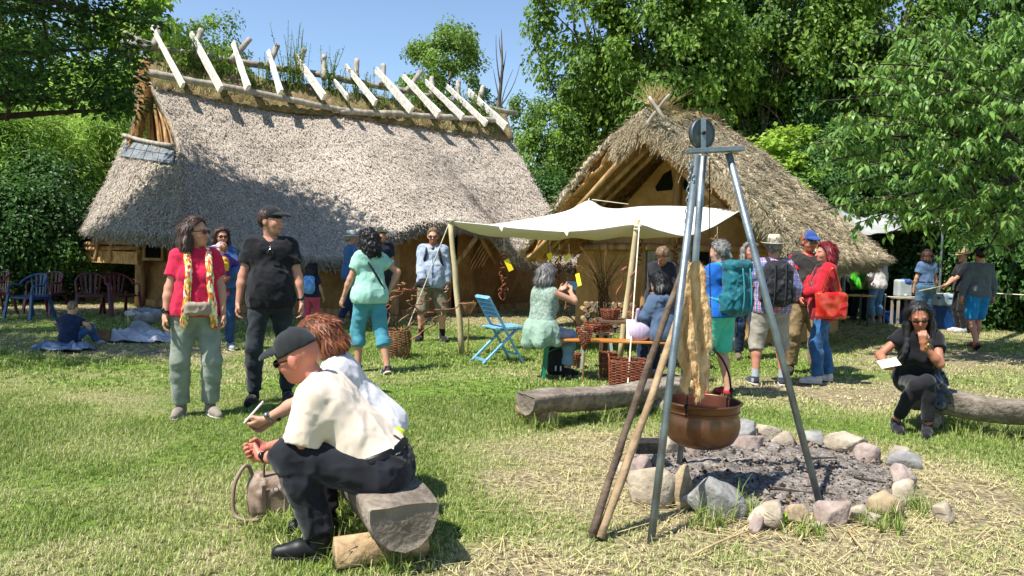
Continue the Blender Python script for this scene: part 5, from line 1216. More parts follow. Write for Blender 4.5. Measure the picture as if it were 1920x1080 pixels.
# cherry tree on the right with long drooping leaves and red fruit
def cherry():
    base = Vector((*at(1925, 17.0), 0)); t = empty('cherry_tree', base, 'cherry tree with long drooping leaves and small red fruit', 'tree'); r = np.random.default_rng(14); mb = MB()
    D0 = 12.2; p0 = Vector((0, 0, -0.1)); j = P(1840, 395, 14.3) - base
    mb.tube([p0, P(1915, 520, 16.9) - base, P(1890, 450, 16.0) - base, j, P(1800, 300, 13.2) - base, P(1780, 180, 12.2) - base, P(1770, 40, 12.2) - base], [0.12, 0.10, 0.09, 0.08, 0.07, 0.05, 0.03], 9, rnd=0.05)
    tw = []                       # branches ending in drooping sprays: px,py,D of the tips
    tips = [(1530, 270, 10.6), (1560, 215, 10.8), (1600, 235, 10.7), (1580, 150, 11), (1640, 120, 11), (1690, 70, 11), (1560, 350, 11), (1620, 310, 10.6), (1665, 280, 10.4), (1640, 380, 10.8), (1700, 340, 10.4), (1720, 260, 10.3), (1680, 200, 10.5), (1740, 180, 10.3), (1760, 110, 10.6), (1800, 60, 10.6), (1850, 30, 10.4), (1900, 50, 10.2), (1780, 330, 10.2), (1820, 270, 10.1), (1850, 200, 10), (1890, 130, 10), (1910, 230, 9.9), (1880, 300, 9.9), (1840, 360, 10.1), (1780, 400, 10.4), (1905, 360, 9.8), (1730, 400, 10.6), (1660, 440, 11), (1690, 420, 10.8), (1890, 420, 10), (1830, 130, 10.3), (1790, 220, 10.3), (1930, 90, 9.9), (1940, 180, 9.8), (1940, 300, 9.8), (1960, 400, 9.8), (1620, 60, 11.4), (1720, 10, 11), (1880, -30, 10.4), (1560, 300, 10.8), (1600, 180, 11), (1700, 140, 10.9), (1650, 240, 10.8), (1750, 290, 10.5), (1750, 50, 10.9), (1690, 380, 11), (1590, 270, 11), (1870, 85, 10.2), (1810, 170, 10.2), (1560, 120, 11.6), (1520, 190, 11.4), (1545, 395, 11.3), (1600, 420, 11.4), (1920, 480, 10.6), (1850, 470, 11), (1800, 450, 11)]
    P_ = []; Dd = []; N_ = []; fruit = []
    for (px, py, D) in tips:
        e = P(px + random.uniform(-8, 8), py, D) - base; a = Vector((j.x * 0.6 + r.normal(0, 0.1), j.y + r.normal(0, 0.1), max(j.z, min(e.z + r.uniform(-0.3, 0.5), 4.2)))); a = a.lerp(e, 0.25)
        m = a.lerp(e, 0.55) + Vector((0, 0, 0.25)); pts = grow([a, m, e], 14); mb.tube(pts, [0.028 * (1 - i / 16) + 0.004 for i in range(15)], 5, caps=False)
        sub = []
        for k in range(6):
            i = int(r.integers(4, 14)); q = pts[i]; w = q + Vector((r.normal(0, 0.32), r.normal(0, 0.32), r.uniform(-0.35, 0.12))); g2 = grow([q, q.lerp(w, 0.5) + Vector((0, 0, 0.07)), w], 6); mb.tube(g2, 0.006, 4, caps=False); sub.append(g2)
        for g2 in [pts[4:]] + sub:
            for _ in range(27 if g2 is not pts else 40):
                k = r.integers(0, len(g2)); c = Vector(g2[k]) + Vector(r.normal(0, 0.025, 3)); a_ = r.uniform(0, 6.28); dv = Vector((math.cos(a_) * 0.75, math.sin(a_) * 0.75, -r.uniform(0.35, 1.1))); P_.append(tuple(c)); Dd.append(tuple(dv.normalized())); nv = Vector((math.cos(a_) * 0.7, math.sin(a_) * 0.7, 0.75)) + Vector(r.normal(0, 0.25, 3)); N_.append(tuple(nv.normalized()))
            if r.random() < 0.30: fruit.append(Vector(g2[r.integers(0, len(g2))]) + Vector((0, 0, -0.05)))
    p = np.array(P_); d = np.array(Dd); nrm = np.array(N_); nrm -= d * (d * nrm).sum(1)[:, None]; nrm /= np.linalg.norm(nrm, axis=1)[:, None]; L = 0.15 * r.uniform(0.65, 1.3, len(p))
    # long leaf of six points
    sd_ = np.cross(d, nrm); w = L * 0.165; up = np.array((0, 0, 1.0)); k1 = p + d * (L * 0.3)[:, None] + nrm * (L * 0.03)[:, None]; k2 = p + d * (L * 0.68)[:, None]; tip = p + d * L[:, None] - nrm * (L * 0.16)[:, None]
    V = np.stack([p, k1 + sd_ * w[:, None], k2 + sd_ * (w * 0.8)[:, None], tip, k2 - sd_ * (w * 0.8)[:, None], k1 - sd_ * w[:, None]], 1).reshape(-1, 3); i = np.arange(len(p)) * 6
    F = np.concatenate([np.stack([i, i + 1, i + 5], 1), np.stack([i + 1, i + 2, i + 4], 1), np.stack([i + 1, i + 4, i + 5], 1), np.stack([i + 2, i + 3, i + 4], 1)])
    o = mesh_np('crown', V, F, LM_CHERRY, False, t); vattr(o, 'lv', np.repeat(np.clip(r.normal(0.5, 0.22, len(p)), 0, 1), 6)); mb.obj('trunk', BARK_D, t, smooth=True)
    me = None; RED = M('cherry_red', '#a81c16', rough=0.25)
    for q in fruit:
        if me is None: f = MB().lathe([(0.0005, -0.011), (0.008, -0.008), (0.011, 0), (0.008, 0.008), (0.0005, 0.010)], 8).obj('fruit', RED, t, smooth=True); me = f.data
        else: f = bpy.data.objects.new('fruit', me); COL.objects.link(f); f.parent = t
        f.location = q
cherry()
# ---------------------------------------------------------------- fire place
IRON = M('galvanised_steel', '#6f7a80', '#93a0a6', scale=6, rough=0.45, metal=0.7, bump=0.15, bscale=80, fine='#5b5148', fscale=9, famt=0.4)
IRON_D = M('black_iron', '#241f1c', '#3b332d', scale=14, rough=0.6, metal=0.6)
COPPER = M('old_copper', '#6b4a36', '#8a6850', scale=4, rough=0.38, metal=0.75, bump=0.12, bscale=40, fine='#4a3326', fscale=7, famt=0.55)
SOOT = M('sooty_copper_inside', '#3a2018', '#5a3020', scale=6, rough=0.7, metal=0.3)
LOGW = M('weathered_log', '#6c6257', '#978b7c', scale=5, rough=0.95, bump=0.9, bscale=28, stretch=(1, 1, 1), fine='#4f463c', fscale=22, famt=0.6, bdist=0.02)
LOGEND = M('log_end_grain', '#6e6458', '#93887a', scale=7, rough=0.95, bump=0.8, bscale=30, fine='#5a5046', fscale=14, famt=0.6, bdist=0.02)
CUTW = M('split_pale_wood', '#8d7455', '#c0a37c', scale=8, rough=0.9, bump=0.8, bscale=30, fine='#6a543c', fscale=18, famt=0.5, bdist=0.02)
def rock(name, c, size, seed, mat, parent, rz=0.0):
    r = np.random.default_rng(seed); bm = bmesh.new(); bmesh.ops.create_icosphere(bm, subdivisions=3, radius=1.0)
    V = np.array([tuple(v.co) for v in bm.verts]); F = np.array([[v.index for v in f.verts] for f in bm.faces]); bm.free()
    for _ in range(13):           # chop facets
        n = r.normal(size=3); n /= np.linalg.norm(n); dd = r.uniform(0.5, 0.82); k = V @ n; V = V - np.outer(np.maximum(k - dd, 0), n)
    V = V * (1 + 0.07 * wnoise(V, 3.0, seed % 9, 2)[:, None] + 0.02 * wnoise(V, 11, (seed + 3) % 9, 1)[:, None]); V = V * np.array(size) * 1.38
    ca, sa = math.cos(rz), math.sin(rz); V = np.stack([V[:, 0] * ca - V[:, 1] * sa, V[:, 0] * sa + V[:, 1] * ca, V[:, 2]], 1)
    return mesh_np(name, V + np.array(tuple(c)), F, mat, True, parent)
def stone_m(name, a, b): return M(name, a, b, scale=7, rough=0.9, bump=0.8, bscale=22, fine='#6a6258', fscale=26, famt=0.35, bdist=0.02)
def fire_pit():
    T = empty('fire_pit', PIT, 'ring of uneven stones round a bed of grey ash', 'fire pit'); inv = -Vector(PIT)
    SM = [stone_m('stone_beige', '#8f8270', '#bdb09a'), stone_m('stone_grey', '#747371', '#9c9b97'), stone_m('stone_pink', '#85726a', '#aa9a90'), stone_m('stone_ochre', '#86745a', '#b3a080')]
    S = [(1348, 968, 138, 72, 1), (1218, 945, 80, 72, 0), (1281, 948, 42, 66, 3), (1196, 905, 52, 48, 2), (1168, 890, 30, 26, 0), (1444, 985, 62, 44, 0), (1500, 985, 50, 46, 3), (1568, 985, 66, 50, 2), (1612, 975, 36, 30, 0), (1664, 968, 60, 46, 3), (1640, 985, 30, 24, 0), (1700, 945, 52, 42, 0), (1695, 915, 50, 44, 2), (1700, 880, 50, 36, 1), (1692, 858, 44, 26, 0), (1632, 868, 46, 30, 2), (1594, 846, 64, 40, 0), (1533, 834, 46, 26, 1), (1472, 838, 40, 26, 0), (1440, 822, 46, 28, 0), (1398, 826, 48, 42, 1), (1406, 848, 60, 34, 2), (1346, 850, 40, 30, 2), (1304, 858, 42, 34, 2), (1260, 856, 44, 40, 0), (1772, 978, 44, 32, 0), (1235, 875, 34, 26, 1), (1420, 995, 30, 26, 2), (1535, 995, 26, 20, 0)]
    for i, (px, py, w, h, k) in enumerate(S):
        g = G(px, py); s = g.y / FPX; rx = w * s / 2; rzv = h * s * 0.60
        rock('stone', g + inv + Vector((0, rx * 0.45, rzv * 0.55)), (rx, rx * random.uniform(0.65, 0.9), rzv), 100 + i, SM[k], T, random.uniform(-0.5, 0.5))
    # ash bed with lumps of charcoal
    n = 90; ang = np.linspace(0, 2 * PI, n, endpoint=False); rad = np.linspace(0, 1, 42); R_, A_ = np.meshgrid(rad, ang, indexing='ij'); x = R_ * np.cos(A_) * PIT_A * 1.0; y = R_ * np.sin(A_) * PIT_B * 1.0
    z = 0.02 + 0.05 * (vnoise2(x.ravel() * 3 + 9, y.ravel() * 3, 3).reshape(x.shape) - 0.4) + 0.035 * (vnoise2(x.ravel() * 13, y.ravel() * 13, 5).reshape(x.shape) - 0.5) + 0.03 * (vnoise2(x.ravel() * 31, y.ravel() * 31, 7).reshape(x.shape) - 0.5); z = z * (1 - R_ ** 6) - 0.015 * R_ ** 6
    V = np.stack([x.ravel(), y.ravel(), z.ravel()], 1); I = np.arange(len(rad) * n).reshape(len(rad), n); J = np.roll(I, -1, axis=1); F = np.stack([I[:-1].ravel(), I[1:].ravel(), J[1:].ravel(), J[:-1].ravel()], 1)
    mesh_np('ash_bed', V, F, M('ash', '#6a635c', '#a0968c', scale=6, rough=1.0, bump=1.0, bscale=45, fine='#2c2825', fscale=30, famt=0.7, bdist=0.03), True, T)
    r = np.random.default_rng(8); VV = []; FF = []; b = 0; base = np.array([(1, 0, 0), (-1, 0, 0), (0, 1, 0), (0, -1, 0), (0, 0, 1), (0, 0, -1)], float); fo = np.array([(0, 2, 4), (2, 1, 4), (1, 3, 4), (3, 0, 4), (2, 0, 5), (1, 2, 5), (3, 1, 5), (0, 3, 5)])
    n = 1500; mi = []
    for i in range(n):
        a = r.uniform(0, 6.28); q = math.sqrt(r.random()) * 0.97; s = r.gamma(2, 0.0035) + 0.003; L = base * s * r.uniform(0.5, 1.5, (6, 3)) ; rot = r.uniform(0, 6.28); c, sn = math.cos(rot), math.sin(rot); L[:, :2] = np.stack([L[:, 0] * c - L[:, 1] * sn, L[:, 0] * sn + L[:, 1] * c], 1)
        VV.append(L + np.array((q * math.cos(a) * PIT_A, q * math.sin(a) * PIT_B, 0.032 + r.uniform(-0.012, 0.012)))); FF.append(fo + b); b += 6; mi += [int(r.choice([0, 0, 1, 1, 1, 1, 2]))] * 8
    o = mesh_np('charcoal', np.concatenate(VV), np.concatenate(FF), None, False, T, mats=[M('charcoal_black', '#26211e', '#463f39', scale=30, rough=0.95), M('ash_lump', '#6f675f', '#948a80', scale=20, rough=1), M('burnt_chip', '#64503f', '#8a6c54', scale=20, rough=1)], midx=mi); o['kind'] = 'stuff'
    for (px, py, dx, dy, L, rr) in ((1440, 925, 1, -0.35, 0.35, 0.012), (1520, 870, 1, 0.1, 0.2, 0.01), (1400, 880, 0.8, 0.5, 0.18, 0.009), (1600, 905, 0.6, -0.5, 0.2, 0.01)):
        g = G(px, py) + inv + Vector((0, 0, 0.04)); dd = Vector((dx, dy, 0.02)).normalized() * L; pole('charred_stick', g, g + dd, rr, rr * 0.6, M('charcoal_black', '#1f1c1a'), T, n=6, bend=0.05)
    return T
fire_pit()
o = MB().box((0, 0, 0), (0.20, 0.11, 0.085)).obj('charred_block', M('charred_wood', '#1d1b1a', '#343130', scale=20, rough=0.8, bump=0.6, bscale=50), bevel=0.006); o.location = G(1214, 880) + Vector((0.0, 0.02, 0.16)); o.rotation_euler = (0.05, 0.02, 0.15)
fin(o, 'black charred wooden block lying on the fire pit stones', 'wood block')
# twigs on the trodden soil in front of the pit
for i, (x0, y0, x1, y1) in enumerate([(1300, 1045, 1410, 1003), (1498, 1018, 1525, 985), (1590, 995, 1618, 1040)]):
    a = G(x0, y0) + Vector((0, 0, 0.012)); b = G(x1, y1) + Vector((0, 0, 0.03)); o = pole('fallen_twig', a, b, 0.007, 0.004, M('twig_pale', '#a58a62', '#cbb48c', scale=20), None, n=6, bend=0.06); o.data.transform(Matrix.Translation(-a)); o.location = a
    fin(o, ['long pale twig lying before the grey pit stone', 'short bent twig below the ochre pit stones', 'pale forked twig on bare soil beside the pit'][i], 'twig')

def tripod():
    T0 = P(1318, 284, 4.5); T = empty('fire_tripod', (T0.x, T0.y, 0), 'tall steel pipe tripod with pulley wheel over the fire pit', 'tripod'); inv = -Vector(T.location)
    for (f, t) in ((G(1221, 1012), P(1307, 292, 4.44)), (G(1274, 872), P(1319, 292, 4.6)), (G(1537, 945), P(1366, 287, 4.5))):
        f = f - (t - f).normalized() * 0.04; MB().tube([f + inv, f.lerp(t, 0.5) + inv, t + inv], 0.0215, 14).obj('leg', IRON, T, smooth=True)
    a, b = P(1290, 284, 4.47) + inv, P(1393, 279, 4.5) + inv
    MB().bar(a, b, 0.075, 0.028).obj('crossbar', IRON, T, bevel=0.004)
    c = P(1316, 251, 4.5) + inv; ang = Matrix.Rotation(PI / 2, 3, 'X') @ Matrix.Rotation(0.0, 3, 'Z'); V = []
    mb = MB(); mb.lathe([(0.0, -0.014), (0.05, -0.016), (0.078, -0.016), (0.084, -0.010), (0.088, -0.02), (0.090, 0.0), (0.088, 0.02), (0.084, 0.010), (0.078, 0.016), (0.05, 0.016), (0.0, 0.014)], 40); R = Matrix.Rotation(math.radians(30), 3, 'Z') @ Matrix.Rotation(PI / 2, 3, 'X')
    mb.v = [tuple(R @ Vector(p) + c) for p in mb.v]; mb.obj('pulley_wheel', M('plate_steel', '#4d5254', '#6d7376', scale=5, rough=0.5, metal=0.7), T, smooth=True)
    for s in (-1, 1): MB().bar(P(1316, 284, 4.5) + inv + Vector((0, 0.035 * s, 0)), P(1316, 224, 4.5) + inv + Vector((0, 0.035 * s, 0)), 0.03, 0.008, up=(0, 1, 0)).obj('pulley_bracket', IRON, T)
    MB().tube([c + Vector((0, -0.05, 0)), c + Vector((0, 0.05, 0))], 0.012, 10).obj('axle', IRON_D, T, smooth=True)
    return T
tripod()
def chain(name, pts, label, link=0.030, rad=0.0034):
    C = empty(name, pts[0], label, 'chain'); me = None; L = 0; seg = []
    P0 = [Vector(p) for p in pts]; tot = sum((b - a).length for a, b in zip(P0[:-1], P0[1:])); n = int(tot / (link * 0.78)); g = grow(P0, n)
    for i in range(n):
        a, b = g[i], g[i + 1]; d = (b - a).normalized(); q = d.to_track_quat('Z', 'X')
        if me is None:
            ring = [Vector((math.cos(t) * link * 0.30, 0, math.sin(t) * link * 0.5)) for t in np.linspace(0, 2 * PI, 14, endpoint=False)]
            o = MB().tube(ring, rad, 6, closed=True).obj('link', IRON, C, smooth=True); me = o.data
        else: o = bpy.data.objects.new('link', me); COL.objects.link(o); o.parent = C
        o.location = (a + b) / 2 - P0[0]; o.rotation_mode = 'QUATERNION'; o.rotation_quaternion = q @ Matrix.Rotation(PI / 2 * (i % 2), 3, 'Z').to_quaternion()
chain('hanging_chain', [P(1295, 305, 4.40), P(1288, 400, 4.40), P(1284, 500, 4.40)], 'steel chain hanging down the tripod, slack side', link=0.034)
chain('hanging_chain', [P(1301, 330, 4.38), P(1294, 420, 4.38), P(1288, 490, 4.38)], 'steel chain hanging close along the tripod pipe', link=0.034)
a = P(1331, 296, 4.55); cbl = MB().tube(grow([a, P(1330, 400, 4.6), P(1331, 520, 4.62), P(1335, 655, 4.62)], 12), 0.0035, 5).obj('hanger_cable', IRON_D, smooth=True); cbl.data.transform(Matrix.Translation(-a)); cbl.location = a; fin(cbl, 'thin dark cable hanging from the pulley to the pot bail', 'cable')
def pot():
    c = P(1317, 752, 4.62); c0 = Vector((c.x, c.y, c.z)); T = empty('copper_cauldron', c0 - Vector((0, 0, 0.28)), 'round bellied copper cauldron hanging over the fire pit', 'cauldron'); z0 = 0.28
    prof = [(0.0, -0.285), (0.09, -0.283), (0.15, -0.270), (0.197, -0.240), (0.224, -0.195), (0.235, -0.145), (0.231, -0.105), (0.224, -0.082), (0.220, -0.068), (0.222, -0.060), (0.224, -0.020), (0.229, -0.004), (0.236, 0.002)]
    MB().lathe([(r, z + z0) for r, z in prof], 64).obj('belly', COPPER, T, smooth=True)
    MB().lathe([(r - 0.006, z + z0 + (0.006 if r < 0.2 else 0)) for r, z in prof[:-1]] + [(0.224, z0 + 0.0)], 64).obj('inside', SOOT, T, smooth=True)
    MB().tube([Vector((math.cos(t) * 0.235, math.sin(t) * 0.235, z0)) for t in np.linspace(0, 2 * PI, 64, endpoint=False)], 0.0085, 8, closed=True).obj('rim', COPPER, T, smooth=True)
    MB().tube([Vector((math.cos(t) * 0.2235, math.sin(t) * 0.2235, z0 - 0.052)) for t in np.linspace(0, 2 * PI, 64, endpoint=False)], 0.0055, 6, closed=True).obj('band', COPPER, T, smooth=True)
    MB().lathe([(0.0, z0 - 0.10), (0.214, z0 - 0.10)], 48).obj('water', M('dark_pot_water', '#2a1c14', rough=0.08, spec=0.6), T, smooth=True)
    L = lambda px, py, D: P(px, py, D) - (c0 - Vector((0, 0, z0)))
    for px, D in ((1286, 4.43), (1371, 4.80)):
        q = L(px, 768 if D < 4.6 else 738, D); MB().tube([q + Vector((0, -0.012, -0.045)), q + Vector((0, -0.014, -0.01)), q + Vector((0, -0.004, 0.03))], 0.006, 8).obj('lug', IRON_D, T, smooth=True)
        MB().tube([q + Vector((0, 0, 0.02)) + Vector((math.cos(t) * 0.011, 0, math.sin(t) * 0.016)) for t in np.linspace(0, 2 * PI, 12, endpoint=False)], 0.0035, 6, closed=True).obj('lug_ring', IRON_D, T, smooth=True)
    MB().tube(grow([L(1286, 762, 4.43), L(1298, 700, 4.48), L(1326, 655, 4.6), L(1350, 668, 4.72), L(1366, 700, 4.78), L(1371, 735, 4.80)], 26), 0.0065, 8).obj('bail', IRON_D, T, smooth=True)
    MB().tube([L(1335, 658, 4.62) + Vector((math.cos(t) * 0.02, 0, math.sin(t) * 0.028)) for t in np.linspace(0, 2 * PI, 14, endpoint=False)], 0.005, 6, closed=True).obj('hook_ring', IRON_D, T, smooth=True)
    return T
pot()
def fleece():
    D = 4.36; q = []; r = random.Random(4); p = lambda x, y, dd=0: P(x, y, D + dd)
    r_ = np.random.default_rng(12)
    ST = [(1288, 1277, 1278, 1284, 735), (1293, 1284, 1287, 1290, 720), (1297, 1291, 1296, 1299, 700), (1301, 1299, 1304, 1306, 750), (1305, 1307, 1313, 1315, 742), (1308, 1314, 1322, 1320, 725), (1310, 1320, 1330, 1325, 668), (1298, 1295, 1310, 1312, 690)]
    for i, (x0, x1, x2, x3, yb) in enumerate(ST):
        y0 = 494 + 4 * (i % 3); pts = [p(x0, y0, 0.012 * (i % 3)), p(x1, y0 + 60, -0.012 + 0.012 * (i % 3)), p(x2, y0 + 150, -0.012 + 0.014 * ((i + 1) % 3)), p(x3, yb - 30, 0.012 * (i % 2)), p(x3 + 2, yb, 0.0)]; g = grow(pts, 22); g = [q_ + Vector((0.006 * math.sin(j * 0.9 + i), 0.005 * math.cos(j * 0.7 + i), 0)) for j, q_ in enumerate(g)]
        for j in range(22): rr = [(0.0205 + 0.005 * math.sin(1.1 * t + i * 2.1)) * (1 if 1 < t < 20 else 0.7) for t in (j, j + 1)]; q.append(cap(g[j], g[j + 1], rr[0], rr[1], k=0.008))
    m = M('raw_wool', '#b48c5a', '#dfbe8c', scale=20, rough=0.95, bump=0.5, bscale=160, stretch=(1, 1, 0.3), sheen=0.3, bdist=0.02)
    o = sdf_obj('wool_fleece', q, 0.005, m, None, noise=[(0.003, 60, 2, (1, 1, 0.35)), (0.003, 140, 3, (1, 1, 0.5))]); fin(o, 'long hank of tan raw wool hanging on the tripod', 'wool')
    rr = np.random.default_rng(3); V = np.array([v.co[:] for v in o.data.vertices]); k = rr.integers(0, len(V), 5200); a = V[k]; N_ = np.array([v.normal[:] for v in o.data.vertices])[k]; d = N_ * 0.6 + rr.normal(0, 0.5, a.shape) + np.array((0, 0, -0.7)); d /= np.linalg.norm(d, axis=1)[:, None]; L = rr.uniform(0.01, 0.035, len(a))[:, None]; sd_ = np.cross(d, N_) * 0.0011
    f = mesh_np('wool_fibres', np.stack([a - sd_, a + sd_, a + d * L], 1).reshape(-1, 3), np.arange(len(a) * 3).reshape(-1, 3), m, False, o); f['kind'] = 'stuff'
fleece()
for i, (x0, y0, x1, y1, rr, mt, lab) in enumerate([(1108, 1008, 1283, 500, 0.021, M('dark_bark_stick', '#4a3d33', '#6d5d4e', scale=12, rough=0.9, bump=0.7, bscale=50), 'dark bark covered stirring pole leaning on the tripod'), (1124, 1008, 1296, 520, 0.023, M('peeled_stick', '#8a7358', '#b59c7a', scale=8, rough=0.85, bump=0.6, bscale=40, fine='#4a3b2c', fscale=6, famt=0.4), 'pale peeled stirring pole leaning on the tripod')]):
    a = G(x0, y0); b = P(x1, y1, 4.40); o = pole('stirring_pole', a, b, rr * 1.05, rr * 0.85, mt, None, n=10, bend=0.012, seg=14); o.data.transform(Matrix.Translation(-a)); o.location = a; fin(o, lab, 'pole')

# ---------------------------------------------------------------- log benches
def log_bench(a, b, w, h, label, zt, supports):
    a = Vector((a[0], a[1], 0)); b = Vector((b[0], b[1], 0)); T = empty('log_bench', a, label, 'bench'); d = (b - a); L = d.length; d.normalize(); x = Vector((d.y, -d.x, 0)); n = 40
    prof = [(-0.5, 0.0), (-0.47, 0.04), (0.0, 0.055), (0.47, 0.04), (0.5, 0.0), (0.49, -0.25), (0.40, -0.60), (0.22, -0.88), (0.0, -0.97), (-0.22, -0.88), (-0.40, -0.60), (-0.49, -0.25)]; m = 24
    P2 = []
    for k in range(m):
        t = k / m * len(prof); i = int(t); u = t - i; p0, p1 = prof[i], prof[(i + 1) % len(prof)]; P2.append((p0[0] + (p1[0] - p0[0]) * u, p0[1] + (p1[1] - p0[1]) * u))
    V = []
    for j in range(n + 1):
        t = j / n; c = d * (L * t) + Vector((0, 0, zt + 0.012 * math.sin(t * 9))); e = 1 - (0.05 if j in (0, n) else 0)
        for (u, v) in P2: V.append(c + x * u * w * e * (1 + 0.05 * math.sin(t * 7 + 1)) + Vector((0, 0, v * h * e * (1 + 0.06 * math.sin(t * 5)))))
    V = np.array([tuple(v) for v in V]); V += (wnoise(V * 1.0, 14, 2, 2) * 0.006)[:, None] * np.array((0.6, 0.6, 1)); V[:, 2] += wnoise(V, 40, 4, 1) * 0.002
    F = [(j * m + k, j * m + (k + 1) % m, (j + 1) * m + (k + 1) % m, (j + 1) * m + k) for j in range(n) for k in range(m)]
    mb = MB().add(V, F); mb.obj('seat_log', LOGW, T, smooth=True)
    for j in (0, n):
        ring = V[j * m:(j + 1) * m]; c = ring.mean(0); W_ = [tuple(c)]; FF = []; rings = 7
        for q in range(1, rings + 1):
            for k in range(m):
                p = c + (ring[k] - c) * q / rings; off = (random.uniform(-0.002, 0.002) if q < rings else 0) + (-0.008 if q < rings else 0) * (1 if j == 0 else -1) * -1; W_.append(tuple(p + np.array(tuple(d)) * off))
        for k in range(m): FF.append((0, 1 + k, 1 + (k + 1) % m))
        for q in range(rings - 1):
            for k in range(m): FF.append((1 + q * m + k, 1 + (q + 1) * m + k, 1 + (q + 1) * m + (k + 1) % m, 1 + q * m + (k + 1) % m))
        if j == 0: FF = [f[::-1] for f in FF]
        MB().add(W_, FF).obj('log_end', LOGEND, T, smooth=True)
    for (t, sw, sh, mt, dx) in supports:
        c = a + d * L * t; o = MB(); pts = [c - a + x * (-w * 0.5 * sw + dx) + Vector((0, 0, sh * 0.5)), c - a + x * dx + Vector((0, 0, sh * 0.5)), c - a + x * (w * 0.5 * sw + dx) + Vector((0, 0, sh * 0.5))]
        o.tube(pts, sh * 0.56, 12, rnd=0.10); o.obj('support_log', mt, T, smooth=True)
    return T
log_bench((-0.46, 3.36), (-1.25, 5.05), 0.335, 0.235, 'thick split log bench carrying the seated couple', 0.315, [(0.10, 1.3, 0.13, CUTW, -0.06), (0.8, 1.2, 0.15, LOGW, 0)])
log_bench(tuple(P(984, 760, 6.30))[:2], tuple(P(1300, 740, 7.35))[:2], 0.30, 0.185, 'empty half log bench between cauldron and wicker stall', 0.27, [(0.10, 1.4, 0.15, CUTW, -0.12), (0.75, 1.2, 0.14, LOGW, 0)])
log_bench(tuple(P(1708, 755, 6.78))[:2], tuple(P(2010, 785, 6.1))[:2], 0.30, 0.20, 'grey log bench with the seated woman in black', 0.33, [(0.14, 1.2, 0.17, LOGW, -0.04), (0.85, 1.2, 0.17, LOGW, 0)])

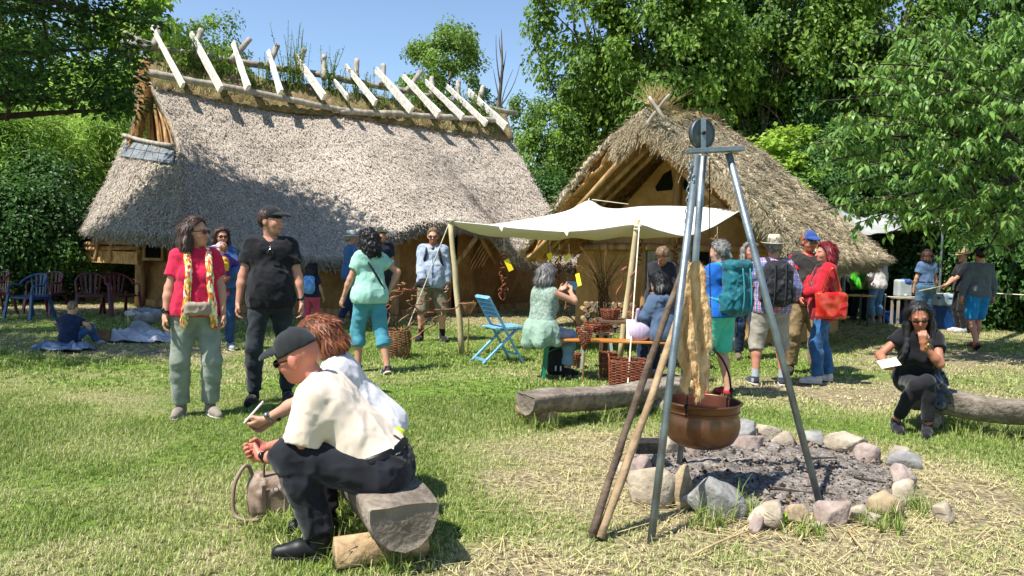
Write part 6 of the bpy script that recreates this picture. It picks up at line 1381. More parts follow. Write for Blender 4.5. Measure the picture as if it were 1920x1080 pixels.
# ---------------------------------------------------------------- awning
CANVAS = M('cream_canvas', '#e2dccf', '#ece7dc', scale=3, rough=0.9, bump=0.25, bscale=200, sheen=0.1)
def canvas_shader():
    m = CANVAS; N = m.node_tree.nodes; L = m.node_tree.links; b = N['Principled BSDF']; t = N.new('ShaderNodeBsdfTranslucent'); t.inputs[0].default_value = (*lin('#d09a4c'), 1); mx = N.new('ShaderNodeMixShader'); mx.inputs[0].default_value = 0.16
    L.new(b.outputs[0], mx.inputs[1]); L.new(t.outputs[0], mx.inputs[2]); L.new(mx.outputs[0], N['Material Output'].inputs[0])
canvas_shader()
POLEW = M('debarked_pole', '#9a8a66', '#c2b189', scale=7, rough=0.85, bump=0.4, bscale=40, stretch=(1, 1, 0.3))
ROPE = M('rope', '#c9bfa6', '#e5dcc6', scale=40, rough=0.9)
def awning():
    LP = G(867, 663); FP = G(1163, 672); T = empty('awning', G(1060, 640), 'cream canvas awning stretched on two poles over the wicker stall', 'awning'); inv = -Vector(T.location)
    frn = [P(843, 415, 10.75), P(905, 421, 10.75), P(965, 428, 10.8), P(1030, 433, 10.8), P(1065, 434, 10.8), P(1120, 430, 10.8), P(1193, 421, 10.75), P(1235, 432, 10.9), P(1285, 442, 11.1), P(1330, 428, 11.4), P(1362, 410, 11.7), P(1387, 395, 11.9)]
    bck = [P(843, 414, 10.77), P(905, 421, 11.6), P(980, 412, 12.0), P(1060, 396, 12.3), P(1103, 376, 12.5), P(1130, 388, 12.5), P(1160, 391, 12.5), P(1200, 387, 12.5), P(1255, 386, 12.5), P(1310, 388, 12.4), P(1350, 391, 12.3), P(1390, 393, 12.1)]
    nu, nv = 70, 26; fr = grow(frn, nu); bk = grow(bck, nu); V = []
    for i in range(nu + 1):
        u = i / nu; sag = 0.40 * (max(0, math.sin(PI * min(u * 1.02, 1))) ** 0.6) * (1 if u < 0.6 else max(0.0, 1 - (u - 0.6) * 2.4))
        for j in range(nv + 1):
            v = j / nv; p = fr[i].lerp(bk[i], v); p.z -= sag * 4 * v * (1 - v) ** 1.2 * 0.85; p.z += 0.012 * math.sin(u * 37 + v * 3) * math.sin(PI * v); V.append(p + inv)
    F = [(i * (nv + 1) + j, (i + 1) * (nv + 1) + j, (i + 1) * (nv + 1) + j + 1, i * (nv + 1) + j + 1) for i in range(nu) for j in range(nv)]
    o = MB().add(V, F).obj('canvas', CANVAS, T, smooth=True); md = o.modifiers.new('thickness', 'SOLIDIFY'); md.thickness = 0.004
    MB().tube([p + inv + Vector((0, -0.003, 0)) for p in fr], 0.010, 6).obj('hem', CANVAS, T, smooth=True)
    for px, py in ((941, 425), (1063, 434)):
        q = P(px, py, 10.79) + inv; MB().add([q + Vector((-0.05, -0.02, 0.0)), q + Vector((0.03, -0.02, 0.012)), q + Vector((0.0, -0.04, -0.07))], [(0, 1, 2)]).obj('tie_flap', CANVAS, T)
    pole('pole', LP + inv, P(844, 408, 10.75) + inv, 0.043, 0.036, POLEW, T, n=10, bend=0.002, seg=8); pole('pole', FP + inv, P(1196, 412, 10.75) + inv, 0.047, 0.036, POLEW, T, n=10, bend=0.003, seg=8)
    for a, b in ((P(843, 416, 10.74), G(748, 655) + Vector((0, 0, 0.0))), (P(1199, 420, 10.72), G(1176, 735)), (P(1103, 377, 12.5), P(1105, 372, 12.9)), (P(1110, 374, 12.5), P(1178, 383, 12.7)), (P(1320, 389, 12.4), P(1378, 362, 12.9)), (P(1388, 394, 11.9), P(1400, 380, 12.4))):
        MB().tube([a + inv, b + inv], 0.008, 5).obj('guy_rope', ROPE, T)
    for (px, py, D) in ((844, 413, 10.74), (1196, 424, 10.72), (1195, 430, 10.72)):
        q = P(px, py, D) + inv; MB().tube([q + Vector((math.cos(t) * 0.046, math.sin(t) * 0.046, 0)) for t in np.linspace(0, 2 * PI, 12, endpoint=False)], 0.012, 5, closed=True).obj('rope_lashing', ROPE, T)
awning()

# ---------------------------------------------------------------- wicker work
WICK = M('red_willow', '#5e2f1c', '#96512f', scale=22, rough=0.6, spec=0.4, fine='#3f2014', fscale=60, famt=0.5); WICK2 = M('brown_willow', '#6a4a30', '#946d48', scale=20, rough=0.65)
def basket(name, label, loc, shape, hgt, handle=None, rings=14, mat=WICK, stakes=22, rod=0.0065, group=None, rz=0.0, cat='basket', lid=None):
    """shape(t, a) -> (x, y) outline at height fraction t; woven of withies round upright stakes"""
    T = empty(name, loc, label, cat, group, rz); w = MB(); ns = stakes * 4
    for k in range(rings):
        t = (k + 0.5) / rings; pts = []
        for i in range(ns):
            a = 2 * PI * i / ns; x, y = shape(t, a); L = math.hypot(x, y) + 1e-6; off = rod * 0.9 * math.cos(stakes * a / 2 * 2 / 2 + PI * (k % 2)) ; pts.append(Vector((x * (1 + off / L), y * (1 + off / L), t * hgt + random.uniform(-1, 1) * rod * 0.25)))
        w.tube(pts, rod, 5, closed=True)
    o = w.obj('weave', mat, T, smooth=True); o['kind'] = 'stuff'
    s = MB()
    for i in range(stakes):
        a = 2 * PI * (i + 0.5) / stakes; s.tube([Vector((*shape(t, a), t * hgt)) for t in (0, 0.33, 0.66, 1.02)], rod * 0.8, 5)
    o = s.obj('stakes', mat, T, smooth=True); o['kind'] = 'stuff'
    for ph in (0, PI): MB().tube([Vector((*shape(1.0, a), hgt + rod * 1.2 * math.sin(a * stakes / 2 + ph))) for a in np.linspace(0, 2 * PI, ns * 2, endpoint=False)], rod * 1.25, 5, closed=True).obj('rim', mat, T, smooth=True)
    b = MB(); pts = [Vector((*shape(0.0, a), 0.006)) for a in np.linspace(0, 2 * PI, 32, endpoint=False)]; b.add(pts, [tuple(range(32))]); b.obj('base', mat, T)
    if handle: MB().tube(grow(handle, 20), rod * 1.8, 7).obj('handle', mat, T, smooth=True)
    return T
def rnd(r0, r1, bulge=0.0): return lambda t, a: ((r0 + (r1 - r0) * t + bulge * math.sin(PI * t)) * math.cos(a), (r0 + (r1 - r0) * t + bulge * math.sin(PI * t)) * math.sin(a))
def rect(w0, d0, w1, d1, p=5.0):
    def f(t, a):
        w = (w0 + (w1 - w0) * t) / 2; d = (d0 + (d1 - d0) * t) / 2; c, s = math.cos(a), math.sin(a); k = (abs(c) ** p + abs(s) ** p) ** (-1 / p); return w * k * c, d * k * s
    return f
BK = basket('wicker_basket', 'tall round brown basket holding twisted willow canes', G(741, 668), rnd(0.175, 0.19, 0.03), 0.36, rings=22, mat=WICK2)
for hx in (-0.2,): MB().tube(grow([(hx, 0, 0.33), (hx - 0.07, 0, 0.45), (hx - 0.03, 0, 0.52), (hx + 0.03, -0.02, 0.42), (hx + 0.05, 0, 0.33)], 16), 0.010, 6).obj('handle', WICK2, BK, smooth=True)
def canes():
    r = np.random.default_rng(6); base = G(741, 668) + Vector((0, 0, 0.12)); D = base.y
    T = [([(705, 610), (725, 580), (745, 540), (760, 530)], 'first'), ([(728, 640), (718, 590), (735, 560), (752, 545), (775, 540)], ''), ([(735, 640), (742, 600), (728, 575), (757, 545), (790, 545)], ''), ([(745, 640), (752, 605), (770, 580), (768, 560), (800, 550)], ''), ([(755, 640), (790, 620), (800, 590), (825, 580), (840, 560)], ''), ([(750, 640), (775, 600), (785, 570), (810, 560)], ''), ([(748, 645), (800, 618), (830, 585), (885, 565)], '')]
    labs = ['with a wide loop', 'with tight waves', 'curling in a spiral', 'leaning over the rim', 'reaching out sideways', 'with a hooked tip', 'stretching far past the basket']
    for i, (pp, _) in enumerate(T):
        pts = [base + Vector((r.uniform(-.06, .06), r.uniform(-.05, .05), 0))] + [P(x, y, D + r.uniform(-0.12, 0.12)) for x, y in pp[1:]]
        g = grow(pts, 44); ph = r.uniform(0, 6); g = [q + Vector((math.cos(j * 0.75 + ph) * 0.035, math.sin(j * 0.75 + ph) * 0.03, math.sin(j * 0.9 + ph) * 0.012)) * min(1, j / 8) for j, q in enumerate(g)]
        o = MB().tube(g, [0.013 - 0.006 * j / 44 for j in range(45)], 6).obj('willow_cane', WICK if i % 3 else WICK2, smooth=True); o.data.transform(Matrix.Translation(-g[0])); o.location = g[0]; fin(o, 'twisted willow cane in the tall basket ' + labs[i], 'cane', 'twisted canes in the basket')
canes()
BK2 = basket('wicker_basket', 'large rectangular red willow basket beside the awning pole', G(1180, 725), rect(0.44, 0.30, 0.47, 0.33), 0.30, rings=20, stakes=30, rz=-0.1)
for sx in (-1, 1): MB().tube(grow([(sx * 0.235, -0.06, 0.30), (sx * 0.245, -0.04, 0.36), (sx * 0.245, 0.04, 0.36), (sx * 0.235, 0.06, 0.30)], 12), 0.011, 6).obj('handle', WICK, BK2, smooth=True)
basket('wicker_basket', 'dark narrow red willow basket standing beside the large one', G(1133, 708) + Vector((0.05, 0.1, 0)), rect(0.17, 0.2, 0.2, 0.22), 0.28, rings=18, stakes=16)
basket('wicker_basket', 'low round basket with tall hoop handle on the grass', G(1057, 655) + Vector((0, 0.1, 0.0)), rnd(0.17, 0.21, 0.02), 0.22, handle=[(-0.2, 0, 0.2), (-0.17, 0, 0.42), (0, 0, 0.52), (0.17, 0, 0.42), (0.2, 0, 0.2)], rings=13)
basket('wicker_basket', 'small red basket under the beer bench', G(1068, 688), rnd(0.11, 0.14), 0.17, rings=11, stakes=16)
def stake_basket(px, py, top, label, r1, hh, D=None, red=True):
    g = G(px, py); z = P(px, top, g.y).z; T = empty('stake_basket', g, label, 'basket'); m = WICK if red else WICK2
    pole('stake', (0, 0, -0.05), (0.0, 0, z - hh), 0.011, 0.010, WICK2, T, n=6)
    w = MB(); rings = 12
    for k in range(rings):
        t = k / (rings - 1); rr = 0.015 + (r1 - 0.015) * t ** 0.8; w.tube([Vector((math.cos(a) * rr * (1 + 0.05 * math.cos(6 * a + PI * k)), math.sin(a) * rr * (1 + 0.05 * math.cos(6 * a + PI * k)), z - hh + hh * t)) for a in np.linspace(0, 2 * PI, 30, endpoint=False)], 0.006, 5, closed=True)
    o = w.obj('weave', m, T, smooth=True); o['kind'] = 'stuff'; s = MB()
    for a in np.linspace(0, 2 * PI, 12, endpoint=False): s.tube([Vector((math.cos(a) * (0.012 + (r1 - 0.012) * t ** 0.8), math.sin(a) * (0.012 + (r1 - 0.012) * t ** 0.8), z - hh + hh * t)) for t in (0, 0.3, 0.6, 1.0)], 0.0055, 5)
    o = s.obj('ribs', m, T, smooth=True); o['kind'] = 'stuff'
stake_basket(877, 664, 568, 'shallow wicker bowl on a thin stake beside the blue chair', 0.105, 0.17, red=False)
stake_basket(1094, 716, 614, 'red wicker funnel basket on a stake before the bench', 0.10, 0.26)
# tall willow rods standing in a bundle under the awning
def rods():
    r = np.random.default_rng(17); g = G(1128, 640); T = empty('willow_rod_bundle', g, 'upright bundle of long thin willow rods under the awning', 'willow rods')
    for i in range(44):
        a = r.uniform(0, 6.28); q = r.uniform(0, 0.16); b = Vector((math.cos(a) * q, math.sin(a) * q, 0)); t = Vector((b.x * 0.35 + r.normal(0, 0.05), b.y * 0.35, 0.75)); fan = r.normal(0, 0.42); e = Vector((fan, r.normal(0, 0.15), 1.62 + r.uniform(-0.18, 0.15) - 0.25 * abs(fan)))
        MB().tube(grow([b, t, Vector((e.x * 0.45, e.y * 0.5, 1.25)), e], 10), [0.007 - 0.0005 * j for j in range(11)], 5).obj('rod', WICK2 if i % 3 else M('dark_willow', '#3e2a1c', '#5c4028', scale=20), T, smooth=True)
rods()
# firewood / wattle stack at the hut wall
T = empty('firewood_stack', G(1150, 632) + Vector((0, 0.9, 0)), 'stack of split firewood under the awning by the hut', 'firewood')
rr_ = np.random.default_rng(4); me = None
for k in range(6):
    for j in range(9):
        o = MB().tube([(0, -0.22 + rr_.uniform(-.03, .03), 0), (0, 0.0, 0), (0, 0.22, 0)], [0.052, 0.05, 0.052], 7, rnd=0.18).obj('log', CUTW if (j + k) % 3 else LOGW, T); o.location = (-0.45 + 0.105 * j + 0.05 * (k % 2), rr_.uniform(-.02, .02), 0.055 + 0.092 * k); o.rotation_euler = (0, rr_.uniform(0, 3), rr_.uniform(-.06, .06))
# hanging wicker ornaments with yellow price tags
TAGM = M('yellow_card', '#e8cf1c', '#f0da3a', scale=4, rough=0.7)
def ornament(px, y0, y1, D, label, n=4, tag=None, seed=0, red=True):
    r = np.random.default_rng(seed); a = P(px, y0, D); b = P(px, y1, D); T = empty('wicker_ornament', a, label, 'ornament'); L = (b - a).length; m = WICK if red else WICK2
    MB().tube([(0, 0, 0), (0.01, 0, -L * 0.3)], 0.0035, 4).obj('string', ROPE, T)
    for k in range(n * 2):
        z = -L * (0.3 + 0.65 * k / max(2 * n - 1, 1)); g = []; ph = r.uniform(0, 6); rad = r.uniform(0.028, 0.06)
        RR = Matrix.Rotation(r.uniform(0, 3), 3, 'X') @ Matrix.Rotation(r.uniform(0, 3), 3, 'Y')
        for j in range(26): g.append(RR @ Vector((math.cos(j * 0.42 + ph) * rad * (1 + 0.3 * math.sin(j * 1.3)), math.sin(j * 0.42 + ph) * rad * 1.3, 0.012 * math.sin(j * 0.9))) + Vector((0.02 * math.sin(k * 2.1), 0, z)))
        MB().tube(g, 0.007, 5).obj('coil', m, T, smooth=True)
        e = Vector((r.uniform(-0.14, 0.14), r.uniform(-.05, .05), z + r.uniform(-0.06, 0.06))); MB().tube(grow([g[17], g[17].lerp(e, 0.5) + Vector((0, 0, 0.03)), e], 8), 0.006, 5).obj('twig', m, T, smooth=True)
    if tag: q = P(tag[0], tag[1], D - 0.05) - a; R = Matrix.Rotation(tag[2], 3, 'Y') @ Matrix.Rotation(0.3, 3, 'Z'); MB().box(q, (tag[3] if len(tag) > 3 else 0.085, 0.003, tag[4] if len(tag) > 4 else 0.16), R).obj('price_tag', TAGM, T)
ornament(945, 440, 562, 11.0, 'red wicker garland with a yellow tag hanging beside the house wall', 5, (954, 497, -0.45, 0.08, 0.18), 1)
ornament(1031, 452, 545, 11.2, 'wicker ornament with a large yellow tag above the seated woman', 4, (1031, 481, -0.25, 0.08, 0.10), 2)
ornament(1049, 455, 520, 11.4, 'short wicker ornament with a small yellow tag', 3, (1049, 484, 0.05, 0.035, 0.11), 3)
ornament(1067, 457, 585, 11.2, 'long wicker string ornament with a slanted yellow tag', 5, (1064, 483, 0.5, 0.055, 0.12), 4, red=False)
ornament(1345, 425, 500, 10.6, 'wicker wreath ornament on a looped string right of the awning', 3, (1347, 503, 0.3, 0.05, 0.06), 5, red=False)
ornament(1268, 440, 500, 11.5, 'bird nest like wicker ball hanging by the hut door', 3, None, 6)
ornament(1200, 440, 490, 12.0, 'wicker hoop hanging on the hut wall behind the pole', 2, (1212, 465, 0, 0.02, 0.05), 7)
# twisted vine ribbons by the front awning pole
for i, (pp, lab) in enumerate([([(1172, 500), (1166, 520), (1158, 560), (1148, 610), (1140, 640), (1132, 700)], 'twisted vine ribbon standing left of the awning pole'), ([(1190, 505), (1183, 545), (1187, 590), (1178, 630), (1185, 690)], 'twisted vine ribbon winding along the awning pole')]):
    g = grow([P(x, y, 10.4 - 0.3 * i) for x, y in pp], 60); g = [q + Vector((math.cos(j * 0.42) * 0.03, math.sin(j * 0.42) * 0.03, 0)) for j, q in enumerate(g)]; V = []; F = []
    for j, q in enumerate(g):
        s_ = Vector((math.sin(j * 0.5) * 0.2, 0.2, 1)).normalized() * 0.022; V += [q - s_, q + s_, q + s_ + Vector((0.006, 0.006, 0)), q - s_ + Vector((0.006, 0.006, 0))]
    F = [(j * 4 + k, j * 4 + (k + 1) % 4, j * 4 + 4 + (k + 1) % 4, j * 4 + 4 + k) for j in range(60) for k in range(4)]
    o = MB().add(V, F).obj('vine_ribbon', WICK, smooth=True); o.data.transform(Matrix.Translation(-g[-1])); o.location = g[-1]; fin(o, lab, 'vine')
# ---------------------------------------------------------------- furniture under the awning
BENCHW = M('varnished_orange_wood', '#a8652a', '#c8833c', scale=5, rough=0.35, stretch=(0.4, 3, 3), spec=0.5); GREENP = M('green_steel', '#0f6a4a', '#13775a', rough=0.45, spec=0.5, scale=5)
def beer_bench():
    a = G(1000, 710); b = G(1290, 706); a.y = 8.75; b.y = 8.9; T = empty('beer_bench', (a + b) / 2, 'orange wooden bench with green folding legs under the awning', 'bench'); c = (a + b) / 2; L = 2.05
    o = MB().box((0, 0, 0.465), (L, 0.25, 0.026)).obj('seat', BENCHW, T, bevel=0.006)
    for sx in (-1, 1):
        x = sx * 0.82
        for sy in (-1, 1): MB().bar((x + 0.03 * sx, sy * 0.115, 0.0), (x - 0.015 * sx, sy * 0.085, 0.452), 0.042, 0.022, up=(0, 1, 0)).obj('leg', GREENP, T)
        MB().bar((x + 0.02 * sx, -0.1, 0.12), (x + 0.02 * sx, 0.1, 0.12), 0.02, 0.03).obj('leg_brace', GREENP, T); MB().bar((x - 0.01 * sx, 0, 0.30), (x - 0.32 * sx, 0, 0.45), 0.02, 0.008).obj('stay', GREENP, T)
    return T
beer_bench()
BLUEP = M('pale_blue_paint', '#5a93b8', '#78aecb', scale=6, rough=0.55, fine='#8fa6ac', fscale=30, famt=0.3)
def blue_chair():
    g = G(930, 677); T = empty('folding_chair', g, 'pale blue slatted folding garden chair beside the awning', 'chair', rz=math.radians(-62))
    # local: +Y forward, seat 0.43
    W = 0.40
    for sx in (-1, 1):
        x = sx * W / 2; MB().bar((x, 0.30, 0.0), (x, -0.23, 0.88), 0.022, 0.045, up=(1, 0, 0)).obj('leg', BLUEP, T); MB().bar((x - sx * 0.026, -0.28, 0.0), (x - sx * 0.026, 0.20, 0.44), 0.022, 0.045, up=(1, 0, 0)).obj('leg', BLUEP, T); MB().bar((x - sx * 0.03, -0.08, 0.43), (x - sx * 0.03, 0.30, 0.45), 0.022, 0.04, up=(1, 0, 0)).obj('seat_rail', BLUEP, T)
    for k in range(7): MB().box((0, -0.10 + 0.065 * k, 0.465 + 0.003 * k), (W + 0.02, 0.052, 0.016)).obj('slat', BLUEP, T, bevel=0.003)
    for k in range(5):
        t = 0.72 + 0.068 * k; MB().bar((-W / 2, 0.30 - 0.53 * t, 0.88 * t), (W / 2, 0.30 - 0.53 * t, 0.88 * t), 0.014, 0.045, up=(0, 0.53, 1)).obj('slat', BLUEP, T)
    for y, z in ((-0.24, 0.04), (0.24, 0.10), (0.02, 0.47)): MB().bar((-W / 2, y, z), (W / 2, y, z), 0.02, 0.03).obj('cross_rail', BLUEP, T)
    return T
blue_chair()
def stool(px, py, label, hgt=0.46):
    g = G(px, py); T = empty('stool', g, label, 'stool'); m = M('pale_green_paint', '#8f9d90', '#b5bfb0', scale=6, rough=0.7)
    MB().box((0, 0, hgt), (0.42, 0.26, 0.03)).obj('seat', CUTW, T, bevel=0.006)
    for sx in (-1, 1):
        for sy in (-1, 1): MB().bar((sx * 0.21, sy * 0.13, 0), (sx * 0.15, sy * 0.09, hgt - 0.015), 0.035, 0.035, up=(0, 1, 0)).obj('leg', m, T)
        MB().bar((sx * 0.2, -0.1, 0.14), (sx * 0.2, 0.1, 0.14), 0.03, 0.02).obj('rail', m, T)
    return T
stool(1118, 690, 'small pale painted stool carrying a flat basket')
basket('wicker_basket', 'flat bread shaped basket lying on the pale stool', G(1118, 690) + Vector((0, 0, 0.476)), rnd(0.10, 0.18, 0.02), 0.10, rings=8, stakes=18, rod=0.006)
o = sdf_obj('rucksack', [rbox((0, 0, 0.17), (0.13, 0.09, 0.17), rd=0.05), cap((-0.06, -0.09, 0.05), (-0.06, -0.1, 0.25), 0.012), cap((0.06, -0.09, 0.05), (0.06, -0.1, 0.25), 0.012)], 0.010, cloth('black_nylon', '#191a1d', rough=0.6), None, noise=[(0.008, 14, 2, (1, 1, 1))]); o.location = G(1045, 703); fin(o, 'black bag standing on the grass under the beer bench', 'bag')
for k, x in enumerate((-0.03, 0.03)): MB().box((x, -0.125, 0.10), (0.016, 0.004, 0.06)).obj('white_print', M('white_print', '#d8d8d8'), o)
# wooden craft table behind the bench with bits of wicker
def craft_table():
    g = G(1215, 690); g.y = 10.0; T = empty('craft_table', g, 'low dark work table heaped with wicker under the awning', 'table'); m = M('dark_table_wood', '#4a3826', '#6e5740', scale=6, rough=0.8)
    for k in range(5): MB().box((0, -0.24 + 0.12 * k, 0.60), (1.3, 0.112, 0.03)).obj('plank', m, T)
    for sx in (-1, 1):
        for sy in (-1, 1): MB().bar((sx * 0.58, sy * 0.22, 0), (sx * 0.58, sy * 0.22, 0.585), 0.05, 0.05, up=(0, 1, 0)).obj('leg', m, T)
craft_table()
for i, (dx, dy, s, lab) in enumerate([(-0.5, 0.0, 0.9, 'small dark basket on the craft table end'), (-0.15, 0.1, 0.7, 'tiny basket in the middle of the craft table'), (0.45, 0.05, 1.0, 'round basket on the craft table beside the stallholder')]):
    g = G(1215, 690); basket('wicker_basket', lab, Vector((g.x + dx, 10.0 + dy, 0.616)), rnd(0.10 * s, 0.14 * s, 0.01), 0.14 * s, rings=9, stakes=14, rod=0.006, mat=WICK2 if i else WICK)
o = sdf_obj('shoulder_bag', [ell((0, 0, 0.10), (0.13, 0.08, 0.12)), cap((-0.06, 0, 0.2), (-0.035, 0, 0.36), 0.022, 0.018), cap((0.05, 0, 0.2), (-0.035, 0, 0.36), 0.018, 0.016)], 0.010, M('lilac_stripe_cloth', '#a795ad', '#c3b4c4', scale=5, rough=0.9, stretch=(6, 6, 0.1)), None, noise=[(0.008, 16, 2, (1, 1, 0.6))]); q = P(1201, 648, 8.75); o.location = (q.x, 8.80, 0.480); fin(o, 'soft lilac striped cloth bag on the beer bench', 'bag')
q = P(1190, 640, 8.75); MB_ = MB().box((0, 0, 0.12), (0.16, 0.01, 0.24), Matrix.Rotation(-0.25, 3, 'X')).obj('paper_bag', M('white_paper', '#d9d5d2', rough=0.8)); MB_.location = (q.x, 8.90, 0.478); fin(MB_, 'white paper bag leaning behind the lilac bag on the bench', 'paper bag')
# ---------------------------------------------------------------- plastic chairs on the left
def chair_proto(mat):
    parts = []; q = []
    arc = [Vector((math.cos(t) * 0.27, math.sin(t) * -0.22 - 0.03, 0.62 + 0.20 * max(0, math.sin(t)) ** 0.8)) for t in np.linspace(0, PI, 17)]
    rim = [Vector((0.27, 0.20, 0.42)), Vector((0.28, 0.20, 0.58)), Vector((0.28, 0.12, 0.625))] + arc + [Vector((-0.28, 0.12, 0.625)), Vector((-0.28, 0.20, 0.58)), Vector((-0.27, 0.20, 0.42))]
    frame = MB(); V = []; 
    parts.append(('back_rim', MB().tube(grow(rim, 60), 0.021, 7), True))
    se = MB(); n = 12; VV = []
    for i in range(n + 1):
        for j in range(n + 1):
            u, v = i / n * 2 - 1, j / n * 2 - 1; VV.append((u * 0.235 * (1 - 0.05 * v), v * 0.225, 0.415 - 0.02 * (1 - u * u) * (1 - v * v) - (0.02 * max(v - 0.7, 0) / 0.3)))
    m = n + 1; FF = [(i * m + j, (i + 1) * m + j, (i + 1) * m + j + 1, i * m + j + 1) for i in range(n) for j in range(n)]; b = len(VV); VV += [(x, y, z - 0.018) for x, y, z in VV]; FF += [tuple(k + b for k in f[::-1]) for f in FF]; rg = [i * m for i in range(m)] + [n * m + j for j in range(1, m)] + [i * m + n for i in range(n - 1, -1, -1)] + [j for j in range(n - 1, 0, -1)]
    FF += [(rg[k], rg[(k + 1) % len(rg)], rg[(k + 1) % len(rg)] + b, rg[k] + b)[::-1] for k in range(len(rg))]; parts.append(('seat', MB().add(VV, FF), True))
    for k in range(5):
        t = PI * (0.26 + 0.12 * k); x = math.cos(t); parts.append(('back_slat', MB().add(*slat(Vector((x * 0.19, -0.21, 0.40)), Vector((math.cos(t) * 0.26, math.sin(t) * -0.22 - 0.03, 0.62 + 0.2 * math.sin(t) ** 0.8)), 0.038)), False))
    for sx in (-1, 1):
        parts.append(('leg', MB().add(*slat(Vector((sx * 0.27, 0.20, 0.46)), Vector((sx * 0.30, 0.27, 0.0)), 0.05, 0.035)), False)); parts.append(('leg', MB().add(*slat(Vector((sx * 0.22, -0.20, 0.45)), Vector((sx * 0.26, -0.31, 0.0)), 0.05, 0.035)), False)); parts.append(('apron', MB().add(*slat(Vector((sx * 0.235, -0.2, 0.38)), Vector((sx * 0.25, 0.22, 0.38)), 0.015, 0.05)), False))
    return parts
def slat(a, b, w, t=0.012):
    mb = MB().bar(a, b, w, t, up=(0, 1, 0.01)); return mb.v, mb.f
MAROON = M('maroon_plastic', '#4a1524', '#6a2232', scale=3, rough=0.35, spec=0.5); NAVY = M('blue_plastic', '#1f3a63', '#2e5080', scale=3, rough=0.35, spec=0.5)
CP = chair_proto(None); CPM = {}
for (px, py, rz, mt, lab, dx) in [(88, 588, 170, MAROON, 'maroon plastic garden chair right behind the blue one', 0.0), (56, 597, 165, NAVY, 'dark blue plastic garden chair in front of a maroon one', 0.0), (172, 592, 215, MAROON, 'maroon plastic garden chair turned towards the longhouse corner', 0.0), (226, 590, 235, MAROON, 'maroon plastic garden chair next to the longhouse corner post', 0.0), (-12, 588, 150, MAROON, 'maroon plastic garden chair at the end of the row', 0.0)]:
    T = empty('garden_chair', G(px, py), lab, 'chair', 'plastic garden chairs before the hedge', math.radians(rz))
    for i, (nm, mb, sm) in enumerate(CP):
        key = (i, mt.name)
        if key not in CPM: o = mb.obj(nm, mt, T, smooth=sm); CPM[key] = o.data
        else: o = bpy.data.objects.new(nm, CPM[key]); COL.objects.link(o); o.parent = T
# ---------------------------------------------------------------- grinding stones, cloth, wooden pot on the left
def cloth_heap(name, g, w, d, label, seed, mat, amp=0.05):
    n = 30; xs = np.linspace(-1, 1, n); X, Y = np.meshgrid(xs, xs, indexing='ij'); p = np.stack([X.ravel() * 3, Y.ravel() * 3, X.ravel() * 0 + seed], 1); z = 0.02 + amp * np.clip(0.55 + 1.4 * wnoise(p, 2.6, seed, 3), 0, 2.0) * np.clip(1.25 - np.maximum(np.abs(X), np.abs(Y)).ravel() ** 4, 0, 1); jx = wnoise(p, 1.1, seed + 2, 2) * 0.12; V = np.stack([(X.ravel() + jx) * w / 2, (Y.ravel() + jx) * d / 2, z], 1); I = np.arange(n * n).reshape(n, n); F = np.stack([I[:-1, :-1].ravel(), I[1:, :-1].ravel(), I[1:, 1:].ravel(), I[:-1, 1:].ravel()], 1); o = mesh_np(name, V, F, mat, True, None, g); fin(o, label, 'cloth'); return o
LINEN = M('pale_linen', '#a3a2ad', '#c6c5cb', scale=5, rough=0.9, bump=0.3, bscale=120)
cloth_heap('ground_cloth', G(262, 640), 0.9, 0.45, 'crumpled pale linen cloth under the grinding stones', 2, LINEN, 0.09)
GR = stone_m('granite', '#6f7072', '#a2a3a3')
o = rock('grinding_stone', (0, 0, 0), (0.20, 0.16, 0.13), 61, GR, None); o.location = G(262, 636) + Vector((0, 0.02, 0.11)); fin(o, 'rounded boulder base stone lying on the linen cloth', 'stone')
def quern():
    T = empty('stone_trough', G(272, 630) + Vector((0.02, 0, 0.20)), 'hollowed granite grinding trough resting on a boulder', 'grinding stone'); mb = MB(); n = 30; prof = [(0, 0), (0.10, 0.0), (0.20, 0.05), (0.245, 0.12), (0.25, 0.15), (0.225, 0.155), (0.18, 0.12), (0.0, 0.10)]
    mb.lathe(prof, n); mb.v = [((x * 1.0), y * 0.8, z * 1.35 + 0.02 * x + 0.006 * math.sin(9 * x + 7 * y)) for x, y, z in mb.v]; mb.obj('trough', GR, T, smooth=True); T.rotation_euler = (0.10, 0.14, 0.2)
quern()
o = rock('grinding_pebble', (0, 0, 0), (0.085, 0.06, 0.045), 62, stone_m('pale_pebble', '#9a9ca0', '#c4c6c8'), None); o.location = G(243, 632) + Vector((0, 0.02, 0.375)); fin(o, 'smooth pale rubbing stone propped at the trough edge', 'stone')
o = MB().tube([(0.02, 0, -0.02), (0.0, 0, 0.36)], 0.012, 7).obj('propping_stick', CUTW); o.location = G(240, 634); fin(o, 'short stick standing at the grinding trough', 'stick')
T = empty('clay_pot', G(191, 641), 'squat brown clay pot standing beside the sitting boy', 'pot'); MB().lathe([(0.0, 0.005), (0.09, 0.0), (0.125, 0.03), (0.13, 0.10), (0.115, 0.155), (0.125, 0.17), (0.115, 0.172), (0.105, 0.155), (0.11, 0.05), (0.0, 0.03)], 28).obj('vessel', M('brown_clay', '#6b5238', '#8e7050', scale=7, rough=0.9, bump=0.4, bscale=30), T, smooth=True); MB().lathe([(0.0, 0.14), (0.108, 0.14)], 24).obj('grain_filling', M('grain', '#a58a5a', '#cdb27c', scale=60, rough=0.9), T)
cloth_heap('ground_blanket', G(120, 655), 0.75, 0.45, 'blue grey blanket spread under the sitting boy', 5, M('blue_blanket', '#5d6c86', '#8b97ab', scale=5, rough=0.95), 0.05)
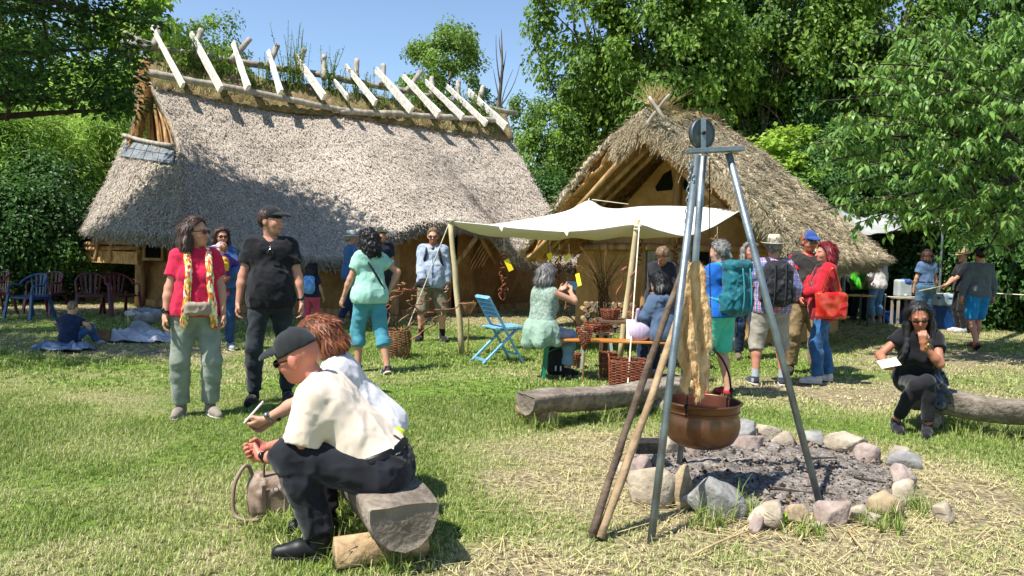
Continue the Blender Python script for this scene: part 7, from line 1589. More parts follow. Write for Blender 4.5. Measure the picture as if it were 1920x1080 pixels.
# ---------------------------------------------------------------- right background: tarp, bin, crates, rope
def tarp():
    a = [P(1560, 372, 20.6), P(1610, 405, 19.6), P(1660, 400, 19.4), P(1720, 402, 19.2), P(1765, 395, 19)]; b = [P(1590, 438, 17.6), P(1625, 440, 17.5), P(1670, 434, 17.4), P(1720, 424, 17.3), P(1768, 415, 17.3)]; T = empty('tarpaulin', P(1660, 470, 18.4) * 1, 'grey translucent tarpaulin stretched below the trees', 'tarp'); T.location.z = 0; inv = -Vector(T.location); f = grow(b, 30); k = grow(a, 30); V = []; n = 12
    for i in range(31):
        for j in range(n + 1): v = j / n; p = f[i].lerp(k[i], v); p.z -= 0.16 * math.sin(PI * v) * math.sin(PI * i / 30) - 0.015 * math.sin(i * 1.3 + j); V.append(p + inv)
    o = MB().add(V, [(i * (n + 1) + j, (i + 1) * (n + 1) + j, (i + 1) * (n + 1) + j + 1, i * (n + 1) + j + 1) for i in range(30) for j in range(n)]).obj('sheet', M('grey_tarp', '#8a8c88', '#a9aaa6', scale=2, rough=0.5, bump=0.3, bscale=20), T, smooth=True)
    pole('tarp_pole', Vector((b[0].x + inv.x, b[0].y + inv.y, 0)), b[0] + inv, 0.03, 0.03, IRON, T, n=8); pole('tarp_pole', Vector((b[-1].x + inv.x, b[-1].y + inv.y, 0)), b[-1] + inv, 0.03, 0.03, IRON, T, n=8); pole('tarp_pole', Vector((a[-1].x + inv.x, a[-1].y + inv.y, 0)), a[-1] + inv, 0.03, 0.03, IRON, T, n=8); pole('tarp_pole', Vector((a[0].x + inv.x, a[0].y + inv.y, 0)), a[0] + inv, 0.03, 0.03, IRON, T, n=8)
tarp()
def wash_stand():
    g = G(1693, 600); g.y = 17.6; g.x = P(1693, 540, 17.6).x; T = empty('water_canister_stand', g, 'grey water canister with blue cloth on a wooden stand', 'water canister')
    for sx in (-1, 1):
        for sy in (-1, 1): MB().bar((sx * 0.16, sy * 0.14, 0), (sx * 0.16, sy * 0.14, 0.62), 0.05, 0.05, up=(0, 1, 0)).obj('leg', WOOD_GREY, T)
    MB().box((0, 0, 0.635), (0.42, 0.36, 0.03)).obj('shelf', WOOD_GREY, T)
    sdf_obj('canister', [rbox((0, 0, 0.86), (0.17, 0.14, 0.21), rd=0.05), cap((0, -0.14, 0.70), (0, -0.18, 0.70), 0.02)], 0.016, M('grey_plastic', '#9aa3a2', '#b2bab8', rough=0.5, scale=3), T)
    sdf_obj('blue_cloth', [rbox((0.04, -0.05, 1.03), (0.09, 0.11, 0.05), rd=0.03)], 0.014, M('blue_cloth', '#2e4c86', '#456aa8', scale=9), T, noise=[(0.008, 30, 2, (1, 1, 1))])
wash_stand()
def crate(px, D, w, d_, h, mat, label, liner=False, cat='crate'):
    g = P(px, 560, D); T = empty('storage_tub', (g.x, D, 0), label, cat); t = 0.012; s = 0.86
    b = [(-w * s / 2, -d_ * s / 2), (w * s / 2, -d_ * s / 2), (w * s / 2, d_ * s / 2), (-w * s / 2, d_ * s / 2)]; u = [(x / s, y / s) for x, y in b]; V = [(x, y, 0) for x, y in b] + [(x, y, h) for x, y in u] + [(x * 0.95, y * 0.95, h) for x, y in u] + [(x * 0.95, y * 0.95, t) for x, y in b]
    F = [(3, 2, 1, 0)] + [(k, (k + 1) % 4, 4 + (k + 1) % 4, 4 + k) for k in range(4)] + [(4 + k, 4 + (k + 1) % 4, 8 + (k + 1) % 4, 8 + k) for k in range(4)] + [(8 + k, 8 + (k + 1) % 4, 12 + (k + 1) % 4, 12 + k) for k in range(4)] + [(12, 13, 14, 15)]
    MB().add(V, F).obj('tub', mat, T, bevel=0.006)
    for sy in (-1, 1): MB().box((0, sy * d_ * 0.5, h - 0.02), (w * 1.02, 0.03, 0.04)).obj('rim', mat, T)
    for sx in (-1, 1): MB().box((sx * w * 0.5, 0, h - 0.02), (0.03, d_ * 0.98, 0.038)).obj('rim', mat, T)
    if liner: sdf_obj('bin_liner', [rbox((0, 0, h - 0.06), (w * 0.53, d_ * 0.53, 0.13), rd=0.05), rbox((0, 0, h + 0.15), (w * 0.42, d_ * 0.42, 0.17), rd=0.02, op='s')], 0.018, M('clear_liner', '#7f93a0', '#a8b8c0', scale=6, rough=0.3), T, noise=[(0.012, 22, 2, (1, 1, 0.5))])
BLUEB = M('blue_bin_plastic', '#103f88', '#1a55a8', scale=3, rough=0.4)
crate(1680, 18.0, 0.62, 0.4, 0.30, BLUEB, 'low bright blue crate on the ground below the canister'); crate(1771, 16.9, 0.55, 0.5, 0.72, M('dark_blue_bin', '#0d3464', '#17498a', scale=3, rough=0.45), 'tall blue bin with a pale liner behind the seated woman', True, 'bin')
ra = [P(1660, 556, 17.3), P(1712, 557, 17.0), P(1800, 548, 16.3), P(1865, 550, 15.8), P(1990, 557, 15.0)]; T = empty('rope_barrier', (ra[2].x, ra[2].y, 0), 'thin pale rope barrier on stakes before the hedge', 'barrier'); inv = -Vector(T.location)
MB().tube([p + inv for p in grow(ra, 30)], 0.011, 5).obj('rope', ROPE, T)
for p in (ra[0], ra[2], ra[4]): pole('stake', Vector((p.x, p.y, -0.05)) + inv, p + inv + Vector((0, 0, 0.06)), 0.022, 0.02, WOOD_GREY, T, n=6)
T = empty('table', G(1567, 612), 'green folding table leg standing behind the red bag', 'table'); g = Vector(T.location)
MB().box((0.35, 0.2, 0.70), (1.0, 0.5, 0.028)).obj('top', BENCHW, T)
for sx in (-1, 1):
    for sy in (-1, 1): MB().bar((0.35 + sx * 0.36, 0.2 + sy * 0.18, 0), (0.35 + sx * 0.36, 0.2 + sy * 0.18, 0.685), 0.04, 0.03, up=(0, 1, 0)).obj('leg', M('dark_green_steel', '#0c2f2a', '#123f38', rough=0.5, scale=4), T)
# handbag in the grass at the front left
def handbag():
    g = G(515, 962); T = empty('handbag', g, 'taupe leather handbag with looped strap in the grass', 'bag', rz=0.35); m = M('taupe_leather', '#7a6657', '#97816f', scale=9, rough=0.5, bump=0.3, bscale=120, spec=0.4); md = M('taupe_dark', '#5a4a40', '#6e5c50', scale=8, rough=0.5)
    sdf_obj('pouch', [rbox((0, 0, 0.105), (0.14, 0.07, 0.105), rd=0.045), rbox((0, 0, 0.20), (0.115, 0.03, 0.03), rd=0.02, k=0.04), rbox((0, -0.075, 0.09), (0.09, 0.012, 0.06), rd=0.012, k=0.015)], 0.0075, m, T, noise=[(0.006, 22, -2, (1, 1, 1))])
    MB().tube(grow([(-0.11, 0, 0.19), (-0.15, -0.02, 0.29), (-0.21, -0.05, 0.20), (-0.215, -0.07, 0.05), (-0.16, -0.11, 0.015), (-0.08, -0.12, 0.012)], 24), 0.011, 6).obj('strap', m, T, smooth=True); MB().tube(grow([(-0.06, -0.035, 0.2), (-0.055, -0.04, 0.31), (0.0, -0.04, 0.34), (0.055, -0.04, 0.31), (0.06, -0.035, 0.2)], 20), 0.008, 6).obj('handle', md, T, smooth=True)
    for x in (-0.06, 0.06): MB().box((x, -0.092, 0.12), (0.022, 0.006, 0.14)).obj('buckle_strap', md, T)
    MB().tube([Vector((0.0 + math.cos(t) * 0.014, -0.094, 0.165 + math.sin(t) * 0.014)) for t in np.linspace(0, 2 * PI, 12, endpoint=False)], 0.003, 5, closed=True).obj('metal_ring', IRON, T)
handbag()
# small leafy weed at the pit edge
def weed(px, py, label, n=16, L=0.11):
    g = G(px, py); r = np.random.default_rng(px); m = leaf_mat('weed_bright', '#5c8a20', '#93b83c', 0.4); T = empty('leafy_weed', g, label, 'plant'); V = []; F = []; 
    for i in range(n):
        a = r.uniform(0, 6.28); e = r.uniform(0.5, 1.2); d = Vector((math.cos(a) * math.cos(e), math.sin(a) * math.cos(e), math.sin(e))); s = Vector((-math.sin(a), math.cos(a), 0)) * 0.016; l = L * r.uniform(0.6, 1.2); b = Vector((r.normal(0, 0.012), r.normal(0, 0.012), 0)); pts = [b - s * 0.2, b + s * 0.2, b + d * l * 0.6 + s, b + d * l * 0.6 - s, b + d * l + Vector((0, 0, -0.02 * e))]
        mb = MB().add(pts, [(0, 1, 2, 3), (3, 2, 4)]); o = mb.obj('leaf', m, T); vattr(o, 'lv', [r.random()] * 5)
weed(1462, 985, 'bright green leafy weed growing between two pit stones')
# ---------------------------------------------------------------- people
HAIR = lambda n, a, b: M('hair_' + n, a, b, scale=45, rough=0.45, stretch=(1, 1, 0.08), bump=0.6, bscale=90, spec=0.4, bdist=0.006)
H_BROWN = HAIR('brown', '#2e1f1a', '#543a30'); H_BLACK = HAIR('black', '#0d0b0b', '#231f20'); H_RED = HAIR('auburn', '#5a2f1c', '#9a5c38'); H_GREY = HAIR('grey', '#55524f', '#908d8a'); H_GREYL = HAIR('silver', '#6d6660', '#a79f97'); H_DYED = HAIR('dyed_red', '#4a0f14', '#8a1f26'); H_BLOND = HAIR('dark_blond', '#5a4430', '#94775a'); H_GINGER = HAIR('ginger', '#7a4a2c', '#b07a50')
BLACKG = M('black_gloss', '#0b0b0c', rough=0.15, spec=0.6); STRAWH = M('straw_hat', '#c9b88f', '#e2d5b2', scale=60, rough=0.8, bump=0.3, bscale=150); BANDB = M('hat_band_black', '#1a1714', rough=0.8)
SOLEW = M('sole_white', '#cfcac2', rough=0.7); SOLED = M('sole_dark', '#161515', rough=0.8)
def bag_on_back(p, label, mat, strapm, size=(0.15, 0.10, 0.24), z=0.30, detail=0, name='backpack', top=None):
    """a rucksack worn on the back; its own thing, placed by the wearer's frame"""
    k = p.k; R = p.Rt; w, d, h = size; b = 0.02 * (p.build - 1) * 10
    c = Vector((0, -0.125 - d - b * 0.3, z)); q = [rbox(c, (w, d, h), rd=min(d, 0.11) * 0.98), rbox(c + Vector((0, -d * 0.85, -h * 0.32)), (w * 0.78, d * 0.35, h * 0.45), rd=0.03, k=0.03)]
    if top: q.append(rbox(c + Vector((0, 0, h + 0.01)), (w * 0.95, d * 0.95, 0.055), rd=0.045, k=0.012))
    if detail: q += [rbox(c + Vector((sx * w, 0, -h * 0.45)), (0.03, d * 0.7, h * 0.35), rd=0.025, k=0.02) for sx in (-1, 1)]
    tr = lambda v: p.pel + R @ (Vector(v) * k)
    qs = []
    for e in q:
        e = dict(e); e['c'] = A3(tr(e['c'])); e['h'] = e['h'] * k; e['R'] = np.array(R); qs.append(e)
    o = sdf_obj(name, qs, max(p.h, 0.009), mat, None, noise=[(0.007, 16, -2, (1, 1, 1)), (0.004, 30, -4, (1, 1, 1))]); o.location = p.o.location; o.rotation_euler = p.o.rotation_euler; fin(o, label, 'backpack')
    for sx in (-1, 1):
        pts = [tr((sx * 0.075, -0.13, 0.50)), tr((sx * 0.085, -0.06, 0.545)), tr((sx * 0.095, 0.05, 0.515)), tr((sx * 0.105, 0.125 + b * 0.4, 0.40)), tr((sx * 0.15, 0.09 + b * 0.4, 0.24)), tr((sx * 0.175, -0.02, 0.17)), tr((sx * 0.12, -0.13, 0.14))]
        if p.fem: pts[3] = tr((sx * 0.105, 0.150, 0.38)); pts[4] = tr((sx * 0.16, 0.10, 0.24))
        g = grow(pts, 18); sdf_obj('shoulder_strap', [cap(a, c2, 0.021 * k, k=0.01) for a, c2 in zip(g[:-1], g[1:])], max(p.h, 0.009), strapm, o)
    if detail:
        for sx in (-0.06, 0.06):
            g = grow([tr((c.x + sx, c.y - d * 1.02, c.z + h * 0.95)), tr((c.x + sx, c.y - d * 1.30, c.z + h * 0.2)), tr((c.x + sx, c.y - d * 1.32, c.z - h * 0.5)), tr((c.x + sx, c.y - d * 1.0, c.z - h * 0.95))], 14); MB().tube(g, 0.008, 5).obj('compression_strap', strapm, o, smooth=True)
    return o
def held(o, p): o.location = p.o.location; o.rotation_euler = p.o.rotation_euler; return o

# 1 woman in red polo with scarf
p = Person('woman in red polo shirt with colourful scarf and beige waist bag', (366, 779), 212, H=1.70, fem=True, build=1.06, h=0.0085, head=(52, 2, 0), belly=0.35, skin='#bf8a70',
           hands=[(-0.20, 0.15, 0.86), (0.27, 0.06, 0.77)], elbows=[(-1, -0.6, 0), (0.7, -1, 0)], feet=[(-0.13, 0.05, 0, 14), (0.12, -0.04, 0, -28)])
m = cloth('red_polo', '#c81f45', '#a81a3a'); p.shirt(m, 0.62, -0.055, belly=0.35, inf=0.013, folds=0.007); p.collar(m, 0.066, 0.03, tube=0.013)
p.trousers(cloth('sage_trousers', '#8b9285', '#757d70'), 1.9, inf=0.017, inf2=0.017, flare=0.010, folds=0.007); p.shoes(cloth('taupe_sneaker', '#8d8274', '#72695e'), SOLEW); p.hair('long', H_BROWN, length=0.11, vol=1.05); p.glasses(BLACKG); p.watch(1, BLACKG)
SCARF = bpy.data.materials.new('patterned_scarf'); SCARF.use_nodes = True
def scarf_nodes():
    N = SCARF.node_tree.nodes; L = SCARF.node_tree.links; b = N['Principled BSDF']; b.inputs['Roughness'].default_value = 0.9; tc = N.new('ShaderNodeTexCoord'); v = N.new('ShaderNodeTexVoronoi'); v.inputs['Scale'].default_value = 85; mp = N.new('ShaderNodeMapping'); mp.inputs['Scale'].default_value = (1, 1, 0.35); L.new(tc.outputs['Object'], mp.inputs[0]); L.new(mp.outputs[0], v.inputs[0]); r = N.new('ShaderNodeValToRGB'); r.color_ramp.interpolation = 'CONSTANT'; e = r.color_ramp.elements; cs = ['#c23a2a', '#e0b63a', '#e8ddc0', '#e07a30', '#7f9a4a', '#efe6cf', '#d04a3a', '#e6c65a']
    e[0].color = (*lin(cs[0]), 1); e[1].position = 0.12; e[1].color = (*lin(cs[1]), 1)
    for i, c in enumerate(cs[2:]): k = e.new(0.25 + 0.125 * i); k.color = (*lin(c), 1)
    sp = N.new('ShaderNodeSeparateColor'); L.new(v.outputs['Color'], sp.inputs[0]); L.new(sp.outputs[0], r.inputs[0]); L.new(r.outputs[0], b.inputs['Base Color'])
scarf_nodes()
q = []; tr = p.T
for sx, low in ((-1, -0.13), (1, -0.12)):
    g = grow([tr(0, -0.075, 0.545), tr(sx * 0.06, -0.05, 0.55), tr(sx * 0.085, 0.05, 0.51), tr(sx * 0.085, 0.150, 0.38), tr(sx * 0.09, 0.175, 0.22), tr(sx * 0.105, 0.185, 0.05), tr(sx * 0.125, 0.165, low)], 22); rr = [0.022] * 4 + [0.026] * 14 + [0.03] * 5
    q += [cap(a, b, rr[j], rr[j + 1], k=0.012, flat=(Vector((0, 1, 0)), 0.38)) for j, (a, b) in enumerate(zip(g[:-1], g[1:]))]
p.put('scarf', q, SCARF, h=0.0065, noise=[(0.003, 60, -2, (1, 1, 0.15))])
o = sdf_obj('waist_bag', [rbox(p.Tl(0.02, 0.20, 0.02), (0.105, 0.035, 0.055), rd=0.03)] , 0.008, cloth('beige_bag', '#9c8c78', '#877865', rough=0.6), None, noise=[(0.004, 25, -2, (1, 1, 1))]); held(o, p); fin(o, 'beige waist bag worn over the red polo shirt', 'bag')
g = [p.Tl(math.cos(t) * 0.185, math.sin(t) * (0.175 if math.sin(t) > 0 else 0.15), 0.055 - 0.03 * math.sin(t)) for t in np.linspace(0, 2 * PI, 30, endpoint=False)]; MB().tube(g, 0.012, 6, closed=True).obj('belt_strap', cloth('beige_bag', '#9c8c78'), o, smooth=True)
# 2 man in black shirt
p = Person('tall man in black short sleeved shirt, black cap and dark jeans', (505, 753), 196, H=1.84, build=1.02, h=0.0085, head=(58, 2, 0), belly=0.35, skin='#bd8870', hands=[(-0.31, 0.10, 0.80), (0.31, 0.06, 0.80)], elbows=[(-0.8, -1, 0), (0.8, -1, 0)], feet=[(-0.17, -0.06, 0, 14), (0.15, 0.05, 0, -16)])
p.shirt(cloth('black_linen', '#191a1f', '#101115', scale=20), 0.60, -0.10, belly=0.35, inf=0.016, v=0.035, folds=0.008); p.trousers(cloth('charcoal_jeans', '#2c3238', '#1f2428'), 1.94, inf=0.012, inf2=0.012, folds=0.008); p.shoes(cloth('black_sneaker', '#17181b'), SOLED); p.hair('short', H_BROWN, vol=0.7); p.capx(cloth('black_cap', '#1d1f23')); p.watch(0, BLACKG)
p.put('sunglasses', [ell(p.T(-0.015, 0.150, 0.40), (0.012, 0.01, 0.028), k=0.006), ell(p.T(0.02, 0.152, 0.40), (0.012, 0.01, 0.028), k=0.006), cap(p.T(0, 0.15, 0.43), p.T(0.0, 0.135, 0.46), 0.006)], BLACKG, h=0.005)
# 3 mother carrying a toddler
p = Person('woman in denim jacket and sunglasses carrying a toddler', (414, 655), 205, H=1.70, fem=True, h=0.011, head=(10, 0, 0), hands=[(-0.06, 0.30, 1.03), (0.10, 0.28, 0.98)], elbows=[(-1, -0.3, -0.4), (1, -0.3, -0.4)], feet=[(-0.13, 0.0, 0, 10), (0.12, 0.06, 0, -8)], skin='#b98369')
p.shirt(cloth('denim_jacket', '#3c5f94', '#2c4a78'), 1.8, -0.05, inf=0.016); p.trousers(cloth('blue_jeans', '#2f4f7c', '#1f375c'), 1.94, inf=0.012); p.shoes(cloth('grey_runner', '#9da3aa', '#6d737a'), SOLEW); p.hair('bob', H_BROWN); p.glasses(BLACKG)
t = Person('toddler in purple top and pink cap held in arms', p.world((0.02, 0.24, 0.62)), 40, H=0.92, child=True, h=0.011, pelvis=(0, 0, 0.42), feet=[(-0.13, 0.12, 0.14, 10), (0.13, 0.12, 0.14, -10)], hands=[(-0.16, 0.14, 0.62), (0.16, 0.14, 0.62)], head=(50, 0, 0), skin='#d0a088')
t.shirt(cloth('purple_top', '#5a2f86', '#45226a'), 1.8, 0.0, inf=0.014); t.trousers(cloth('red_leggings', '#b02a3a', '#8c2030'), 1.94, inf=0.008); t.shoes(cloth('pink_shoe', '#c8607a')); t.hair('short', H_GINGER); t.capx(cloth('white_pink_cap', '#d9c6d2', '#b86a8c', scale=30)); bag_on_back(t, 'small yellow backpack on the toddler', cloth('yellow_pack', '#d9a92e', '#c0902a'), cloth('red_strap', '#a8303a'), (0.13, 0.08, 0.2), 0.32)
# 4 girl with blue backpack
p = Person('dark haired girl in pink trousers seen from behind', (584, 620), -8, H=1.14, child=True, h=0.011, hands=[(-0.21, 0.05, 0.52), (0.21, 0.05, 0.52)], head=(-10, 0, 0), skin='#b98a70'); p.shirt(cloth('navy_tee', '#1f2740'), 0.5, -0.04); p.trousers(cloth('coral_trousers', '#cf5168', '#b0425a'), 1.9, inf=0.012); p.shoes(cloth('grey_runner', '#9da3aa')); p.hair('bob', H_BLACK)
BP = cloth('unicorn_blue', '#5a90d0', '#9ec0e6', scale=16); bag_on_back(p, 'light blue patterned school backpack worn by the girl', BP, cloth('blue_strap', '#2f5a9a'), (0.17, 0.10, 0.25), 0.30, name='backpack')
# 5 man in blue polo and panama
p = Person('man in blue polo and white panama hat walking to the house', (655, 610), -62, H=1.77, h=0.011, head=(-8, 0, 0), hands=[(-0.24, 0.12, 0.82), (0.24, 0.0, 0.80)], feet=[(-0.10, 0.14, 0, 5), (0.10, -0.22, 0.03, -8, -28)], skin='#b5846c'); p.shirt(cloth('steel_blue_polo', '#3a6696', '#2b5280'), 0.6, -0.09, belly=0.2); p.collar(cloth('steel_blue_polo', '#3a6696')); p.trousers(cloth('navy_trousers', '#24344f', '#1a263c'), 1.92); p.shoes(cloth('brown_shoe', '#6d5d4e'), SOLED); p.hair('short', H_GREYL); p.hat(M('white_panama', '#d8d4cc', '#e8e5de', scale=40), M('hat_band_blue', '#4d6a86'), 0.14)
# 6 man in dark cap
p = Person('man in navy T-shirt and olive cap with round badge', (712, 612), 205, H=1.86, build=1.05, h=0.011, head=(18, 0, 0), skin='#bd866c'); p.shirt(cloth('navy_shirt', '#1c2436', '#141a28'), 0.55, -0.09, belly=0.3); p.trousers(cloth('dark_trousers', '#23252a'), 1.94); p.shoes(cloth('black_sneaker', '#17181b')); p.hair('buzz', H_GREY); c = p.capx(cloth('olive_cap', '#2f3328', '#3a3d30')); sdf_obj('cap_badge', [ell(p.hd(0, 0.083, 0.085), np.array((0.026, 0.010, 0.026)) * p.hs, R=p.Rh)], 0.006, M('badge_red_white', '#d8d8d4', '#c03028', scale=14, coord='Object', lo=0.48, hi=0.52), c)
# 7 woman in mint T-shirt
p = Person('curly black haired woman in mint T-shirt and turquoise capri trousers', (691, 697), 38, H=1.70, fem=True, build=1.08, h=0.0095, head=(-6, -4, 0), lean=4, hands=[(-0.30, 0.16, 0.80), (0.24, -0.04, 0.98)], elbows=[(-0.6, -1, 0), (1, -0.35, 0.0)], feet=[(-0.11, 0.10, 0, 6), (0.12, -0.24, 0.0, -14, -20)], skin='#b98a70', belly=0.2)
p.shirt(cloth('mint_tee', '#9fcab8', '#87b8a6'), 0.55, -0.10, belly=0.2, inf=0.014, folds=0.007); p.trousers(cloth('turquoise_capri', '#4f94a4', '#3d7f92'), 1.42, inf=0.017, inf2=0.02, flare=0.012); p.sandals(cloth('sandal_navy', '#2c3a4c'), SOLEW); p.hair('curly', H_BLACK, vol=1.25, length=0.14)
g = grow([p.T(-0.12, -0.02, 0.50), p.T(-0.05, -0.125, 0.36), p.T(0.08, -0.14, 0.14), p.T(0.17, -0.10, 0.0), p.T(0.18, 0.05, -0.02), p.T(0.1, 0.16, 0.1), p.T(-0.06, 0.15, 0.36), p.T(-0.12, 0.06, 0.5)], 40); MB().tube(g, 0.013, 6).obj('bag_strap', cloth('black_nylon', '#191a1d'), p.o, smooth=True)
# 8 man in grey hoodie
p = Person('bearded man in light grey zip hoodie and khaki shorts', (808, 639), 186, H=1.82, build=1.12, h=0.010, head=(-4, -4, 0), belly=0.4, hands=[(-0.25, 0.08, 0.84), (0.15, 0.24, 0.93)], elbows=[(-0.8, -1, 0), (0.9, -0.8, 0)], feet=[(-0.20, 0.02, 0, 22), (0.18, 0.02, 0, -20)], skin='#c9927a')
m = cloth('grey_hoodie', '#a3aec0', '#8a95a8'); p.shirt(m, 1.9, -0.11, belly=0.4, inf=0.022, folds=0.010, v=0.03); q = [cap(p.T(sx * 0.02, -0.11, 0.50), p.T(sx * 0.09, -0.02, 0.525), 0.045, 0.035) for sx in (-1, 1)] + [cap(p.T(sx * 0.09, -0.02, 0.52), p.T(sx * 0.06, 0.10, 0.45), 0.032, 0.018) for sx in (-1, 1)]; p.put('hood', q, m, noise=[(0.005, 30, -2, (1, 1, 1))]); p.put('zip', [cap(p.T(0, 0.148, 0.40), p.T(0, 0.205, 0.12), 0.007), cap(p.T(0, 0.205, 0.12), p.T(0, 0.19, -0.08), 0.007)], M('zip_blue', '#41658f'), h=0.006); p.put('undershirt', [ell(p.T(0, 0.055, 0.46), (0.06, 0.045, 0.05), R=p.Rt)], cloth('black_linen', '#191a1f'))
p.trousers(cloth('khaki_shorts', '#7d735f', '#686050'), 1.06, inf=0.032, flare=0.02); p.shoes(cloth('black_boot', '#1b1b1d'), SOLED, 'boot'); p.hair('short', H_BLOND); p.beard('#8a5a3c', 0.75); p.watch(0, BLACKG); p.glasses(M('thin_rim', '#3a3a3c', rough=0.3))
bag_on_back(p, 'black daypack worn by the bearded man', cloth('black_nylon', '#191a1d'), cloth('black_nylon', '#191a1d'), (0.14, 0.07, 0.2), 0.32)
w = p.world(p.wri[1]) + Vector((0, -0.06, -0.06)); o = sdf_obj('black_hat', [ell((0, 0, 0.02), (0.11, 0.09, 0.06)), ell((0.06, -0.06, 0.0), (0.08, 0.07, 0.015), k=0.02)], 0.009, cloth('black_felt', '#14151a'), None, noise=[(0.005, 25, 2, (1, 1, 1))]); o.location = w; fin(o, 'black cap held in the hand of the bearded man', 'cap')
w0 = p.world(p.wri[0]) + Vector((-0.02, -0.05, -0.06)); g = grow([w0 + Vector((0.05, 0, -0.01)), w0 + Vector((-0.1, -0.02, 0.0)), w0 + Vector((-0.25, -0.03, 0.06)), w0 + Vector((-0.42, -0.03, 0.16))], 14); o = MB().tube(g, [0.016] * 15, 8).obj('walking_stick', WOOD_GREY, smooth=True); o.data.transform(Matrix.Translation(-g[0])); o.location = g[0]; fin(o, 'grey wooden stick held by the bearded man', 'stick')
# 9 woman in tank top sitting on the bench with a tablet
p = Person('grey haired woman in green tank top sitting on the bench', Vector((P(1014, 640, 8.78).x, 8.78, 0)), -42, H=1.68, fem=True, build=1.1, h=0.0095, pelvis=(0, 0, 0.575), lean=6, feet=[(-0.12, 0.42, 0, 5), (0.12, 0.40, 0, -5)], hands=[(-0.02, 0.36, 1.03), (0.13, 0.38, 1.02)], elbows=[(-0.8, -0.5, -0.6), (0.9, -0.6, -0.5)], head=(-8, -4, 0), hcurl=0.35, palm=[(0.3, -0.6, 0.6), (-0.3, -0.6, 0.6)], skin='#b98a72')
p.shirt(M('sage_lace_top', '#6f8276', '#9aaa9c', scale=40, rough=0.9, bump=0.6, bscale=60), 0.0, 0.02, inf=0.012); p.trousers(cloth('light_jeans', '#7f9bb4', '#6783a0'), 1.86, inf=0.016); p.shoes(cloth('black_sneaker', '#17181b'), SOLED); p.hair('bob', H_GREY, vol=1.1); p.glasses(BLACKG)
q = p.torso(0.035)[:3] + [cap(p.Tl(-0.08, -0.08, 0.02), p.Tl(-0.1, -0.12, -0.16), 0.09, 0.075, k=0.05), cap(p.Tl(0.08, -0.08, 0.02), p.Tl(0.1, -0.12, -0.15), 0.09, 0.075, k=0.05), cap(p.Tl(0.16, 0.02, 0.02), p.Tl(0.22, 0.04, -0.14), 0.05, 0.04, k=0.04)]; p.put('tied_cardigan', q, cloth('sage_knit', '#8fa896', '#7b9483', bump=0.6, bscale=120), noise=[(0.006, 13, -2, (1, 1, 0.6)), (0.003, 32, -4, (1, 1, 0.8))], cuts=[(A3(p.Tl(0, 0, 0.13)), np.array((0, 0, 1.0)))])
o = MB().box((0, 0, 0), (0.19, 0.012, 0.13)).obj('tablet', M('dark_tablet', '#16323a', '#1f4048', scale=3, rough=0.2, spec=0.6), bevel=0.004); o.location = p.world((0.06, 0.47, 1.09)); o.rotation_euler = (math.radians(-35), 0, math.radians(-40)); fin(o, 'dark green tablet case held up by the woman in tank top', 'tablet')
o = MB().box((0, 0, 0), (0.055, 0.003, 0.16)).obj('yellow_card', TAGM); o.location = p.world((0.15, 0.50, 1.17)); o.rotation_euler = (math.radians(-15), math.radians(-22), math.radians(-30)); fin(o, 'long yellow card held beside the tablet', 'card')
# 10 stallholder and child
p = Person('stallholder in dark grey shirt bending over her work', Vector((P(1236, 600, 10.55).x, 10.55, 0)), 172, H=1.66, fem=True, build=1.05, h=0.010, lean=16, head=(0, -38, 0), hands=[(-0.16, 0.34, 0.80), (0.10, 0.36, 0.78)], skin='#b88368', feet=[(-0.1, 0.0, 0, 5), (0.1, 0.0, 0, -5)]); p.shirt(cloth('charcoal_shirt', '#2b2d31', '#212327'), 1.35, -0.08, v=0.03); p.trousers(cloth('dark_trousers', '#23252a'), 1.94); p.shoes(cloth('black_sneaker', '#17181b')); p.hair('short', H_BLOND, vol=1.6)
p = Person('child in denim blue hooded jacket sitting on the bench', Vector((P(1243, 640, 8.85).x, 8.85, 0)), 18, H=1.46, child=True, h=0.010, pelvis=(0, 0, 0.565), lean=8, feet=[(-0.1, 0.38, 0.0, 0), (0.1, 0.38, 0, 0)], hands=[(-0.22, 0.24, 0.70), (0.16, 0.30, 0.72)], head=(20, -14, 0), skin='#b98a70'); m = cloth('denim_hoodie', '#4d6078', '#3c4d64'); p.shirt(m, 1.6, -0.10, inf=0.02, folds=0.009); p.put('hood', [cap(p.T(-0.06, -0.10, 0.48), p.T(0.06, -0.10, 0.48), 0.055), cap(p.T(0, -0.12, 0.46), p.T(0, -0.13, 0.36), 0.05, 0.03)], m, noise=[(0.006, 30, -2, (1, 1, 1))]); p.trousers(cloth('dark_jeans', '#22304a'), 1.94); p.shoes(cloth('grey_runner', '#9da3aa')); p.hair('bob', H_BLACK, vol=0.9)
# 11 woman in blue polo with teal backpack
p = Person('woman in bright blue polo and mint shorts with crossed arms', (1340, 742), 34, H=1.66, fem=True, build=1.12, h=0.0095, head=(14, -6, 0), hands=[(0.08, 0.24, 1.10), (-0.08, 0.25, 1.12)], elbows=[(-1, -0.2, -0.8), (1, -0.2, -0.8)], feet=[(-0.14, 0.05, 0, 10), (0.15, -0.02, 0, -12)], skin='#bf9079', belly=0.2); m = cloth('royal_blue_polo', '#1766c0', '#1052a0'); p.shirt(m, 0.6, -0.05, belly=0.2); p.collar(m); p.trousers(cloth('mint_shorts', '#4fbfa8', '#3da892'), 0.98, inf=0.028, flare=0.02); p.shoes(cloth('red_shoe', '#a82432', '#801c28'), SOLED, 'low'); p.hair('short', H_GREY, vol=1.7); p.put('hair_bun', [cap(p.hd(0, -0.10, 0.0), p.hd(0.02, -0.13, -0.07), 0.028, 0.018)], H_GREY)
bag_on_back(p, 'large teal trekking backpack worn by the woman in blue', cloth('teal_nylon', '#13616c', '#0e4c58', rough=0.55), cloth('teal_strap', '#1d8a94', rough=0.6), (0.16, 0.115, 0.27), 0.25, 1, top=True)
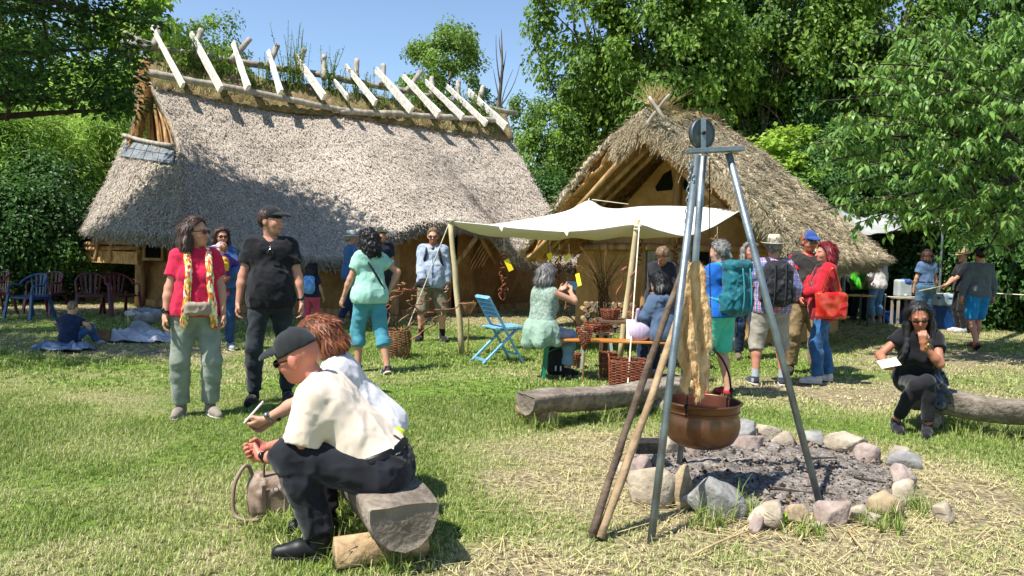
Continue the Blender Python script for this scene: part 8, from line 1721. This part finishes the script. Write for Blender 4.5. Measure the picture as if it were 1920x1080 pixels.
# 12 woman in striped top
STR = M('stripe_navy', '#d8d8dc', '#23407c', scale=1.0, rough=0.9)
def stripes(name, c1, c2, freq, axis=2):
    m = bpy.data.materials.new(name); m.use_nodes = True; N = m.node_tree.nodes; L = m.node_tree.links; b = N['Principled BSDF']; b.inputs['Roughness'].default_value = 0.9; tc = N.new('ShaderNodeTexCoord'); sp = N.new('ShaderNodeSeparateXYZ'); L.new(tc.outputs['Object'], sp.inputs[0]); mu = N.new('ShaderNodeMath'); mu.operation = 'MULTIPLY'; mu.inputs[1].default_value = freq; L.new(sp.outputs[axis], mu.inputs[0]); fr = N.new('ShaderNodeMath'); fr.operation = 'FRACT'; L.new(mu.outputs[0], fr.inputs[0]); gt = N.new('ShaderNodeMath'); gt.operation = 'GREATER_THAN'; gt.inputs[1].default_value = 0.5; L.new(fr.outputs[0], gt.inputs[0]); mx = N.new('ShaderNodeMix'); mx.data_type = 'RGBA'; mx.inputs[6].default_value = (*lin(c1), 1); mx.inputs[7].default_value = (*lin(c2), 1); L.new(gt.outputs[0], mx.inputs[0]); L.new(mx.outputs[2], b.inputs['Base Color']); return m
p = Person('woman with long grey hair in blue and white striped top', (1398, 672), 168, H=1.70, fem=True, h=0.011, head=(14, 0, 0), skin='#bd866e', hands=[(-0.25, 0.06, 0.8), (0.25, 0.06, 0.8)]); p.shirt(stripes('navy_white_stripes', '#d4d6dc', '#2a4a86', 26), 1.4, -0.05); p.trousers(cloth('dark_jeans', '#22304a'), 1.94); p.shoes(cloth('brown_shoe', '#6d5d4e')); p.hair('long', H_GREYL, length=0.14, vol=1.1)
# 13 man in plaid shirt and straw hat
def plaid():
    m = bpy.data.materials.new('plaid_shirt'); m.use_nodes = True; N = m.node_tree.nodes; L = m.node_tree.links; b = N['Principled BSDF']; b.inputs['Roughness'].default_value = 0.9; tc = N.new('ShaderNodeTexCoord'); sp = N.new('ShaderNodeSeparateXYZ'); L.new(tc.outputs['Object'], sp.inputs[0])
    def band(src, freq, thr, ph=0.0):
        a = N.new('ShaderNodeMath'); a.operation = 'MULTIPLY_ADD'; a.inputs[1].default_value = freq; a.inputs[2].default_value = ph; L.new(src, a.inputs[0]); f = N.new('ShaderNodeMath'); f.operation = 'FRACT'; L.new(a.outputs[0], f.inputs[0]); g = N.new('ShaderNodeMath'); g.operation = 'GREATER_THAN'; g.inputs[1].default_value = thr; L.new(f.outputs[0], g.inputs[0]); return g.outputs[0]
    col = None
    def over(prev, fac, c, a):
        mx = N.new('ShaderNodeMix'); mx.data_type = 'RGBA'; mu = N.new('ShaderNodeMath'); mu.operation = 'MULTIPLY'; mu.inputs[1].default_value = a; L.new(fac, mu.inputs[0]); L.new(mu.outputs[0], mx.inputs[0]); mx.inputs[7].default_value = (*lin(c), 1)
        if prev is None: mx.inputs[6].default_value = (*lin('#c9ccd4'), 1)
        else: L.new(prev, mx.inputs[6])
        return mx.outputs[2]
    for src, (f1, f2) in ((sp.outputs[2], (20, 20)), (sp.outputs[0], (22, 22)), (sp.outputs[1], (22, 22))): col = over(col, band(src, f1, 0.6), '#3a5a9a', 0.6); col = over(col, band(src, f2, 0.78, 0.5), '#a83040', 0.6)
    L.new(col, b.inputs['Base Color']); return m
p = Person('man in plaid shirt, straw hat and beige shorts seen from behind', (1440, 721), -6, H=1.74, build=1.08, h=0.0095, head=(-12, 0, 0), hands=[(-0.22, 0.20, 0.98), (0.25, 0.16, 0.95)], elbows=[(-1, -0.8, 0), (1, -0.8, 0)], feet=[(-0.17, 0.0, 0, 16), (0.17, 0.03, 0, -14)], skin='#b98068', belly=0.3); p.shirt(plaid(), 1.7, -0.10, belly=0.3, inf=0.016); p.trousers(cloth('beige_shorts', '#9d978a', '#878174'), 1.22, inf=0.028, flare=0.018); p.shoes(cloth('dark_sneaker', '#3a3d44', '#25282d'), SOLEW, sock=cloth('grey_sock', '#9aa0a6')); p.hair('short', H_GREYL, vol=1.3); p.hat(STRAWH, BANDB, 0.155, 0.105)
bag_on_back(p, 'black laptop backpack worn by the man in straw hat', cloth('black_pack', '#1e1f24', '#141519', rough=0.6), cloth('black_pack2', '#24252b', rough=0.6), (0.155, 0.11, 0.26), 0.26, 1)
# 14 man with blue cap
p = Person('red bearded man in blue cap, red shirt and dark vest', (1505, 700), 168, H=1.84, build=1.14, h=0.0095, head=(20, -6, 0), belly=0.5, hands=[(-0.14, 0.30, 1.02), (0.12, 0.30, 0.98)], elbows=[(-1, -0.5, -0.3), (1, -0.5, -0.3)], feet=[(-0.15, 0.02, 0, 12), (0.16, -0.02, 0, -18)], skin='#b8745c'); p.shirt(cloth('bright_red_tee', '#c4242a', '#a81e24'), 0.6, -0.06, belly=0.5); m = cloth('dark_vest', '#33312e', '#272523')
q = p.torso(0.026, 0.5) + [cap(p.Tl(0, 0, 0), p.Tl(0, 0, -0.14), 0.16, 0.165, flat=(Vector((0, 1, 0)), 0.8))] + p.arm(0, 0.02, 0.35) + p.arm(1, 0.02, 0.35) + [cap(p.T(0, 0.20, 0.50), p.T(0, 0.30, -0.2), 0.095, 0.11, op='s', k=0.01), ell(p.hd(0, 0, -0.08), 0.12, op='s', k=0.01)]; p.put('vest', q, m, noise=[(0.008, 18, -2, (1, 1, 0.8))], cuts=[(A3(p.Tl(0, 0, -0.12)), np.array((0, 0, -1.0)))]); p.trousers(cloth('khaki_trousers', '#8a7656', '#74623f'), 1.93, inf=0.026, folds=0.010); p.shoes(cloth('brown_boot', '#3a302a'), SOLED); p.hair('short', H_GINGER); p.capx(cloth('blue_cap', '#2c4a86', '#233c70')); p.beard('#8c5a40', 0.8); p.glasses(M('gold_rim', '#6a5a40', rough=0.3, metal=0.5))
# 15 woman in red jacket with red tote
p = Person('woman with dyed red hair in red jacket and jeans', (1537, 716), 84, H=1.69, fem=True, build=1.0, h=0.0095, head=(4, -2, 0), hands=[(-0.08, 0.30, 1.06), (0.08, 0.28, 1.08)], elbows=[(-1, -0.7, -0.4), (1, -0.7, -0.4)], feet=[(-0.12, 0.10, 0, 6), (0.12, -0.10, 0, -8)], skin='#b98068'); m = cloth('red_jacket', '#b0182a', '#941322'); p.shirt(m, 1.85, -0.16, inf=0.020, folds=0.010, drop=0.02); p.trousers(cloth('mid_blue_jeans', '#33608f', '#24486f'), 1.95, inf=0.016, folds=0.010); p.shoes(cloth('pale_sneaker', '#c8c2bc', '#a8a29c'), SOLEW); p.hair('bob', H_DYED, vol=1.2); p.put('neck_scarf', [cap(p.T(-0.05, 0.04, 0.52), p.T(0.05, 0.05, 0.51), 0.045), cap(p.T(0.0, 0.08, 0.5), p.T(0, 0.14, 0.34), 0.03, 0.02)], cloth('dark_scarf', '#2a2226', '#4a2a2e', scale=20), noise=[(0.006, 40, -2, (1, 1, 1))])
REDBAG = M('red_shiny_tote', '#a81510', '#cc3a20', scale=9, rough=0.22, spec=0.6, lo=0.45, hi=0.7, fine='#e0a878', fscale=5, famt=0.25); o = sdf_obj('tote_bag', [rbox((0, 0, 0.16), (0.17, 0.05, 0.15), rd=0.03)], 0.011, REDBAG, None, noise=[(0.008, 12, -2, (1, 1, 1))]); o.location = p.world((-0.30, 0.0, 0.80)); o.rotation_euler = (0, 0.02, p.o.rotation_euler.z + PI / 2); fin(o, 'shiny red patterned tote bag hanging from the shoulder', 'bag')  # pale blotches put a soft sheen into the red colour
for s in (-1, 1): MB().tube(grow([(-0.10, 0.04 * s, 0.31), (-0.06, 0.02 * s + 0.03, 0.44), (0.02, 0.02 * s + 0.10, 0.60), (0.08, 0.03 * s + 0.03, 0.44), (0.11, 0.04 * s, 0.31)], 18), 0.010, 6).obj('handle', REDBAG, o, smooth=True)
o = MB().box((0, 0, 0), (0.10, 0.003, 0.075)).obj('leaflet', M('white_paper', '#d9d5d2', rough=0.8)); o.location = p.world((0.0, 0.41, 1.09)); o.rotation_euler = (math.radians(30), 0.4, math.radians(20)); fin(o, 'folded white leaflet held by the woman in red jacket', 'leaflet')
# 16 group behind the hut
p = Person('person in bright green jacket under the hut eave', Vector((P(1612, 560, 18.6).x, 18.6, 0)), 170, H=1.66, fem=True, h=0.013, skin='#b98a70', hands=[(-0.1, 0.26, 0.98), (0.24, 0.1, 0.85)]); p.shirt(cloth('lime_jacket', '#4cb82c', '#3c9a24'), 1.8, -0.14, inf=0.025); p.trousers(cloth('navy_trousers', '#24344f'), 1.94); p.shoes(cloth('dark_sneaker', '#3a3d44')); p.hair('bob', H_BROWN)
p = Person('woman in white striped blouse and rolled light jeans', Vector((P(1644, 560, 17.9).x, 17.9, 0)), 12, H=1.70, fem=True, h=0.013, skin='#b98a70', hands=[(-0.26, 0.14, 0.95), (0.25, 0.06, 0.82)]); p.shirt(cloth('white_blouse', '#d2ccc8', '#b8aea8', scale=14), 1.3, -0.10, inf=0.02); p.trousers(cloth('light_jeans2', '#6f9cc4', '#5480a8'), 1.78); p.shoes(cloth('pink_sneaker', '#c0aab0'), SOLEW); p.hair('tail', H_BROWN)
p = Person('child in dark clothes half hidden behind the hut corner', Vector((P(1588, 560, 18.9).x, 18.9, 0)), 150, H=1.35, child=True, h=0.013, skin='#b98a70'); p.shirt(cloth('dark_grey_tee', '#3a3c40'), 0.6, -0.06); p.trousers(cloth('dark_trousers', '#23252a'), 1.94); p.shoes(cloth('grey_runner', '#9da3aa')); p.hair('short', H_BROWN)
p = Person('woman in blue blouse and wide jeans standing by the blue bin', Vector((P(1734, 560, 16.4).x, 16.4, 0)), 4, H=1.76, fem=True, h=0.012, head=(-28, 0, 0), hands=[(-0.24, 0.05, 0.88), (0.25, 0.02, 0.88)], elbows=[(-1, -0.9, 0), (1, -0.9, 0)], skin='#b98a70'); p.shirt(cloth('slate_blue_blouse', '#56708f', '#44597a'), 0.6, 0.05, inf=0.018); p.trousers(cloth('wide_jeans', '#4c7088', '#3a5a72'), 1.94, waist=0.14, inf=0.022, inf2=0.032, flare=0.02); p.belt(BANDB, 0.12, 0.026); p.shoes(cloth('black_sneaker', '#17181b')); p.hair('bob', H_BROWN, vol=0.9)
p = Person('man all in black with brown hat handling the rope', Vector((P(1803, 560, 16.2).x, 16.2, 0)), 86, H=1.77, h=0.012, head=(6, -8, 0), hands=[(-0.06, 0.34, 1.02), (0.10, 0.30, 1.0)], skin='#b08068'); p.shirt(cloth('black_shirt2', '#17181c', '#101114'), 0.9, -0.08); p.trousers(cloth('black_trousers', '#1a1b1f'), 1.94); p.shoes(cloth('white_sneaker', '#b8b6b4'), SOLEW); p.hair('short', H_BROWN); p.hat(M('brown_hat', '#8c7650', '#a89068', scale=30), BANDB, 0.14)
a = p.world(p.wri[0]); g = [a + Vector((-0.05, -0.02, -0.02)), a + Vector((-0.65, -0.05, -0.16))]; o = MB().tube(g, 0.012, 6).obj('wooden_rod', POLEW, smooth=True); o.data.transform(Matrix.Translation(-g[0])); o.location = g[0]; fin(o, 'pale wooden rod held by the man in black', 'rod')
p = Person('man in grey long sleeved shirt and bright blue shorts walking', (1829, 654), -2, H=1.77, h=0.010, build=0.93, head=(-4, -4, 0), hands=[(-0.30, 0.0, 0.84), (0.30, 0.06, 0.84)], elbows=[(-1, -0.4, 0), (1, -0.4, 0)], feet=[(-0.10, -0.22, 0.03, 6, -40), (0.09, 0.20, 0, -4)], skin='#b98068'); p.shirt(cloth('slate_longsleeve', '#5a6068', '#4a5058'), 1.9, -0.05, inf=0.010, folds=0.004); p.trousers(cloth('cyan_shorts', '#1b80b8', '#156a9c'), 0.95, inf=0.024, flare=0.018); p.shoes(cloth('rust_shoe', '#8c3a30', '#6d2c26'), SOLED, 'low'); p.hair('short', H_BLACK, vol=1.2)
# 17 woman in black sitting on the right log
p = Person('woman in black with sunglasses and long dark hair reading on the log', Vector((P(1712, 745, 6.78).x, 6.74, 0)), 152, H=1.66, fem=True, h=0.0085, build=0.94, pelvis=(0, 0, 0.43), lean=24, feet=[(-0.10, 0.36, 0, 0), (0.14, 0.30, 0, 10)], hands=[(-0.03, 0.43, 0.80), (0.24, 0.52, 0.60)], elbows=[(-0.5, 0.1, -1), (0.9, -0.3, -0.5)], head=(6, 4, 4), hcurl=(0.75, 0.35), skin='#a86f55', handdir=[(0.1, 0.25, 1.0), None], palm=[(0.1, -1.0, 0.2), (0.0, 0.1, 1)])
p.shirt(cloth('black_tee', '#16161a', '#0f0f12'), 0.42, 0.0, inf=0.012); p.trousers(cloth('black_leggings', '#1d1d21', '#131316'), 1.86, inf=0.006, folds=0.004); p.shoes(cloth('black_runner', '#1a1b1f', '#101013'), SOLED); p.hair('long', H_BLACK, length=0.22, vol=0.85); p.put('hair_locks', [c_ for sx in (-1, 1) for c_ in (cap(p.hd(sx * 0.082, -0.01, 0.02), p.hd(sx * 0.098, 0.0, -0.08), 0.020, 0.026, k=0.03), cap(p.hd(sx * 0.098, 0.0, -0.08), p.T(sx * 0.115, 0.12, 0.36), 0.03, 0.034, k=0.03), cap(p.T(sx * 0.115, 0.12, 0.36), p.T(sx * 0.12, 0.15, 0.24), 0.034, 0.014, k=0.03))], H_BLACK, noise=[(0.005, 90, 5, (1, 1, 0.2))]); p.glasses(M('brown_lens', '#2a1a10', rough=0.1, spec=0.7)); p.watch(0, M('gold_watch', '#a8823c', rough=0.3, metal=0.8))
q = [cap(p.Tl(-0.14, 0.02, 0.03), p.Tl(-0.22, 0.14, -0.12), 0.075, 0.06, k=0.05), cap(p.Tl(-0.16, -0.04, 0.02), p.Tl(-0.24, 0.02, -0.20), 0.07, 0.05, k=0.05), cap(p.Tl(-0.12, 0.10, 0.04), p.Tl(-0.12, 0.25, 0.05), 0.07, 0.06, k=0.05), cap(p.Tl(-0.20, 0.10, -0.05), p.Tl(-0.19, 0.22, -0.16), 0.05, 0.04, k=0.04)]; p.put('leather_jacket', q, M('black_leather', '#15151a', '#2a2b31', scale=10, rough=0.35, spec=0.5), noise=[(0.010, 18, -2, (1, 1, 1)), (0.006, 36, -4, (1, 1, 1))])
bag_on_back(p, 'black backpack worn by the woman on the log', cloth('black_pack3', '#17191c', rough=0.55), cloth('black_pack2', '#24252b'), (0.14, 0.09, 0.24), 0.28)
o = MB().box((0, 0, 0), (0.16, 0.11, 0.004)).obj('booklet', M('cream_paper', '#cfc9ba', '#dcd7ca', scale=20, rough=0.8)); w = p.world(p.wri[1]); o.location = w + Vector((-0.03, -0.10, 0.035)); o.rotation_euler = (math.radians(28), math.radians(-14), math.radians(-6)); fin(o, 'small open cream booklet in the hand of the seated woman', 'booklet')
# 18 boy sitting on the blanket
p = Person('small boy in navy T-shirt sitting on a blanket', G(130, 652), -6, H=1.05, child=True, h=0.010, pelvis=(0, 0, 0.12), lean=6, feet=[(-0.22, 0.30, 0.02, 30), (0.22, 0.30, 0.02, -30)], knees=[(-0.6, 0.3, 1), (0.6, 0.3, 1)], hands=[(-0.23, 0.16, 0.24), (0.23, 0.14, 0.22)], elbows=[(-1, -0.4, 0), (1, -0.4, 0)], head=(0, -12, 0), skin='#c99a80'); p.shirt(cloth('boy_navy_tee', '#1a2a48', '#121e36'), 0.6, -0.06); p.trousers(cloth('boy_jeans', '#34588a', '#28466f'), 1.9); p.shoes(cloth('grey_runner', '#9da3aa')); p.hair('buzz', H_BLOND)
# 19 couple on the front log
p = Person('woman with auburn hair and white top sitting beside the man in cap', Vector((-0.76, 4.42, 0)), 98, H=1.68, fem=True, h=0.0075, pelvis=(0, 0, 0.42), lean=36, feet=[(-0.10, 0.42, 0, 4), (0.12, 0.36, 0, -4)], hands=[(-0.04, 0.68, 0.47), (0.05, 0.64, 0.46)], elbows=[(-0.4, -0.2, -1), (0.5, -0.2, -1)], head=(10, 8, 0), hcurl=(0.6, 0.5), palm=[(0.5, -0.2, 0.8), (-0.5, -0.2, 0.8)], skin='#c08d76')
p.shirt(cloth('white_top', '#d6d4d6', '#c6c4c8'), 0.55, -0.03, inf=0.016); p.trousers(cloth('sky_jeans', '#4a7cae', '#3a6898'), 1.9, inf=0.014); p.shoes(cloth('white_trainer', '#c9c4be'), SOLEW); p.hair('bob', H_RED, vol=1.25); p.watch(0, M('steel_watch', '#9a9a98', rough=0.25, metal=0.9)); p.watch(1, BLACKG)
o = MB().box((0, 0, 0), (0.085, 0.012, 0.15), Matrix.Rotation(math.radians(40), 3, 'X')).obj('smartphone', M('white_phone', '#d8d6d2', rough=0.3, spec=0.6), bevel=0.004); o.location = p.world((p.wri[0] + p.wri[1]) / 2 + Vector((0, 0.085, 0.045))); o.rotation_euler = (0, 0, math.radians(100)); fin(o, 'white smartphone in the hands of the auburn haired woman', 'phone')
o = sdf_obj('yellow_bag', [rbox((0, 0, 0.075), (0.045, 0.10, 0.08), rd=0.03)], 0.009, cloth('lime_bag', '#b9c82c', '#9cab22'), None, noise=[(0.010, 14, -2, (1, 1, 1))]); o.location = (-0.63, 4.06, 0.325); fin(o, 'lime yellow bag on the log behind the couple', 'bag')
p = Person('man in cream shirt and black cap sitting on the log', Vector((-0.61, 3.68, 0)), 88, H=1.80, build=1.06, h=0.0075, pelvis=(0, 0, 0.415), lean=43, feet=[(-0.16, 0.31, 0, 12), (0.13, 0.36, 0, -8)], hands=[(-0.06, 0.60, 0.45), (0.03, 0.61, 0.47)], elbows=[(-0.4, -0.3, -1), (0.5, -0.2, -1)], head=(-12, 24, 0), hcurl=(0.75, 0.7), palm=[(1, 0, 0.35), (-1, 0, 0.35)], skin='#c47a66', belly=0.25)
p.shirt(cloth('cream_shirt', '#dccbb8', '#d0bfac', scale=4), 0.72, 0.055, inf=0.018, belly=0.25, flare=0.022, folds=0.006); p.collar(cloth('cream_shirt', '#d3c4ae'), 0.068, 0.03); p.trousers(cloth('black_denim', '#1d1f26', '#14151a', scale=14), 1.9, waist=0.10, inf=0.020, inf2=0.022, folds=0.009); p.belt(M('belt_black', '#0e0d0d', rough=0.4), 0.095, 0.026); p.shoes(M('black_leather_shoe', '#121212', rough=0.5, spec=0.35), SOLED, sock=cloth('black_linen', '#191a1f')); p.capx(cloth('faded_black_cap', '#25282b', '#1b1d20', scale=12)); p.watch(0, BLACKG); p.glasses(BLACKG)
SC.cycles.use_denoising = True
SC.cycles.max_bounces = 6; SC.cycles.transparent_max_bounces = 4; SC.cycles.use_adaptive_sampling = True; SC.cycles.adaptive_threshold = 0.02
